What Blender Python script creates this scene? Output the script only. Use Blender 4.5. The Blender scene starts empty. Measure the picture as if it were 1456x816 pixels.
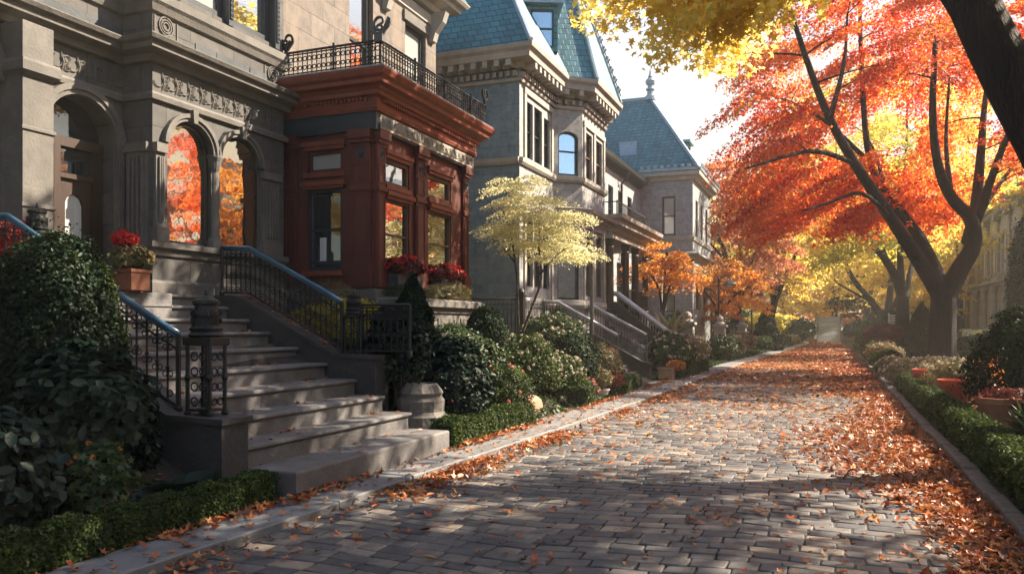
import bpy, math
import numpy as np
from mathutils import Vector
R = math.radians
rng = np.random.default_rng(7)
sc = bpy.context.scene
col = sc.collection
# ------------------------------------------------------------------ camera, sky, sun, exposure
cam_d = bpy.data.cameras.new('camera'); cam = bpy.data.objects.new('camera', cam_d); col.objects.link(cam)
cam_d.sensor_width = 36; cam_d.lens = 36 * 1150 / 1456; cam_d.shift_y = 54 / 1456
cam_d.clip_start = 0.05; cam_d.clip_end = 2000
cam.location = (0, 0, 1.6); cam.rotation_euler = (R(90), 0, R(21.46))
sc.camera = cam
HAZE = 0.0014
SUN_EL, SUN_AZ = R(41), R(52)            # azimuth clockwise from +Y
w = bpy.data.worlds.new('World'); sc.world = w; w.use_nodes = True
nt = w.node_tree; bg = nt.nodes['Background']
sky = nt.nodes.new('ShaderNodeTexSky'); sky.sky_type = 'NISHITA'; sky.sun_disc = False
sky.sun_elevation = SUN_EL; sky.sun_rotation = SUN_AZ; sky.air_density = 1.0; sky.dust_density = 1.0; sky.ozone_density = 3.0
geo = nt.nodes.new('ShaderNodeTexCoord'); sx_ = nt.nodes.new('ShaderNodeSeparateXYZ'); nt.links.new(geo.outputs['Generated'], sx_.inputs[0])
mr = nt.nodes.new('ShaderNodeMapRange'); mr.interpolation_type = 'SMOOTHSTEP'; mr.inputs['From Min'].default_value = 0.28; mr.inputs['From Max'].default_value = 0.46
mr.inputs['To Min'].default_value = 1.0; mr.inputs['To Max'].default_value = 0.0; nt.links.new(sx_.outputs[2], mr.inputs['Value'])
hd = nt.nodes.new('ShaderNodeVectorMath'); hd.operation = 'DOT_PRODUCT'; hd.inputs[1].default_value = (math.sin(R(25)), math.cos(R(25)), 0); nt.links.new(geo.outputs['Generated'], hd.inputs[0])
m3 = nt.nodes.new('ShaderNodeMapRange'); m3.interpolation_type = 'SMOOTHSTEP'; m3.inputs['From Min'].default_value = 0.15; m3.inputs['From Max'].default_value = 0.7; nt.links.new(hd.outputs['Value'], m3.inputs['Value'])
m4 = nt.nodes.new('ShaderNodeMath'); m4.operation = 'MULTIPLY'; nt.links.new(mr.outputs[0], m4.inputs[0]); nt.links.new(m3.outputs[0], m4.inputs[1])
mixs = nt.nodes.new('ShaderNodeMixRGB'); mixs.inputs[2].default_value = (3.75, 3.7, 3.55, 1)     # milky low sky, blue overhead
nt.links.new(m4.outputs[0], mixs.inputs[0]); nt.links.new(sky.outputs[0], mixs.inputs[1])
nt.links.new(mixs.outputs[0], bg.inputs[0]); bg.inputs[1].default_value = 0.072
sd = bpy.data.lights.new('sun', 'SUN'); sd.energy = 5.0; sd.angle = R(0.6); sd.color = (1.0, 0.85, 0.67)
sun = bpy.data.objects.new('sun', sd); col.objects.link(sun)
sdir = Vector((math.sin(SUN_AZ) * math.cos(SUN_EL), math.cos(SUN_AZ) * math.cos(SUN_EL), math.sin(SUN_EL)))
sun.rotation_euler = sdir.to_track_quat('Z', 'Y').to_euler(); sun.location = (20, 20, 30)
sc.view_settings.view_transform = 'Standard'; sc.view_settings.look = 'None'
sc.view_settings.exposure = 2.0; sc.view_settings.gamma = 1.0
sc.render.engine = 'CYCLES'
sc.cycles.use_denoising = True; sc.cycles.denoiser = 'OPENIMAGEDENOISE'
sc.cycles.max_bounces = 7; sc.cycles.diffuse_bounces = 3; sc.cycles.glossy_bounces = 3
sc.cycles.transmission_bounces = 4; sc.cycles.volume_bounces = 0; sc.cycles.transparent_max_bounces = 8
sc.cycles.sample_clamp_indirect = 6; sc.cycles.use_adaptive_sampling = True; sc.cycles.adaptive_threshold = 0.02
sc.cycles.caustics_reflective = False; sc.cycles.caustics_refractive = False

# ------------------------------------------------------------------ materials
def new_mat(name):
    m = bpy.data.materials.new(name); m.use_nodes = True
    n = m.node_tree.nodes; b = n['Principled BSDF']
    return m, m.node_tree, b
def N(t, kind, **kw):
    n = t.nodes.new(kind)
    for k, v in kw.items():
        if k in n.inputs: n.inputs[k].default_value = v
        else: setattr(n, k, v)
    return n
def rgb(c): return (c[0], c[1], c[2], 1.0)
def surf(name, c, c2=None, scale=3.0, rough=0.7, bump=0.2, bscale=30.0, metal=0.0, detail=6, stretch=(1, 1, 1), spec=0.5, dirt=None):
    """two-tone noisy surface with a fine bump"""
    m, t, b = new_mat(name)
    if c2 is None: c2 = tuple(x * 0.7 for x in c)
    tc = N(t, 'ShaderNodeTexCoord'); mp = N(t, 'ShaderNodeMapping'); mp.inputs['Scale'].default_value = stretch
    t.links.new(tc.outputs['Object'], mp.inputs['Vector'])
    n1 = N(t, 'ShaderNodeTexNoise', Scale=scale, Detail=detail, Roughness=0.65)
    t.links.new(mp.outputs[0], n1.inputs['Vector'])
    cr = N(t, 'ShaderNodeValToRGB'); cr.color_ramp.elements[0].position = 0.35; cr.color_ramp.elements[1].position = 0.68
    cr.color_ramp.elements[0].color = rgb(c2); cr.color_ramp.elements[1].color = rgb(c)
    t.links.new(n1.outputs['Fac'], cr.inputs['Fac'])
    out = cr.outputs[0]
    if dirt:
        n3 = N(t, 'ShaderNodeTexNoise', Scale=0.7, Detail=8, Roughness=0.7); t.links.new(mp.outputs[0], n3.inputs['Vector'])
        r3 = N(t, 'ShaderNodeValToRGB'); r3.color_ramp.elements[0].position = 0.5; r3.color_ramp.elements[1].position = 0.72
        t.links.new(n3.outputs['Fac'], r3.inputs['Fac'])
        mx = N(t, 'ShaderNodeMixRGB'); mx.inputs[2].default_value = rgb(dirt)
        t.links.new(r3.outputs[0], mx.inputs[0]); t.links.new(out, mx.inputs[1]); out = mx.outputs[0]
    t.links.new(out, b.inputs['Base Color'])
    n2 = N(t, 'ShaderNodeTexNoise', Scale=bscale, Detail=5); t.links.new(mp.outputs[0], n2.inputs['Vector'])
    bp = N(t, 'ShaderNodeBump', Strength=bump, Distance=0.06 if 'bark' in name else 0.02)
    t.links.new(n2.outputs['Fac'], bp.inputs['Height']); t.links.new(bp.outputs[0], b.inputs['Normal'])
    b.inputs['Roughness'].default_value = rough; b.inputs['Metallic'].default_value = metal
    b.inputs['Specular IOR Level'].default_value = spec
    return m
def ashlar(name, c1, c2, mortar, bw=0.62, bh=0.31, ms=0.012, rough=0.85, bump=0.5, scale_noise=5, stain=None):
    """blocks laid in courses on walls that run along x or y: u = x + y, v = z"""
    m, t, b = new_mat(name)
    tc = N(t, 'ShaderNodeTexCoord'); sp = N(t, 'ShaderNodeSeparateXYZ'); t.links.new(tc.outputs['Object'], sp.inputs[0])
    ad = N(t, 'ShaderNodeMath', operation='ADD'); t.links.new(sp.outputs[0], ad.inputs[0]); t.links.new(sp.outputs[1], ad.inputs[1])
    nz = N(t, 'ShaderNodeTexNoise', Scale=2.0, Detail=2); t.links.new(tc.outputs['Object'], nz.inputs['Vector'])
    cb = N(t, 'ShaderNodeCombineXYZ'); t.links.new(ad.outputs[0], cb.inputs[0]); t.links.new(sp.outputs[2], cb.inputs[1])
    mxv = N(t, 'ShaderNodeMixRGB'); mxv.inputs[0].default_value = 0.008
    t.links.new(cb.outputs[0], mxv.inputs[1]); t.links.new(nz.outputs['Color'], mxv.inputs[2])
    br = N(t, 'ShaderNodeTexBrick'); br.inputs['Scale'].default_value = 1.0
    br.inputs['Brick Width'].default_value = bw; br.inputs['Row Height'].default_value = bh
    br.inputs['Mortar Size'].default_value = ms; br.inputs['Mortar Smooth'].default_value = 0.3
    br.inputs['Color1'].default_value = rgb(c1); br.inputs['Color2'].default_value = rgb(c2); br.inputs['Mortar'].default_value = rgb(mortar)
    t.links.new(mxv.outputs[0], br.inputs['Vector'])
    n1 = N(t, 'ShaderNodeTexNoise', Scale=scale_noise, Detail=8, Roughness=0.7); t.links.new(tc.outputs['Object'], n1.inputs['Vector'])
    r1 = N(t, 'ShaderNodeValToRGB'); r1.color_ramp.elements[0].color = (0.55, 0.55, 0.56, 1); r1.color_ramp.elements[0].position = .3
    r1.color_ramp.elements[1].color = (1.15, 1.12, 1.08, 1); r1.color_ramp.elements[1].position = .7
    t.links.new(n1.outputs['Fac'], r1.inputs['Fac'])
    mu = N(t, 'ShaderNodeMixRGB', blend_type='MULTIPLY'); mu.inputs[0].default_value = 1
    t.links.new(br.outputs['Color'], mu.inputs[1]); t.links.new(r1.outputs[0], mu.inputs[2])
    out = mu.outputs[0]
    if stain:
        n3 = N(t, 'ShaderNodeTexNoise', Scale=0.9, Detail=9, Roughness=0.75)
        mp = N(t, 'ShaderNodeMapping'); mp.inputs['Scale'].default_value = (1.6, 1.6, 0.5)
        t.links.new(tc.outputs['Object'], mp.inputs[0]); t.links.new(mp.outputs[0], n3.inputs['Vector'])
        r3 = N(t, 'ShaderNodeValToRGB'); r3.color_ramp.elements[0].position = 0.48; r3.color_ramp.elements[1].position = 0.7
        t.links.new(n3.outputs['Fac'], r3.inputs['Fac'])
        mx = N(t, 'ShaderNodeMixRGB'); mx.inputs[2].default_value = rgb(stain)
        t.links.new(r3.outputs[0], mx.inputs[0]); t.links.new(out, mx.inputs[1]); out = mx.outputs[0]
    t.links.new(out, b.inputs['Base Color'])
    b.inputs['Roughness'].default_value = rough
    n2 = N(t, 'ShaderNodeTexNoise', Scale=35, Detail=5); t.links.new(tc.outputs['Object'], n2.inputs['Vector'])
    b1 = N(t, 'ShaderNodeBump', Strength=bump * 0.4, Distance=0.01); t.links.new(n2.outputs['Fac'], b1.inputs['Height'])
    b2 = N(t, 'ShaderNodeBump', Strength=bump, Distance=0.015, invert=True); t.links.new(br.outputs['Fac'], b2.inputs['Height'])
    t.links.new(b1.outputs[0], b2.inputs['Normal']); t.links.new(b2.outputs[0], b.inputs['Normal'])
    return m
def glass_mat(name, dark, refl=0.6, tint=(1, 1, 1), rough=0.02, wob=0.02, wscale=3.0):
    m = bpy.data.materials.new(name); m.use_nodes = True; t = m.node_tree; t.nodes.clear()
    o = N(t, 'ShaderNodeOutputMaterial'); mix = N(t, 'ShaderNodeMixShader'); mix.inputs[0].default_value = refl
    d = N(t, 'ShaderNodeBsdfDiffuse'); d.inputs[0].default_value = rgb(dark)
    g = N(t, 'ShaderNodeBsdfGlossy'); g.inputs[0].default_value = rgb(tint); g.inputs['Roughness'].default_value = rough
    tc = N(t, 'ShaderNodeTexCoord'); nz = N(t, 'ShaderNodeTexNoise', Scale=wscale, Detail=2); t.links.new(tc.outputs['Object'], nz.inputs['Vector'])
    bp = N(t, 'ShaderNodeBump', Strength=wob, Distance=0.1); t.links.new(nz.outputs['Fac'], bp.inputs['Height']); t.links.new(bp.outputs[0], g.inputs['Normal'])
    t.links.new(d.outputs[0], mix.inputs[1]); t.links.new(g.outputs[0], mix.inputs[2]); t.links.new(mix.outputs[0], o.inputs[0])
    return m
def leaf_mat(name, cols, trans=0.5, gloss=0.03, tsat=1.0, tcols=None):
    """leaf colours picked per leaf by the point attribute 'rnd'; part of the light shines through"""
    m = bpy.data.materials.new(name); m.use_nodes = True; t = m.node_tree; t.nodes.clear()
    o = N(t, 'ShaderNodeOutputMaterial')
    at = N(t, 'ShaderNodeAttribute'); at.attribute_name = 'rnd'
    def ramp(cs):
        cr = N(t, 'ShaderNodeValToRGB'); e = cr.color_ramp.elements
        for i, c in enumerate(cs):
            p = i / (len(cs) - 1)
            if i == 0: k = e[0]; k.position = 0
            elif i == len(cs) - 1: k = e[-1]; k.position = 1
            else: k = e.new(p)
            k.color = rgb(c)
        t.links.new(at.outputs['Fac'], cr.inputs['Fac']); return cr
    c1 = ramp(cols); c2 = ramp(tcols or cols)
    d = N(t, 'ShaderNodeBsdfDiffuse'); tr = N(t, 'ShaderNodeBsdfTranslucent'); g = N(t, 'ShaderNodeBsdfGlossy'); g.inputs['Roughness'].default_value = 0.45
    t.links.new(c1.outputs[0], d.inputs[0]); t.links.new(c2.outputs[0], tr.inputs[0])
    m1 = N(t, 'ShaderNodeMixShader'); m1.inputs[0].default_value = trans
    m2 = N(t, 'ShaderNodeMixShader'); m2.inputs[0].default_value = gloss
    t.links.new(d.outputs[0], m1.inputs[1]); t.links.new(tr.outputs[0], m1.inputs[2])
    t.links.new(m1.outputs[0], m2.inputs[1]); t.links.new(g.outputs[0], m2.inputs[2]); t.links.new(m2.outputs[0], o.inputs[0])
    return m

M = {}
M['stone_a'] = ashlar('grey_sandstone', (.105, .10, .093), (.076, .075, .072), (.06, .055, .05), bw=.85, bh=.42, ms=.012, stain=(.07, .068, .066))
M['trim_a'] = surf('carved_sandstone', (.145, .134, .117), (.095, .089, .08), scale=4, rough=.85, bump=.3, dirt=(.075, .07, .066))
M['stone_dark'] = surf('weathered_stone', (.07, .078, .085), (.04, .045, .05), scale=3, rough=.8, bump=.3)
M['stone_b'] = ashlar('brown_ashlar', (.17, .145, .123), (.13, .112, .097), (.07, .06, .053), bw=.72, bh=.38, ms=.008, stain=(.2, .15, .11))
M['stone_c'] = ashlar('blue_grey_ashlar', (.34, .345, .335), (.29, .296, .29), (.2, .205, .208), bw=.7, bh=.33, ms=.006, bump=.35)
M['trim_c'] = surf('pale_limestone', (.36, .335, .295), (.26, .245, .22), scale=3, rough=.8, bump=.25)
M['stone_d'] = ashlar('grey_ashlar', (.31, .34, .35), (.26, .29, .3), (.18, .2, .21), bw=.7, bh=.35, ms=.008)
M['stone_g'] = ashlar('pale_facade_stone', (.56, .56, .54), (.47, .47, .46), (.3, .3, .3), bw=.9, bh=.45, ms=.01)
M['brick'] = ashlar('red_brick', (.32, .14, .08), (.24, .10, .06), (.22, .18, .15), bw=.3, bh=.1, ms=.012)
M['red'] = surf('oxblood_painted_wood', (.125, .024, .016), (.07, .015, .011), scale=7, rough=.5, bump=.2, bscale=60, stretch=(1.5, 1.5, .25), dirt=(.05, .018, .014))
M['red_warm'] = surf('terracotta_painted_moulding', (.23, .055, .03), (.14, .034, .02), scale=4, rough=.5, bump=.08)
M['teal_dark'] = surf('dark_teal_paint', (.02, .04, .055), (.012, .025, .035), rough=.45, bump=.05)
M['frieze'] = surf('silver_grey_relief', (.42, .39, .34), (.22, .2, .18), scale=14, rough=.6, bump=.3)
M['stone_c_shade'] = ashlar('blue_shaded_ashlar', (.20, .28, .33), (.17, .245, .295), (.12, .17, .205), bw=.7, bh=.33, ms=.006, bump=.35)  # bluer copy of the front ashlar; blue sky shade put into its colour
M['slate'] = ashlar('blue_slate', (.07, .22, .255), (.045, .165, .2), (.016, .045, .055), bw=.26, bh=.17, ms=.012, rough=.55, bump=.7, scale_noise=2)
M['slate_b'] = ashlar('pale_slate', (.10, .25, .29), (.07, .19, .23), (.025, .055, .065), bw=.26, bh=.17, ms=.012, rough=.5, bump=.6, scale_noise=2)
M['lead'] = surf('grey_blue_lead_flashing', (.28, .34, .38), (.2, .26, .3), rough=.4, bump=.1, metal=.2)
M['iron'] = surf('black_cast_iron', (.006, .0065, .0075), (.011, .011, .012), scale=20, rough=.5, bump=.15, bscale=90, spec=.35)
M['iron_grey'] = surf('weathered_wrought_iron', (.10, .10, .10), (.035, .035, .036), scale=18, rough=.42, bump=.2, bscale=90, spec=.6)
M['handrail'] = surf('sky_sheen_handrail', (.07, .16, .24), (.05, .12, .19), scale=10, rough=.22, bump=.03, metal=.35, spec=.8)  # blue sheen of the sky put into the rail's base colour
M['rail_pale'] = surf('worn_silver_handrail', (.55, .57, .58), (.38, .4, .41), scale=10, rough=.35, bump=.05, metal=.3)
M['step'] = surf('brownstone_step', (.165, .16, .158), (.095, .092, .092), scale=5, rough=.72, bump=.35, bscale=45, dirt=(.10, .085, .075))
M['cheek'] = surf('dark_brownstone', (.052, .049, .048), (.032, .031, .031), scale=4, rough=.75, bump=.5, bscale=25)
M['step_sunlit'] = surf('sunlit_brownstone_step', (.34, .27, .22), (.22, .17, .14), scale=5, rough=.75, bump=.35, bscale=45)  # lighter warm copy of the step stone; sunlight put into its colour
M['hill'] = surf('leaf_strewn_bank', (.30, .13, .045), (.09, .075, .03), scale=1.5, rough=.95, bump=.8, bscale=9)
M['door_wood'] = surf('varnished_oak', (.045, .021, .012), (.022, .012, .008), scale=6, rough=.45, bump=.1, stretch=(4, 4, .5))
M['frame_dark'] = surf('dark_painted_sash', (.018, .022, .028), (.012, .014, .018), rough=.4, bump=.05)
M['frame_navy'] = surf('navy_painted_joinery', (.02, .032, .045), (.013, .022, .03), rough=.4, bump=.1)
M['frame_brown'] = surf('brown_painted_sash', (.12, .075, .05), (.08, .05, .035), rough=.5, bump=.05)
M['glass'] = glass_mat('window_glass', (.012, .013, .015), refl=.6, tint=(.95, .93, .9), wob=.012)
M['glass_bright'] = glass_mat('gold_tinted_window_glass', (.02, .016, .012), refl=.55, tint=(1, .88, .66), wob=.02)  # gold tone of the reflection put into the tint
M['glass_dim'] = glass_mat('dark_window_glass', (.008, .014, .02), refl=.18, wob=.01)
M['glass_curtain'] = glass_mat('curtained_window_glass', (.34, .35, .33), refl=.2, wob=.01)
M['glass_blue'] = glass_mat('sky_tinted_glass', (.16, .30, .38), refl=.55, tint=(.75, .92, 1), wob=.01)  # blue sky reflection put into the pane's base colour and tint
M['curtain'] = surf('white_curtain', (.62, .62, .58), (.42, .42, .4), scale=2, rough=.9, bump=.1, stretch=(12, 12, .4))
M['bark'] = surf('dark_furrowed_bark', (.024, .015, .012), (.006, .005, .005), scale=9, rough=.9, bump=1.0, bscale=16, stretch=(2.2, 2.2, .35), detail=8)
M['bark_grey'] = surf('grey_bark', (.12, .095, .075), (.05, .04, .034), scale=9, rough=.9, bump=.9, bscale=16, stretch=(2.2, 2.2, .35))
M['twig'] = surf('thin_twigs', (.06, .04, .03), (.03, .02, .016), rough=.9, bump=.2)
M['soil'] = surf('leaf_mould_soil', (.05, .036, .025), (.02, .015, .011), scale=6, rough=.95, bump=.8, bscale=25)
M['grass'] = surf('rough_lawn_ground', (.055, .075, .025), (.03, .04, .016), scale=6, rough=.95, bump=.6, bscale=40)
M['mortar'] = surf('dark_sanded_joints', (.05, .043, .04), (.025, .022, .02), scale=20, rough=.95, bump=.4, bscale=60)
M['slab'] = surf('worn_bluestone_slab', (.19, .19, .192), (.13, .132, .135), scale=3, rough=.7, bump=.3, bscale=40, dirt=(.095, .088, .08))
M['edging'] = surf('mossy_stone_edging', (.14, .125, .11), (.07, .066, .058), scale=9, rough=.8, bump=.5, bscale=20)
M['terracotta'] = surf('red_terracotta', (.50, .07, .03), (.36, .05, .025), scale=4, rough=.6, bump=.1)
M['clay'] = surf('old_clay', (.30, .11, .055), (.2, .075, .04), scale=5, rough=.8, bump=.3)
M['white_pot'] = surf('cream_glazed_pot', (.62, .58, .52), (.5, .46, .4), scale=4, rough=.5, bump=.1)
M['boulder'] = surf('tan_boulder', (.36, .22, .13), (.24, .15, .1), scale=3, rough=.9, bump=.8, bscale=12)
M['white_paint'] = surf('white_weathered_paint', (.62, .66, .7), (.48, .52, .55), scale=4, rough=.6, bump=.1)
M['palestep'] = surf('pale_concrete_steps', (.6, .64, .68), (.5, .54, .58), scale=4, rough=.7, bump=.2)
M['car_paint'] = surf('dark_green_car_paint', (.025, .05, .045), (.02, .04, .036), rough=.22, bump=0, spec=.7)
M['rubber'] = surf('black_rubber', (.015, .015, .015), (.02, .02, .02), rough=.8)
M['chrome'] = surf('bright_metal', (.6, .6, .6), (.5, .5, .5), rough=.2, metal=1)
M['lamp_glass'] = glass_mat('frosted_lamp_glass', (.55, .6, .62), refl=.2, rough=.3)
hz = bpy.data.materials.new('haze'); hz.use_nodes = True; hz.node_tree.nodes.clear()
ho = N(hz.node_tree, 'ShaderNodeOutputMaterial'); hv = N(hz.node_tree, 'ShaderNodeVolumePrincipled')
hv.inputs['Color'].default_value = (1.0, .93, .80, 1); hv.inputs['Density'].default_value = HAZE; hv.inputs['Anisotropy'].default_value = 0.2
hz.node_tree.links.new(hv.outputs[0], ho.inputs['Volume'])
# foliage
M['l_red'] = leaf_mat('scarlet_maple_leaves', [(.24, .014, .006), (.40, .035, .010), (.50, .09, .016), (.54, .2, .035)], .66,
                      tcols=[(.62, .035, .008), (.84, .10, .018), (.94, .24, .04), (.96, .48, .09)])
M['l_yellow'] = leaf_mat('golden_leaves', [(.58, .38, .07), (.64, .46, .10), (.6, .5, .14), (.46, .42, .12)], .66,
                         tcols=[(.95, .64, .12), (.98, .76, .18), (.96, .82, .26), (.75, .74, .22)])
M['l_ygreen'] = leaf_mat('yellow_green_leaves', [(.22, .24, .045), (.34, .32, .055), (.48, .38, .06), (.55, .34, .05)], .62,
                         tcols=[(.5, .55, .09), (.75, .68, .11), (.95, .74, .12), (.98, .6, .09)])
M['l_orange'] = leaf_mat('orange_leaves', [(.42, .14, .025), (.52, .2, .035), (.55, .28, .05), (.4, .1, .03)], .6,
                         tcols=[(.75, .25, .04), (.88, .36, .06), (.9, .48, .09), (.7, .18, .05)])
M['l_pink'] = leaf_mat('rusty_pink_leaves', [(.34, .09, .05), (.45, .16, .08), (.5, .24, .1), (.3, .06, .04)], .55,
                       tcols=[(.6, .17, .09), (.75, .28, .14), (.8, .4, .18), (.5, .12, .08)])
M['l_cream'] = leaf_mat('pale_gold_leaves', [(.44, .42, .2), (.54, .5, .27), (.6, .56, .34), (.38, .4, .18)], .5,
                        tcols=[(.74, .68, .3), (.88, .8, .42), (.9, .84, .52), (.6, .62, .26)])
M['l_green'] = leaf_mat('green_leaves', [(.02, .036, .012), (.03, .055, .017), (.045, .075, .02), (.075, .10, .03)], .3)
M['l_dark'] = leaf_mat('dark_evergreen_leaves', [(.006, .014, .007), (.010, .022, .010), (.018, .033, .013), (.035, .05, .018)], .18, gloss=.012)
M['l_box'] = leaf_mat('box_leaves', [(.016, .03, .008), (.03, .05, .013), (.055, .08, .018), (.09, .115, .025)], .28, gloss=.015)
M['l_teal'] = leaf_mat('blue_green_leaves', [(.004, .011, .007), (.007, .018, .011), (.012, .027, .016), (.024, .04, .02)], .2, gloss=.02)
M['l_olive'] = leaf_mat('dry_olive_leaves', [(.10, .10, .045), (.17, .15, .06), (.26, .2, .09), (.3, .16, .07)], .3)
M['l_purple'] = leaf_mat('purple_leaves', [(.05, .012, .014), (.09, .02, .02), (.16, .04, .03), (.22, .06, .03)], .3)
M['l_redflower'] = leaf_mat('red_petals', [(.45, .01, .012), (.6, .02, .02), (.68, .05, .03), (.3, .008, .01)], .35)
M['l_pinkflower'] = leaf_mat('coral_petals', [(.6, .1, .07), (.66, .2, .15), (.6, .32, .25), (.45, .06, .04)], .3)
M['l_whiteflower'] = leaf_mat('cream_petals', [(.55, .5, .38), (.62, .56, .44), (.6, .46, .36), (.45, .42, .28)], .3)
M['l_fallen'] = leaf_mat('fallen_dry_leaves', [(.09, .03, .015), (.22, .05, .018), (.38, .10, .025), (.46, .17, .05), (.42, .24, .10), (.24, .13, .07)], .2, gloss=.05)
M['l_palm'] = leaf_mat('pale_palm_fronds', [(.3, .3, .12), (.42, .4, .18), (.5, .46, .24)], .3)
M['sett'] = None
m, t, b = new_mat('granite_setts')
at = N(t, 'ShaderNodeAttribute'); at.attribute_name = 'rnd'
cr = N(t, 'ShaderNodeValToRGB'); e = cr.color_ramp.elements
e[0].color = (.045, .05, .06, 1); e[1].color = (.31, .26, .215, 1); k = e.new(.35); k.color = (.085, .09, .10, 1); k = e.new(.75); k.color = (.175, .162, .15, 1)
t.links.new(at.outputs['Fac'], cr.inputs['Fac'])
tc = N(t, 'ShaderNodeTexCoord'); n1 = N(t, 'ShaderNodeTexNoise', Scale=9.0, Detail=8, Roughness=.7); t.links.new(tc.outputs['Object'], n1.inputs['Vector'])
mu = N(t, 'ShaderNodeMixRGB', blend_type='MULTIPLY'); mu.inputs[0].default_value = 1
r1 = N(t, 'ShaderNodeValToRGB'); r1.color_ramp.elements[0].color = (.55, .55, .55, 1); r1.color_ramp.elements[0].position = .3; r1.color_ramp.elements[1].color = (1.2, 1.15, 1.1, 1); r1.color_ramp.elements[1].position = .7
t.links.new(n1.outputs['Fac'], r1.inputs['Fac']); t.links.new(cr.outputs[0], mu.inputs[1]); t.links.new(r1.outputs[0], mu.inputs[2]); n5 = N(t, 'ShaderNodeTexNoise', Scale=.8, Detail=7, Roughness=.65); t.links.new(tc.outputs['Object'], n5.inputs['Vector'])
r5 = N(t, 'ShaderNodeValToRGB'); r5.color_ramp.elements[0].position = .38; r5.color_ramp.elements[0].color = (.6, .62, .66, 1); r5.color_ramp.elements[1].position = .62; r5.color_ramp.elements[1].color = (1.12, 1.08, 1.02, 1)
m5 = N(t, 'ShaderNodeMixRGB', blend_type='MULTIPLY'); m5.inputs[0].default_value = 1; t.links.new(n5.outputs['Fac'], r5.inputs['Fac']); t.links.new(mu.outputs[0], m5.inputs[1]); t.links.new(r5.outputs[0], m5.inputs[2]); t.links.new(m5.outputs[0], b.inputs['Base Color'])
n2 = N(t, 'ShaderNodeTexNoise', Scale=55.0, Detail=6); t.links.new(tc.outputs['Object'], n2.inputs['Vector'])
bp = N(t, 'ShaderNodeBump', Strength=.35, Distance=.012); t.links.new(n2.outputs['Fac'], bp.inputs['Height']); t.links.new(bp.outputs[0], b.inputs['Normal'])
b.inputs['Roughness'].default_value = .62
M['sett'] = m

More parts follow.
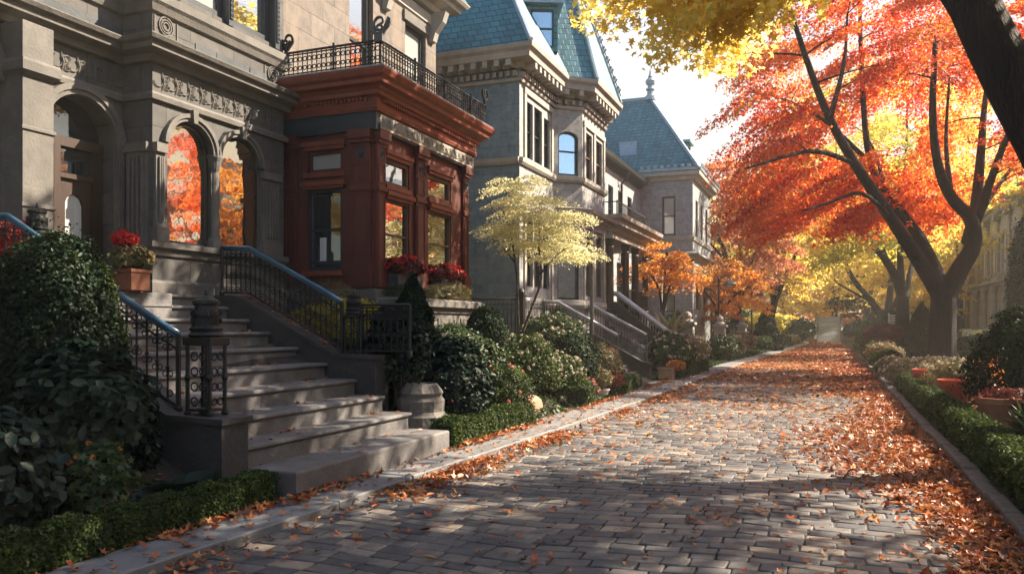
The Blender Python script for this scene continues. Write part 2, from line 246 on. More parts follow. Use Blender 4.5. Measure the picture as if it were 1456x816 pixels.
# ------------------------------------------------------------------ mesh helpers
def tag(o, label=None, cat=None, group=None, kind=None):
    if label: o['label'] = label
    if cat: o['category'] = cat
    if group: o['group'] = group
    if kind: o['kind'] = kind
    return o
def wloc(o):
    p = Vector((0, 0, 0))
    while o: p += o.location; o = o.parent
    return p
def thing(name, label, cat, loc=(0, 0, 0), group=None):
    o = bpy.data.objects.new(name, None); col.objects.link(o); o.location = loc; o.empty_display_size = .2
    return tag(o, label, cat, group)
def link_mesh(name, me, mat, parent=None, loc=None, smooth=False):
    if mat: me.materials.append(mat)
    o = bpy.data.objects.new(name, me); col.objects.link(o)
    if parent: o.parent = parent
    elif loc is not None: o.location = loc
    if smooth: me.polygons.foreach_set('use_smooth', np.ones(len(me.polygons), dtype=bool))
    return o
class MB:
    def __init__(s): s.v = []; s.f = []; s.m = []
    def mark(s): s.m.append((len(s.v), len(s.f)))
    def build_each(s, name, mat, parent, boxes=False):
        if boxes: s.m = [(8 * k, 6 * k) for k in range(len(s.v) // 8)]
        """one mesh per marked piece"""
        e = s.m[1:] + [(len(s.v), len(s.f))]; out = []
        for (v0, f0), (v1, f1) in zip(s.m, e):
            q = MB(); q.v = s.v[v0:v1]; q.f = [tuple(i - v0 for i in f) for f in s.f[f0:f1]]; out.append(q.build(name, mat, parent))
        return out
    def add(s, vs, fs):
        k = len(s.v); s.v.extend([tuple(p) for p in vs]); s.f.extend([tuple(i + k for i in f) for f in fs]); return s
    def box(s, x0, y0, z0, x1, y1, z1, bev=0.0, jit=0):
        if x0 > x1: x0, x1 = x1, x0
        if y0 > y1: y0, y1 = y1, y0
        if z0 > z1: z0, z1 = z1, z0
        if not bev:
            return s.add([(x0, y0, z0), (x1, y0, z0), (x1, y1, z0), (x0, y1, z0), (x0, y0, z1), (x1, y0, z1), (x1, y1, z1), (x0, y1, z1)],
                         [(0, 3, 2, 1), (4, 5, 6, 7), (0, 1, 5, 4), (1, 2, 6, 5), (2, 3, 7, 6), (3, 0, 4, 7)])
        b = bev; vs = []; q = b * .3
        for (z, i) in ((z0, b), (z0 + b, 0), (z1 - b, 0), (z1 - q, q), (z1, b)):
            vs += [(x0 + i, y0 + i, z), (x1 - i, y0 + i, z), (x1 - i, y1 - i, z), (x0 + i, y1 - i, z)]
        fs = [(3, 2, 1, 0), (16, 17, 18, 19)]
        for L in range(4):
            for j in range(4):
                a = L * 4 + j; c = L * 4 + (j + 1) % 4; fs.append((a, c, c + 4, a + 4))
        return s.add(vs, fs)
    def prism(s, poly, z0, z1):
        n = len(poly)
        vs = [(p[0], p[1], z0) for p in poly] + [(p[0], p[1], z1) for p in poly]
        fs = [tuple(range(n - 1, -1, -1)), tuple(range(n, 2 * n))] + [(i, (i + 1) % n, n + (i + 1) % n, n + i) for i in range(n)]
        return s.add(vs, fs)
    def extr(s, poly, a0, a1, axis='y'):
        """poly in (x,z) extruded along y, or (y,z) along x"""
        n = len(poly)
        if axis == 'y': vs = [(p[0], a0, p[1]) for p in poly] + [(p[0], a1, p[1]) for p in poly]
        else: vs = [(a0, p[0], p[1]) for p in poly] + [(a1, p[0], p[1]) for p in poly]
        fs = [tuple(range(n)), tuple(range(2 * n - 1, n - 1, -1))] + [(i, n + i, n + (i + 1) % n, (i + 1) % n) for i in range(n)]
        return s.add(vs, fs)
    def tube(s, pts, rad, n=8, cap=True):
        pts = [Vector(p) for p in pts]
        if not hasattr(rad, '__len__'): rad = [rad] * len(pts)
        vs = []; fs = []; up = None
        for i, p in enumerate(pts):
            d = (pts[min(i + 1, len(pts) - 1)] - pts[max(i - 1, 0)])
            if d.length < 1e-9: d = Vector((0, 0, 1))
            d.normalize()
            if up is None:
                up = Vector((0, 0, 1)) if abs(d.z) < .9 else Vector((1, 0, 0))
            a = d.cross(up)
            if a.length < 1e-6: a = d.cross(Vector((0, 1, 0)))
            a.normalize(); b_ = a.cross(d).normalized(); up = b_
            for j in range(n):
                t_ = 2 * math.pi * j / n
                vs.append(p + (a * math.cos(t_) + b_ * math.sin(t_)) * rad[i])
        for i in range(len(pts) - 1):
            for j in range(n):
                k = (j + 1) % n; fs.append((i * n + j, i * n + k, (i + 1) * n + k, (i + 1) * n + j))
        if cap: fs += [tuple(range(n - 1, -1, -1)), tuple(range((len(pts) - 1) * n, len(pts) * n))]
        return s.add(vs, fs)
    def ring(s, c, r, rad, axis=(0, 1, 0), n=10, m=5, a0=0, a1=2 * math.pi):
        ax = Vector(axis).normalized(); u = ax.orthogonal().normalized(); w_ = ax.cross(u); c = Vector(c)
        if abs(ax.z) < .5: u = Vector((0, 0, 1)); w_ = ax.cross(u)
        pts = [c + (u * math.cos(a0 + (a1 - a0) * i / n) + w_ * math.sin(a0 + (a1 - a0) * i / n)) * r for i in range(n + 1)]
        return s.tube(pts, rad, m, cap=False)
    def lathe(s, prof, c, n=16):
        vs = []; fs = []
        for r, z in prof:
            for j in range(n):
                t_ = 2 * math.pi * j / n; vs.append((c[0] + r * math.cos(t_), c[1] + r * math.sin(t_), c[2] + z))
        for i in range(len(prof) - 1):
            for j in range(n):
                k = (j + 1) % n; fs.append((i * n + j, i * n + k, (i + 1) * n + k, (i + 1) * n + j))
        fs += [tuple(range(n - 1, -1, -1)), tuple(range((len(prof) - 1) * n, len(prof) * n))]
        return s.add(vs, fs)
    def sweep(s, path, prof, closed=False, back=True):
        """profile of (outward offset, z) swept along an xy path; outward is to the right of travel"""
        n = len(path); P = [Vector((p[0], p[1])) for p in path]; offs = []
        for i in range(n):
            ns = []
            if i > 0 or closed:
                d = (P[i] - P[i - 1]).normalized(); ns.append(Vector((d.y, -d.x)))
            if i < n - 1 or closed:
                d = (P[(i + 1) % n] - P[i]).normalized(); ns.append(Vector((d.y, -d.x)))
            if len(ns) == 1: offs.append(ns[0])
            else: offs.append((ns[0] + ns[1]) / (1 + ns[0].dot(ns[1])))
        k = len(prof); vs = []; fs = []
        for i in range(n):
            for (o, z) in prof: q = P[i] + offs[i] * o; vs.append((q.x, q.y, z))
        rngi = n if closed else n - 1
        for i in range(rngi):
            a = i * k; c = ((i + 1) % n) * k
            for j in range(k - 1): fs.append((a + j, c + j, c + j + 1, a + j + 1))
            if back: fs.append((a + k - 1, c + k - 1, c, a))
        if not closed:
            fs.append(tuple(range(k))); fs.append(tuple(range((n - 1) * k + k - 1, (n - 1) * k - 1, -1)))
        return s.add(vs, fs)
    def build(s, name, mat, parent=None, loc=None, smooth=False):
        me = bpy.data.meshes.new(name)
        o = wloc(parent) if parent else Vector(loc if loc is not None else (0, 0, 0))
        me.from_pydata([(p[0] - o.x, p[1] - o.y, p[2] - o.z) for p in s.v], [], s.f); me.update()
        return link_mesh(name, me, mat, parent, loc, smooth)
def np_mesh(name, V, F, mat, parent=None, loc=None, rnd=None, smooth=False):
    """V (n,3), F (m,k) of equal face size"""
    o = np.array(wloc(parent) if parent else (loc if loc is not None else (0, 0, 0)))
    V = (V - o).astype(np.float32); me = bpy.data.meshes.new(name)
    m_, k = F.shape
    me.vertices.add(len(V)); me.vertices.foreach_set('co', V.ravel())
    me.loops.add(m_ * k); me.loops.foreach_set('vertex_index', F.astype(np.int32).ravel())
    me.polygons.add(m_); me.polygons.foreach_set('loop_start', (np.arange(m_) * k).astype(np.int32))
    me.update(calc_edges=True)
    if rnd is not None:
        a = me.attributes.new('rnd', 'FLOAT', 'POINT'); a.data.foreach_set('value', rnd.astype(np.float32))
    return link_mesh(name, me, mat, parent, loc, smooth)
# leaf templates: (verts (k,3), faces (m,k))
def star(n=5, r0=.22, r1=.5, droop=.1):
    v = []
    for i in range(2 * n):
        a = math.pi * i / n + math.pi / 2; r = (r1 * (1.0 if i else 1.0) if i % 2 == 0 else r0)
        v.append((r * math.cos(a), r * math.sin(a), -droop * (r / r1) ** 2 * (1 if i % 2 == 0 else .3)))
    return np.array(v), np.array([list(range(2 * n))])
T_QUAD = (np.array([(0, -.5, 0), (.3, 0, .07), (0, .5, -.03), (-.3, 0, .07)]), np.array([(0, 1, 2), (0, 2, 3)]))
T_OVAL = (np.array([(0, -.5, 0), (.27, -.2, .06), (.27, .2, .05), (0, .5, -.08), (-.27, .2, .05), (-.27, -.2, .06)]), np.array([(0, 1, 2, 3), (0, 3, 4, 5)]))
T_BLADE = (np.array([(-.06, 0, 0), (.06, 0, 0), (.05, .5, .02), (0, 1, -.12), (0, 1, -.12), (-.05, .5, .02)]), np.array([(0, 1, 2, 5), (5, 2, 3, 4)]))
T_NEEDLE = (np.array([(-.05, 0, 0), (.05, 0, 0), (.02, .9, .0), (-.02, .9, .0)]), np.array([(0, 1, 2, 3)]))
T_STAR = star()
T_HOSTA = (np.array([(0, 0, 0), (.26, .25, .10), (.30, .6, .10), (0, 1.05, -.12), (-.30, .6, .10), (-.26, .25, .10), (0, .5, -.02)]),
           np.array([(0, 1, 6), (1, 2, 6), (2, 3, 6), (3, 4, 6), (4, 5, 6), (5, 0, 6)]))
def unit(a): return a / (np.linalg.norm(a, axis=1, keepdims=True) + 1e-9)
def leaves(P, Nn, size, tmpl=T_QUAD, spin=None, r=None, bend=0.0):
    """returns verts, faces, rnd for one leaf at every point; +y of the leaf points along spin when given"""
    n = len(P); Nn = unit(Nn)
    h = rng.normal(size=(n, 3)) if spin is None else spin
    t_ = h - (h * Nn).sum(1, keepdims=True) * Nn; t_ = unit(t_); b_ = np.cross(t_, Nn)
    tv, tf = tmpl; k = len(tv)
    S = (np.ones(n) * size)[:, None]
    V = (P[:, None, :] + S[:, :, None] * (tv[None, :, 0:1] * b_[:, None, :] + tv[None, :, 1:2] * t_[:, None, :] + tv[None, :, 2:3] * Nn[:, None, :]))
    F = (np.arange(n)[:, None, None] * k + tf[None]).reshape(-1, tf.shape[1])
    if r is None: r = rng.random(n)
    return V.reshape(-1, 3), F, np.repeat(r, k)
def join(parts):
    V = []; F = []; Rr = []; o = 0
    for v, f, r in parts: V.append(v); F.append(f + o); Rr.append(r); o += len(v)
    return np.concatenate(V), np.concatenate(F), np.concatenate(Rr)
def sph(n): return unit(rng.normal(size=(n, 3)))
def clip01(a): return np.clip(a, 0, 1)

# ------------------------------------------------------------------ ground, road, kerbs, terrain
KL = [(-8, -4.35), (0, -4.15), (4.3, -4.0), (7.1, -3.9), (15.4, -3.55), (33, -3.3), (55, -2.3), (78, -1.15)]
KR = [(-8, 1.3), (0, 1.3), (20, 1.28), (48, 1.35), (78, .85)]
def kx(K, y): return np.interp(y, [p[0] for p in K], [p[1] for p in K])
mb = MB(); mb.add([(-110, -40, -.06), (110, -40, -.06), (110, 225, -.06), (-110, 225, -.06)], [(0, 1, 2, 3)])
tag(mb.build('ground', M['grass']), kind='structure')
mb = MB()
ys = np.linspace(-8, 78, 60)
vs = [(float(kx(KL, y)) - .05, float(y), 0.0) for y in ys] + [(float(kx(KR, y)) + .05, float(y), 0.0) for y in ys]
mb.add(vs, [(i, i + 60, i + 61, i + 1) for i in range(59)])
tag(mb.build('road_bed', M['mortar']), kind='structure')
# every sett is its own rounded stone in the sheet
def setts():
    bw = .155; cs = []
    y = -5.0; row = 0
    while y < 77.5:
        h = bw * rng.uniform(.82, 1.2)
        x = float(kx(KL, y)) - .1 - rng.uniform(0, .25); xr = float(kx(KR, y)) + .02
        while x < xr:
            wd = rng.uniform(.17, .33); cs.append((x, y, min(wd, xr - x + .02), h, row)); x += wd
        y += h; row += 1
    A = np.array(cs); x, y, wd, h = A[:, 0], A[:, 1], A[:, 2], A[:, 3]; n = len(A); g = .007
    z0 = .008 + rng.normal(size=n) * .002
    rings = []
    for ins, z in ((g, -.01), (g, None), (g + .006, None), (g + .015, None)):
        rings.append((ins, z))
    V = np.zeros((n, 16, 3))
    sl = rng.normal(size=(n, 2)) * .006
    for ri, (ins, z) in enumerate(rings):
        jit = rng.normal(size=(n, 4, 2)) * .004 if ri == 0 else jit
        for c, (cx, cy) in enumerate(((0, 0), (1, 0), (1, 1), (0, 1))):
            V[:, ri * 4 + c, 0] = x + (ins if cx == 0 else wd - ins) + jit[:, c, 0]
            V[:, ri * 4 + c, 1] = y + (ins if cy == 0 else h - ins) + jit[:, c, 1]
            top = {0: -.012, 1: z0 - .006, 2: z0 - .0015, 3: z0}[ri]
            V[:, ri * 4 + c, 2] = top + (0 if ri == 0 else sl[:, 0] * (cx - .5) * wd + sl[:, 1] * (cy - .5) * h)
    # the courses wander a little and dip in wheel tracks
    X = V[:, :, 0]; Y = V[:, :, 1]
    V[:, :, 1] += .10 * np.sin(X * .9 + Y * .13) + .045 * np.sin(X * 2.3 + Y * .5) + .012 * np.sin(X * 6.1 + Y * 1.9)
    V[:, :, 2] += .008 * np.sin(X * 1.7 + .4) * np.sin(Y * .8) + .006 - .006 * np.exp(-((np.sin(X * 1.1 + Y * .7) * np.sin(X * .6 - Y * 1.3 + 1)) - 1) ** 2 * 8)
    f = [(12, 13, 14, 15)]
    for r_ in range(3):
        for c in range(4): f.append((r_ * 4 + c, r_ * 4 + (c + 1) % 4, r_ * 4 + 4 + (c + 1) % 4, r_ * 4 + 4 + c))
    f = np.array(f); F = (np.arange(n)[:, None, None] * 16 + f[None]).reshape(-1, 4)
    rd = clip01(rng.normal(.5, .25, n))
    return V.reshape(-1, 3), F, np.repeat(rd, 16)
v, f, r = setts()
tag(np_mesh('road', v, f, M['sett'], rnd=r), kind='structure')
# bluestone kerb slabs on the left, with the narrow footway beside the steps
mb = MB(); y = -6.0
def inner(y):
    if y < 5.6: return .46
    if y < 9.0: return .42
    if y < 12.0: return .50
    return .62
while y < 70:
    L = rng.uniform(1.1, 1.6); x0 = float(kx(KL, y)); x1 = float(kx(KL, y + L)); wd = inner(y)
    z = .085 + rng.normal() * .004; g = .006; b = .012
    P = [(x0 - wd, y + g), (x0 + rng.normal() * .006, y + g), (x1 + rng.normal() * .006, y + L - g), (x1 - wd, y + L - g)]
    k = len(mb.v)
    V = [(p[0], p[1], -.03) for p in P] + [(p[0], p[1], z - b) for p in P]
    cx = sum(p[0] for p in P) / 4; cy = sum(p[1] for p in P) / 4
    V += [(p[0] + (b if p[0] < cx else -b), p[1] + (b if p[1] < cy else -b), z) for p in P]
    mb.add(V, [(8, 9, 10, 11)] + [(r_ * 4 + c, r_ * 4 + (c + 1) % 4, r_ * 4 + 4 + (c + 1) % 4, r_ * 4 + 4 + c) for r_ in range(2) for c in range(4)])
    y += L
tag(mb.build('kerb', M['slab']), kind='structure')
mb = MB()
for (x0, y0, x1, y1) in ((-4.75, 11.95, -4.2, 13.1), (-5.0, 13.12, -4.18, 14.3), (-4.7, 14.32, -4.15, 15.5), (-4.7, 16.5, -4.12, 18), (-4.62, 18.02, -4.1, 19.5), (-4.62, 19.52, -4.1, 21), (-4.6, 21.02, -4.05, 22.3), (-5.4, 30.5, -3.97, 32.2), (-5.6, 32.22, -3.95, 34)):
    mb.box(x0 - .0, y0, -.03, x1, y1, .082 + rng.normal() * .003, bev=.012)
tag(mb.build('footway', M['slab']), kind='structure')
mb = MB(); mb.box(-113, -43, -1.1, 113, 228, 27.0); hzo = mb.build('haze', None); hzo.data.materials.append(hz); tag(hzo, kind='stuff')
# garden terrace on the left: a soil slope up to a lawn shelf; raised bed and lawns on the right
def terr(name, xs, ys, zf, mat):
    nx, ny = len(xs), len(ys); V = []
    for yy in ys:
        for xx in xs: V.append((xx, yy, zf(xx, yy)))
    Fs = [(j * nx + i, j * nx + i + 1, (j + 1) * nx + i + 1, (j + 1) * nx + i) for j in range(ny - 1) for i in range(nx - 1)]
    mb = MB(); mb.add(V, Fs); return tag(mb.build(name, mat, smooth=True), kind='structure')
def gz(x, y):
    """garden height left of the kerb"""
    k = float(kx(KL, y)) - inner(y); d = k - x
    if d < 0: return -.02
    n = .03 * math.sin(x * 3.1 + y * 1.7) + .02 * math.sin(x * 7 - y * 4.3)
    if y > 30: top, s = .6, 3.0
    else: top, s = 1.35, 2.3
    return .05 + min(.03, d * .3) + (top - .08) * min(1, max(0, (d - .25) / s)) ** 1.3 + n * min(1, d * 3)
def soilx(y): return float(kx(KL, y)) - inner(y)
V = []; nu = 26; ysg = np.linspace(-6, 78, 150)
for yy in ysg:
    k = soilx(yy)
    for i in range(nu):
        d = (i / (nu - 1)) ** 1.5 * 8 - .02; xx = k - d
        z = gz(xx, yy)
        V.append((xx, float(yy), z))
mb = MB(); mb.add(V, [(j * nu + i, (j + 1) * nu + i, (j + 1) * nu + i + 1, j * nu + i + 1) for j in range(149) for i in range(nu - 1)])
tag(mb.build('garden_soil', M['soil'], smooth=True), kind='structure')
terr('planting_bed', [1.38, 1.45, 1.7, 2.2, 3, 4, 4.6, 4.8], list(np.linspace(-4, 80, 80)), lambda x, y: (.13 if x < 1.5 else .17 + .03 * math.sin(x * 5 + y * 2)) if x < 4.7 else -.02, M['soil'])
terr('service_road', [4.9, 5.4, 8.2, 8.6], [30, 50, 90, 140], lambda x, y: -.03, M['slab'])
# stone edging on the right
mb = MB(); y = -4.0
while y < 44:
    L = rng.uniform(.55, .95); x = float(kx(KR, y + L / 2))
    mb.box(x - .03 + rng.normal() * .012, y + .008, -.03, x + .1 + rng.normal() * .01, y + L - .008, .155 + rng.normal() * .012, bev=.02); y += L
tag(mb.build('stone_edging', M['edging']), kind='structure')
# hill behind the far end
terr('hill', list(np.linspace(-109, 109, 41)), list(np.linspace(80, 224, 28)), lambda x, y: -.05 + 1.5 * min(1, max(0, (y - 81) / 8)) + .05 * max(0, y - 100) + .3 * math.sin(x * .3) * min(1, (y - 80) / 20), M['hill'])

# ------------------------------------------------------------------ facade helpers
def frame_axes(A, B):
    A = Vector((A[0], A[1])); B = Vector((B[0], B[1])); d = (B - A); L = d.length; d.normalize(); return A, d, Vector((d.y, -d.x)), L
def P3(A, d, n, u, o, z): return (A.x + d.x * u + n.x * o, A.y + d.y * u + n.y * o, z)
def obox(mb, A, d, n, u0, u1, o0, o1, z0, z1):
    c = [P3(A, d, n, u, o, z) for z in (z0, z1) for (u, o) in ((u0, o1), (u1, o1), (u1, o0), (u0, o0))]
    return mb.add(c, [(0, 3, 2, 1), (4, 5, 6, 7), (0, 1, 5, 4), (1, 2, 6, 5), (2, 3, 7, 6), (3, 0, 4, 7)])
def arch_pts(u0, u1, zs, rise, n=14):
    """points of an arch from (u1, zs) over the crown to (u0, zs)"""
    c = (u0 + u1) / 2; a = (u1 - u0) / 2
    return [(c + a * math.cos(math.pi * i / n), zs + rise * math.sin(math.pi * i / n)) for i in range(n + 1)]
def wall(mb, A, B, z0, z1, ops=(), t=.22):
    """front sheet of a wall with openings (u0, u1, za, zb, rise) and their reveals; zb is the springing when rise > 0"""
    A, d, n, L = frame_axes(A, B)
    us = sorted({0, L} | {u for o in ops for u in o[:2]}); zs = sorted({z0, z1} | {z for o in ops for z in (o[2], o[3] + o[4])})
    for i in range(len(us) - 1):
        for j in range(len(zs) - 1):
            uc = (us[i] + us[i + 1]) / 2; zc = (zs[j] + zs[j + 1]) / 2
            if any(o[0] < uc < o[1] and o[2] < zc < o[3] + o[4] for o in ops): continue
            mb.add([P3(A, d, n, us[i], 0, zs[j]), P3(A, d, n, us[i + 1], 0, zs[j]), P3(A, d, n, us[i + 1], 0, zs[j + 1]), P3(A, d, n, us[i], 0, zs[j + 1])], [(0, 1, 2, 3)])
    for (u0, u1, za, zb, rise) in ops:
        loop = [(u0, za), (u1, za)]
        if rise > 0:
            ap = arch_pts(u0, u1, zb, rise); loop += ap
            zt = zb + rise; m_ = len(ap) // 2
            right = [(u1, zt)] + ap[:m_ + 1][::-1]; left = [(u0, zt)] + ap[m_:][::1]
            mb.add([P3(A, d, n, p[0], 0, p[1]) for p in right], [tuple(range(len(right)))[::-1]])
            lf = [(u0, zt)] + ap[m_:]
            mb.add([P3(A, d, n, p[0], 0, p[1]) for p in lf], [tuple(range(len(lf)))[::-1]])
        else: loop += [(u1, zb), (u0, zb)]
        k = len(loop)
        mb.add([P3(A, d, n, p[0], 0, p[1]) for p in loop] + [P3(A, d, n, p[0], -t, p[1]) for p in loop],
               [(i, (i + 1) % k, k + (i + 1) % k, k + i) for i in range(k)])
    return mb
def archband(mb, A, B, u0, u1, zs, rise, wd, o0, o1, n=18):
    """projecting archivolt of width wd outside the opening"""
    A, d, nn, L = frame_axes(A, B); c = (u0 + u1) / 2; a = (u1 - u0) / 2; V = []; Fs = []
    for i in range(n + 1):
        th = math.pi * i / n
        for (rr, o) in ((0, o0), (0, o1), (wd * .4, o1), (wd * .45, o1 + .025), (wd, o1 + .025), (wd, o0)):
            V.append(P3(A, d, nn, c + (a + rr) * math.cos(th), o, zs + (rise + rr) * math.sin(th)))
    for i in range(n):
        for j in range(6): k = (j + 1) % 6; Fs.append((i * 6 + j, i * 6 + k, (i + 1) * 6 + k, (i + 1) * 6 + j))
    return mb.add(V, Fs)
def window(par, A, B, u0, u1, za, zb, rise=0, depth=.16, fm='frame_dark', gm='glass', fw=.06, mull=(), rails=(.5,), name='window', shade=None, pane_tilt=0.0):
    """sash window set in the reveal: frame + pane (+ blind)"""
    A2, d, n, L = frame_axes(A, B); mb = MB(); o1, o0 = -depth + .05, -depth - .03
    obox(mb, A2, d, n, u0, u0 + fw, o0, o1, za, zb); obox(mb, A2, d, n, u1 - fw, u1, o0, o1, za, zb)
    obox(mb, A2, d, n, u0 + fw, u1 - fw, o0, o1, za, za + fw)
    if rise <= 0: obox(mb, A2, d, n, u0 + fw, u1 - fw, o0, o1, zb - fw, zb)
    else:
        c = (u0 + u1) / 2; a = (u1 - u0) / 2; V = []; Fs = []; k = 14
        for i in range(k + 1):
            th = math.pi * i / k
            for (rr, o) in ((0, o0), (0, o1), (-fw, o1), (-fw, o0)): V.append(P3(A2, d, n, c + (a + rr) * math.cos(th), o, zb + (rise + rr) * math.sin(th)))
        for i in range(k):
            for j in range(4): q = (j + 1) % 4; Fs.append((i * 4 + j, (i + 1) * 4 + j, (i + 1) * 4 + q, i * 4 + q))
        mb.add(V, Fs)
    for m_ in mull: uu = u0 + (u1 - u0) * m_; obox(mb, A2, d, n, uu - fw * .4, uu + fw * .4, o0 + .004, o1 - .004, za + fw, zb + rise * .9)
    for m_ in rails: zz = za + (zb + rise - za) * m_; obox(mb, A2, d, n, u0 + fw, u1 - fw, o0 + .008, o1 - .008, zz - fw * .35, zz + fw * .35)
    fo = mb.build(name, M[fm], par)
    mb = MB(); og = -depth + .005; e = fw * .5; G = lambda u: og + (u - u0) * math.tan(pane_tilt)
    loop = [(u0 + e, za + e), (u1 - e, za + e)]
    if rise > 0: loop += [(p[0], p[1]) for p in arch_pts(u0 + e, u1 - e, zb, rise - e)]
    else: loop += [(u1 - e, zb - e), (u0 + e, zb - e)]
    k = len(loop)
    mb.add([P3(A2, d, n, p[0], G(p[0]), p[1]) for p in loop] + [P3(A2, d, n, p[0], G(p[0]) - .01, p[1]) for p in loop],
           [tuple(range(k)), tuple(range(2 * k - 1, k - 1, -1))] + [(i, k + i, k + (i + 1) % k, (i + 1) % k) for i in range(k)])
    mb.build('pane', M[gm], fo)
    if shade:
        mb = MB(); zt = zb - fw; obox(mb, A2, d, n, u0 + fw, u1 - fw, og + .003, og + .008, zt - (zt - za) * shade, zt); mb.build('blind', M['curtain'], fo)
    return fo
def modillions(mb, path, o0, o1, z0, z1, step, wd):
    for i in range(len(path) - 1):
        A, d, n, L = frame_axes(path[i], path[i + 1]); k = max(1, int((L - .05) / step)); 
        for j in range(k):
            u = (j + .5) * L / k; obox(mb, A, d, n, u - wd / 2, u + wd / 2, o0, o1, z0, z1)
def relief(mb, A, B, z0, z1, o, step=.075):
    """band of carved foliage scrolls"""
    A, d, n, L = frame_axes(A, B); k = int(L / step); zc = (z0 + z1) / 2; h = (z1 - z0) / 2 * .85; ax = (n.x, n.y, 0)
    for j in range(k):
        u = (j + .5) * L / k; p = P3(A, d, n, u, o, zc)
        if j % 3 == 0: mb.ring(p, h * .7, .008, ax, n=8, m=4, a0=rng.uniform(0, 2), a1=rng.uniform(4.5, 6))
        elif j % 3 == 1:
            mb.tube([P3(A, d, n, u, o, zc - h), P3(A, d, n, u + .02, o + .01, zc), P3(A, d, n, u - .01, o, zc + h)], [.006, .014, .006], 5)
        else:
            mb.ring((p[0], p[1], zc + h * .4), h * .38, .008, ax, n=7, m=4); mb.ring((p[0], p[1], zc - h * .45), h * .38, .008, ax, n=7, m=4, a1=5)
def fluted(mb, A, B, u0, u1, z0, z1, o0, o1, nf=4):
    """fluted pilaster: raised fillets on a shallow block, base and cap"""
    A, d, n, L = frame_axes(A, B); obox(mb, A, d, n, u0, u1, o0, o1, z0 + .18, z1 - .12)
    w_ = (u1 - u0 - .06) / nf
    for i in range(nf): 
        a = u0 + .03 + i * w_; obox(mb, A, d, n, a + w_ * .22, a + w_ * .78, o1 + .002, o1 + .028, z0 + .25, z1 - .18)
    obox(mb, A, d, n, u0 - .03, u1 + .03, o0, o1 + .05, z0, z0 + .18); obox(mb, A, d, n, u0 - .02, u1 + .02, o0, o1 + .04, z1 - .12, z1)
    obox(mb, A, d, n, u0 - .01, u1 + .01, o0, o1 + .02, z0 + .183, z0 + .23)
CORN = lambda z, h, p: [(0, z), (p * .25, z + .0), (p * .3, z + h * .3), (p * .5, z + h * .38), (p * .72, z + h * .45), (p * .75, z + h * .7), (p * .92, z + h * .78), (p, z + h * .95), (p, z + h), (0, z + h + .02)]

# ------------------------------------------------------------------ house A: grey sandstone town house with the arched windows
XA, XR = -8.1, -8.6
HA = thing('town_house', 'grey sandstone town house at far left with arched windows and carved frieze', 'house', (XA, 6.5, 1.2))
YB0, YB1 = 7.98, 10.66
mb = MB()
wall(mb, (XR, -3), (XR, YB0), .9, 8.9, [(6.2, 9.2, 1.95, 4.3, .9), (9.82, 10.82, 1.98, 3.92, .5), (3.6, 4.5, 6.1, 8.0, 0), (7.2, 8.1, 6.1, 8.0, 0)], t=.3)   # recessed entrance wall
wall(mb, (XR, YB0), (XA, YB0), .9, 8.9)
W1, W2 = (.25, 1.06), (1.23, 2.04)
wall(mb, (XA, YB0), (XA, YB1), .9, 8.9, [(W1[0], W1[1], 2.68, 3.98, .37), (W2[0], W2[1], 2.68, 3.98, .37), (.35, 2.45, 5.98, 8.2, 0)], t=.17)
mb.add([(XR, -3, .9), (XR, -3, 8.9), (-14, -3, 8.9), (-14, -3, .9)], [(0, 1, 2, 3)])
mb.add([(-14, -3, .9), (-14, -3, 8.9), (-14, 10.7, 8.9), (-14, 10.7, .9)], [(0, 1, 2, 3)])
mb.add([(-14, -3, 8.9), (XR, -3, 8.9), (XR, YB0, 8.9), (XA, YB0, 8.9), (XA, 10.7, 8.9), (-14, 10.7, 8.9)], [(0, 1, 2, 3, 4, 5)])
mb.add([(-14, YB1, .9), (-14, YB1, 8.9), (XA, YB1, 8.9), (XA, YB1, .9)], [(0, 1, 2, 3)])
mb.build('wall', M['stone_a'], HA)
path = [(XR, -3), (XR, YB0), (XA, YB0), (XA, YB1), (-8.5, YB1)]
mb = MB(); mb.sweep(path, CORN(4.98, .26, .30)); mb.sweep(path, [(0, 4.5), (.05, 4.5), (.06, 4.56), (.03, 4.6), (0, 4.6)]); mb.build('cornice', M['trim_a'], HA)
mb = MB(); mb.sweep(path, [(0, 5.62), (.04, 5.64), (.07, 5.72), (.1, 5.76), (.1, 5.87), (.02, 5.9), (0, 5.9)]); mb.build('ledge', M['trim_a'], HA)
mb = MB(); mb.mark(); relief(mb, (XR, 2), (XR, YB0 - .05), 4.63, 4.9, .012); mb.mark(); relief(mb, (XA, YB0 + .05), (XA, YB1 - .05), 4.63, 4.9, .012); mb.build_each('carved_frieze', M['trim_a'], HA)
mb = MB()
for a, b_ in ((YB0 + .75, YB0 + 1.15), (YB0 + 1.16, YB0 + 1.85), (YB0 + 1.87, YB0 + 2.25)): mb.mark(); mb.box(XA, a, 5.28, XA + .012, b_, 5.46)
for a, b_ in ((2.2, 4), (4.02, 5.4), (5.42, 6.6), (6.62, 7.95)): mb.mark(); mb.box(XR, a, 5.26, XR + .012, b_, 5.46)
mb.build_each('slate_inset', M['stone_dark'], HA)
mb = MB()   # shield-shaped carvings at the ends of the parapet
for yy in (YB0 + .22, YB1 - .28):
    mb.mark()
    for k in range(3): mb.ring((XA + .01, yy, 5.5), .05 + k * .035, .012, (1, 0, 0), n=14, m=5)
    mb.box(XA, yy - .2, 5.3, XA + .015, yy - .185, 5.6); mb.box(XA, yy + .185, 5.3, XA + .015, yy + .2, 5.6)
mb.build_each('shield_carving', M['trim_a'], HA)
mb = MB()
for (a, b_) in (W1, W2): archband(mb, (XA, YB0), (XA, YB1), a, b_, 3.98, .37, .1, 0, .05)
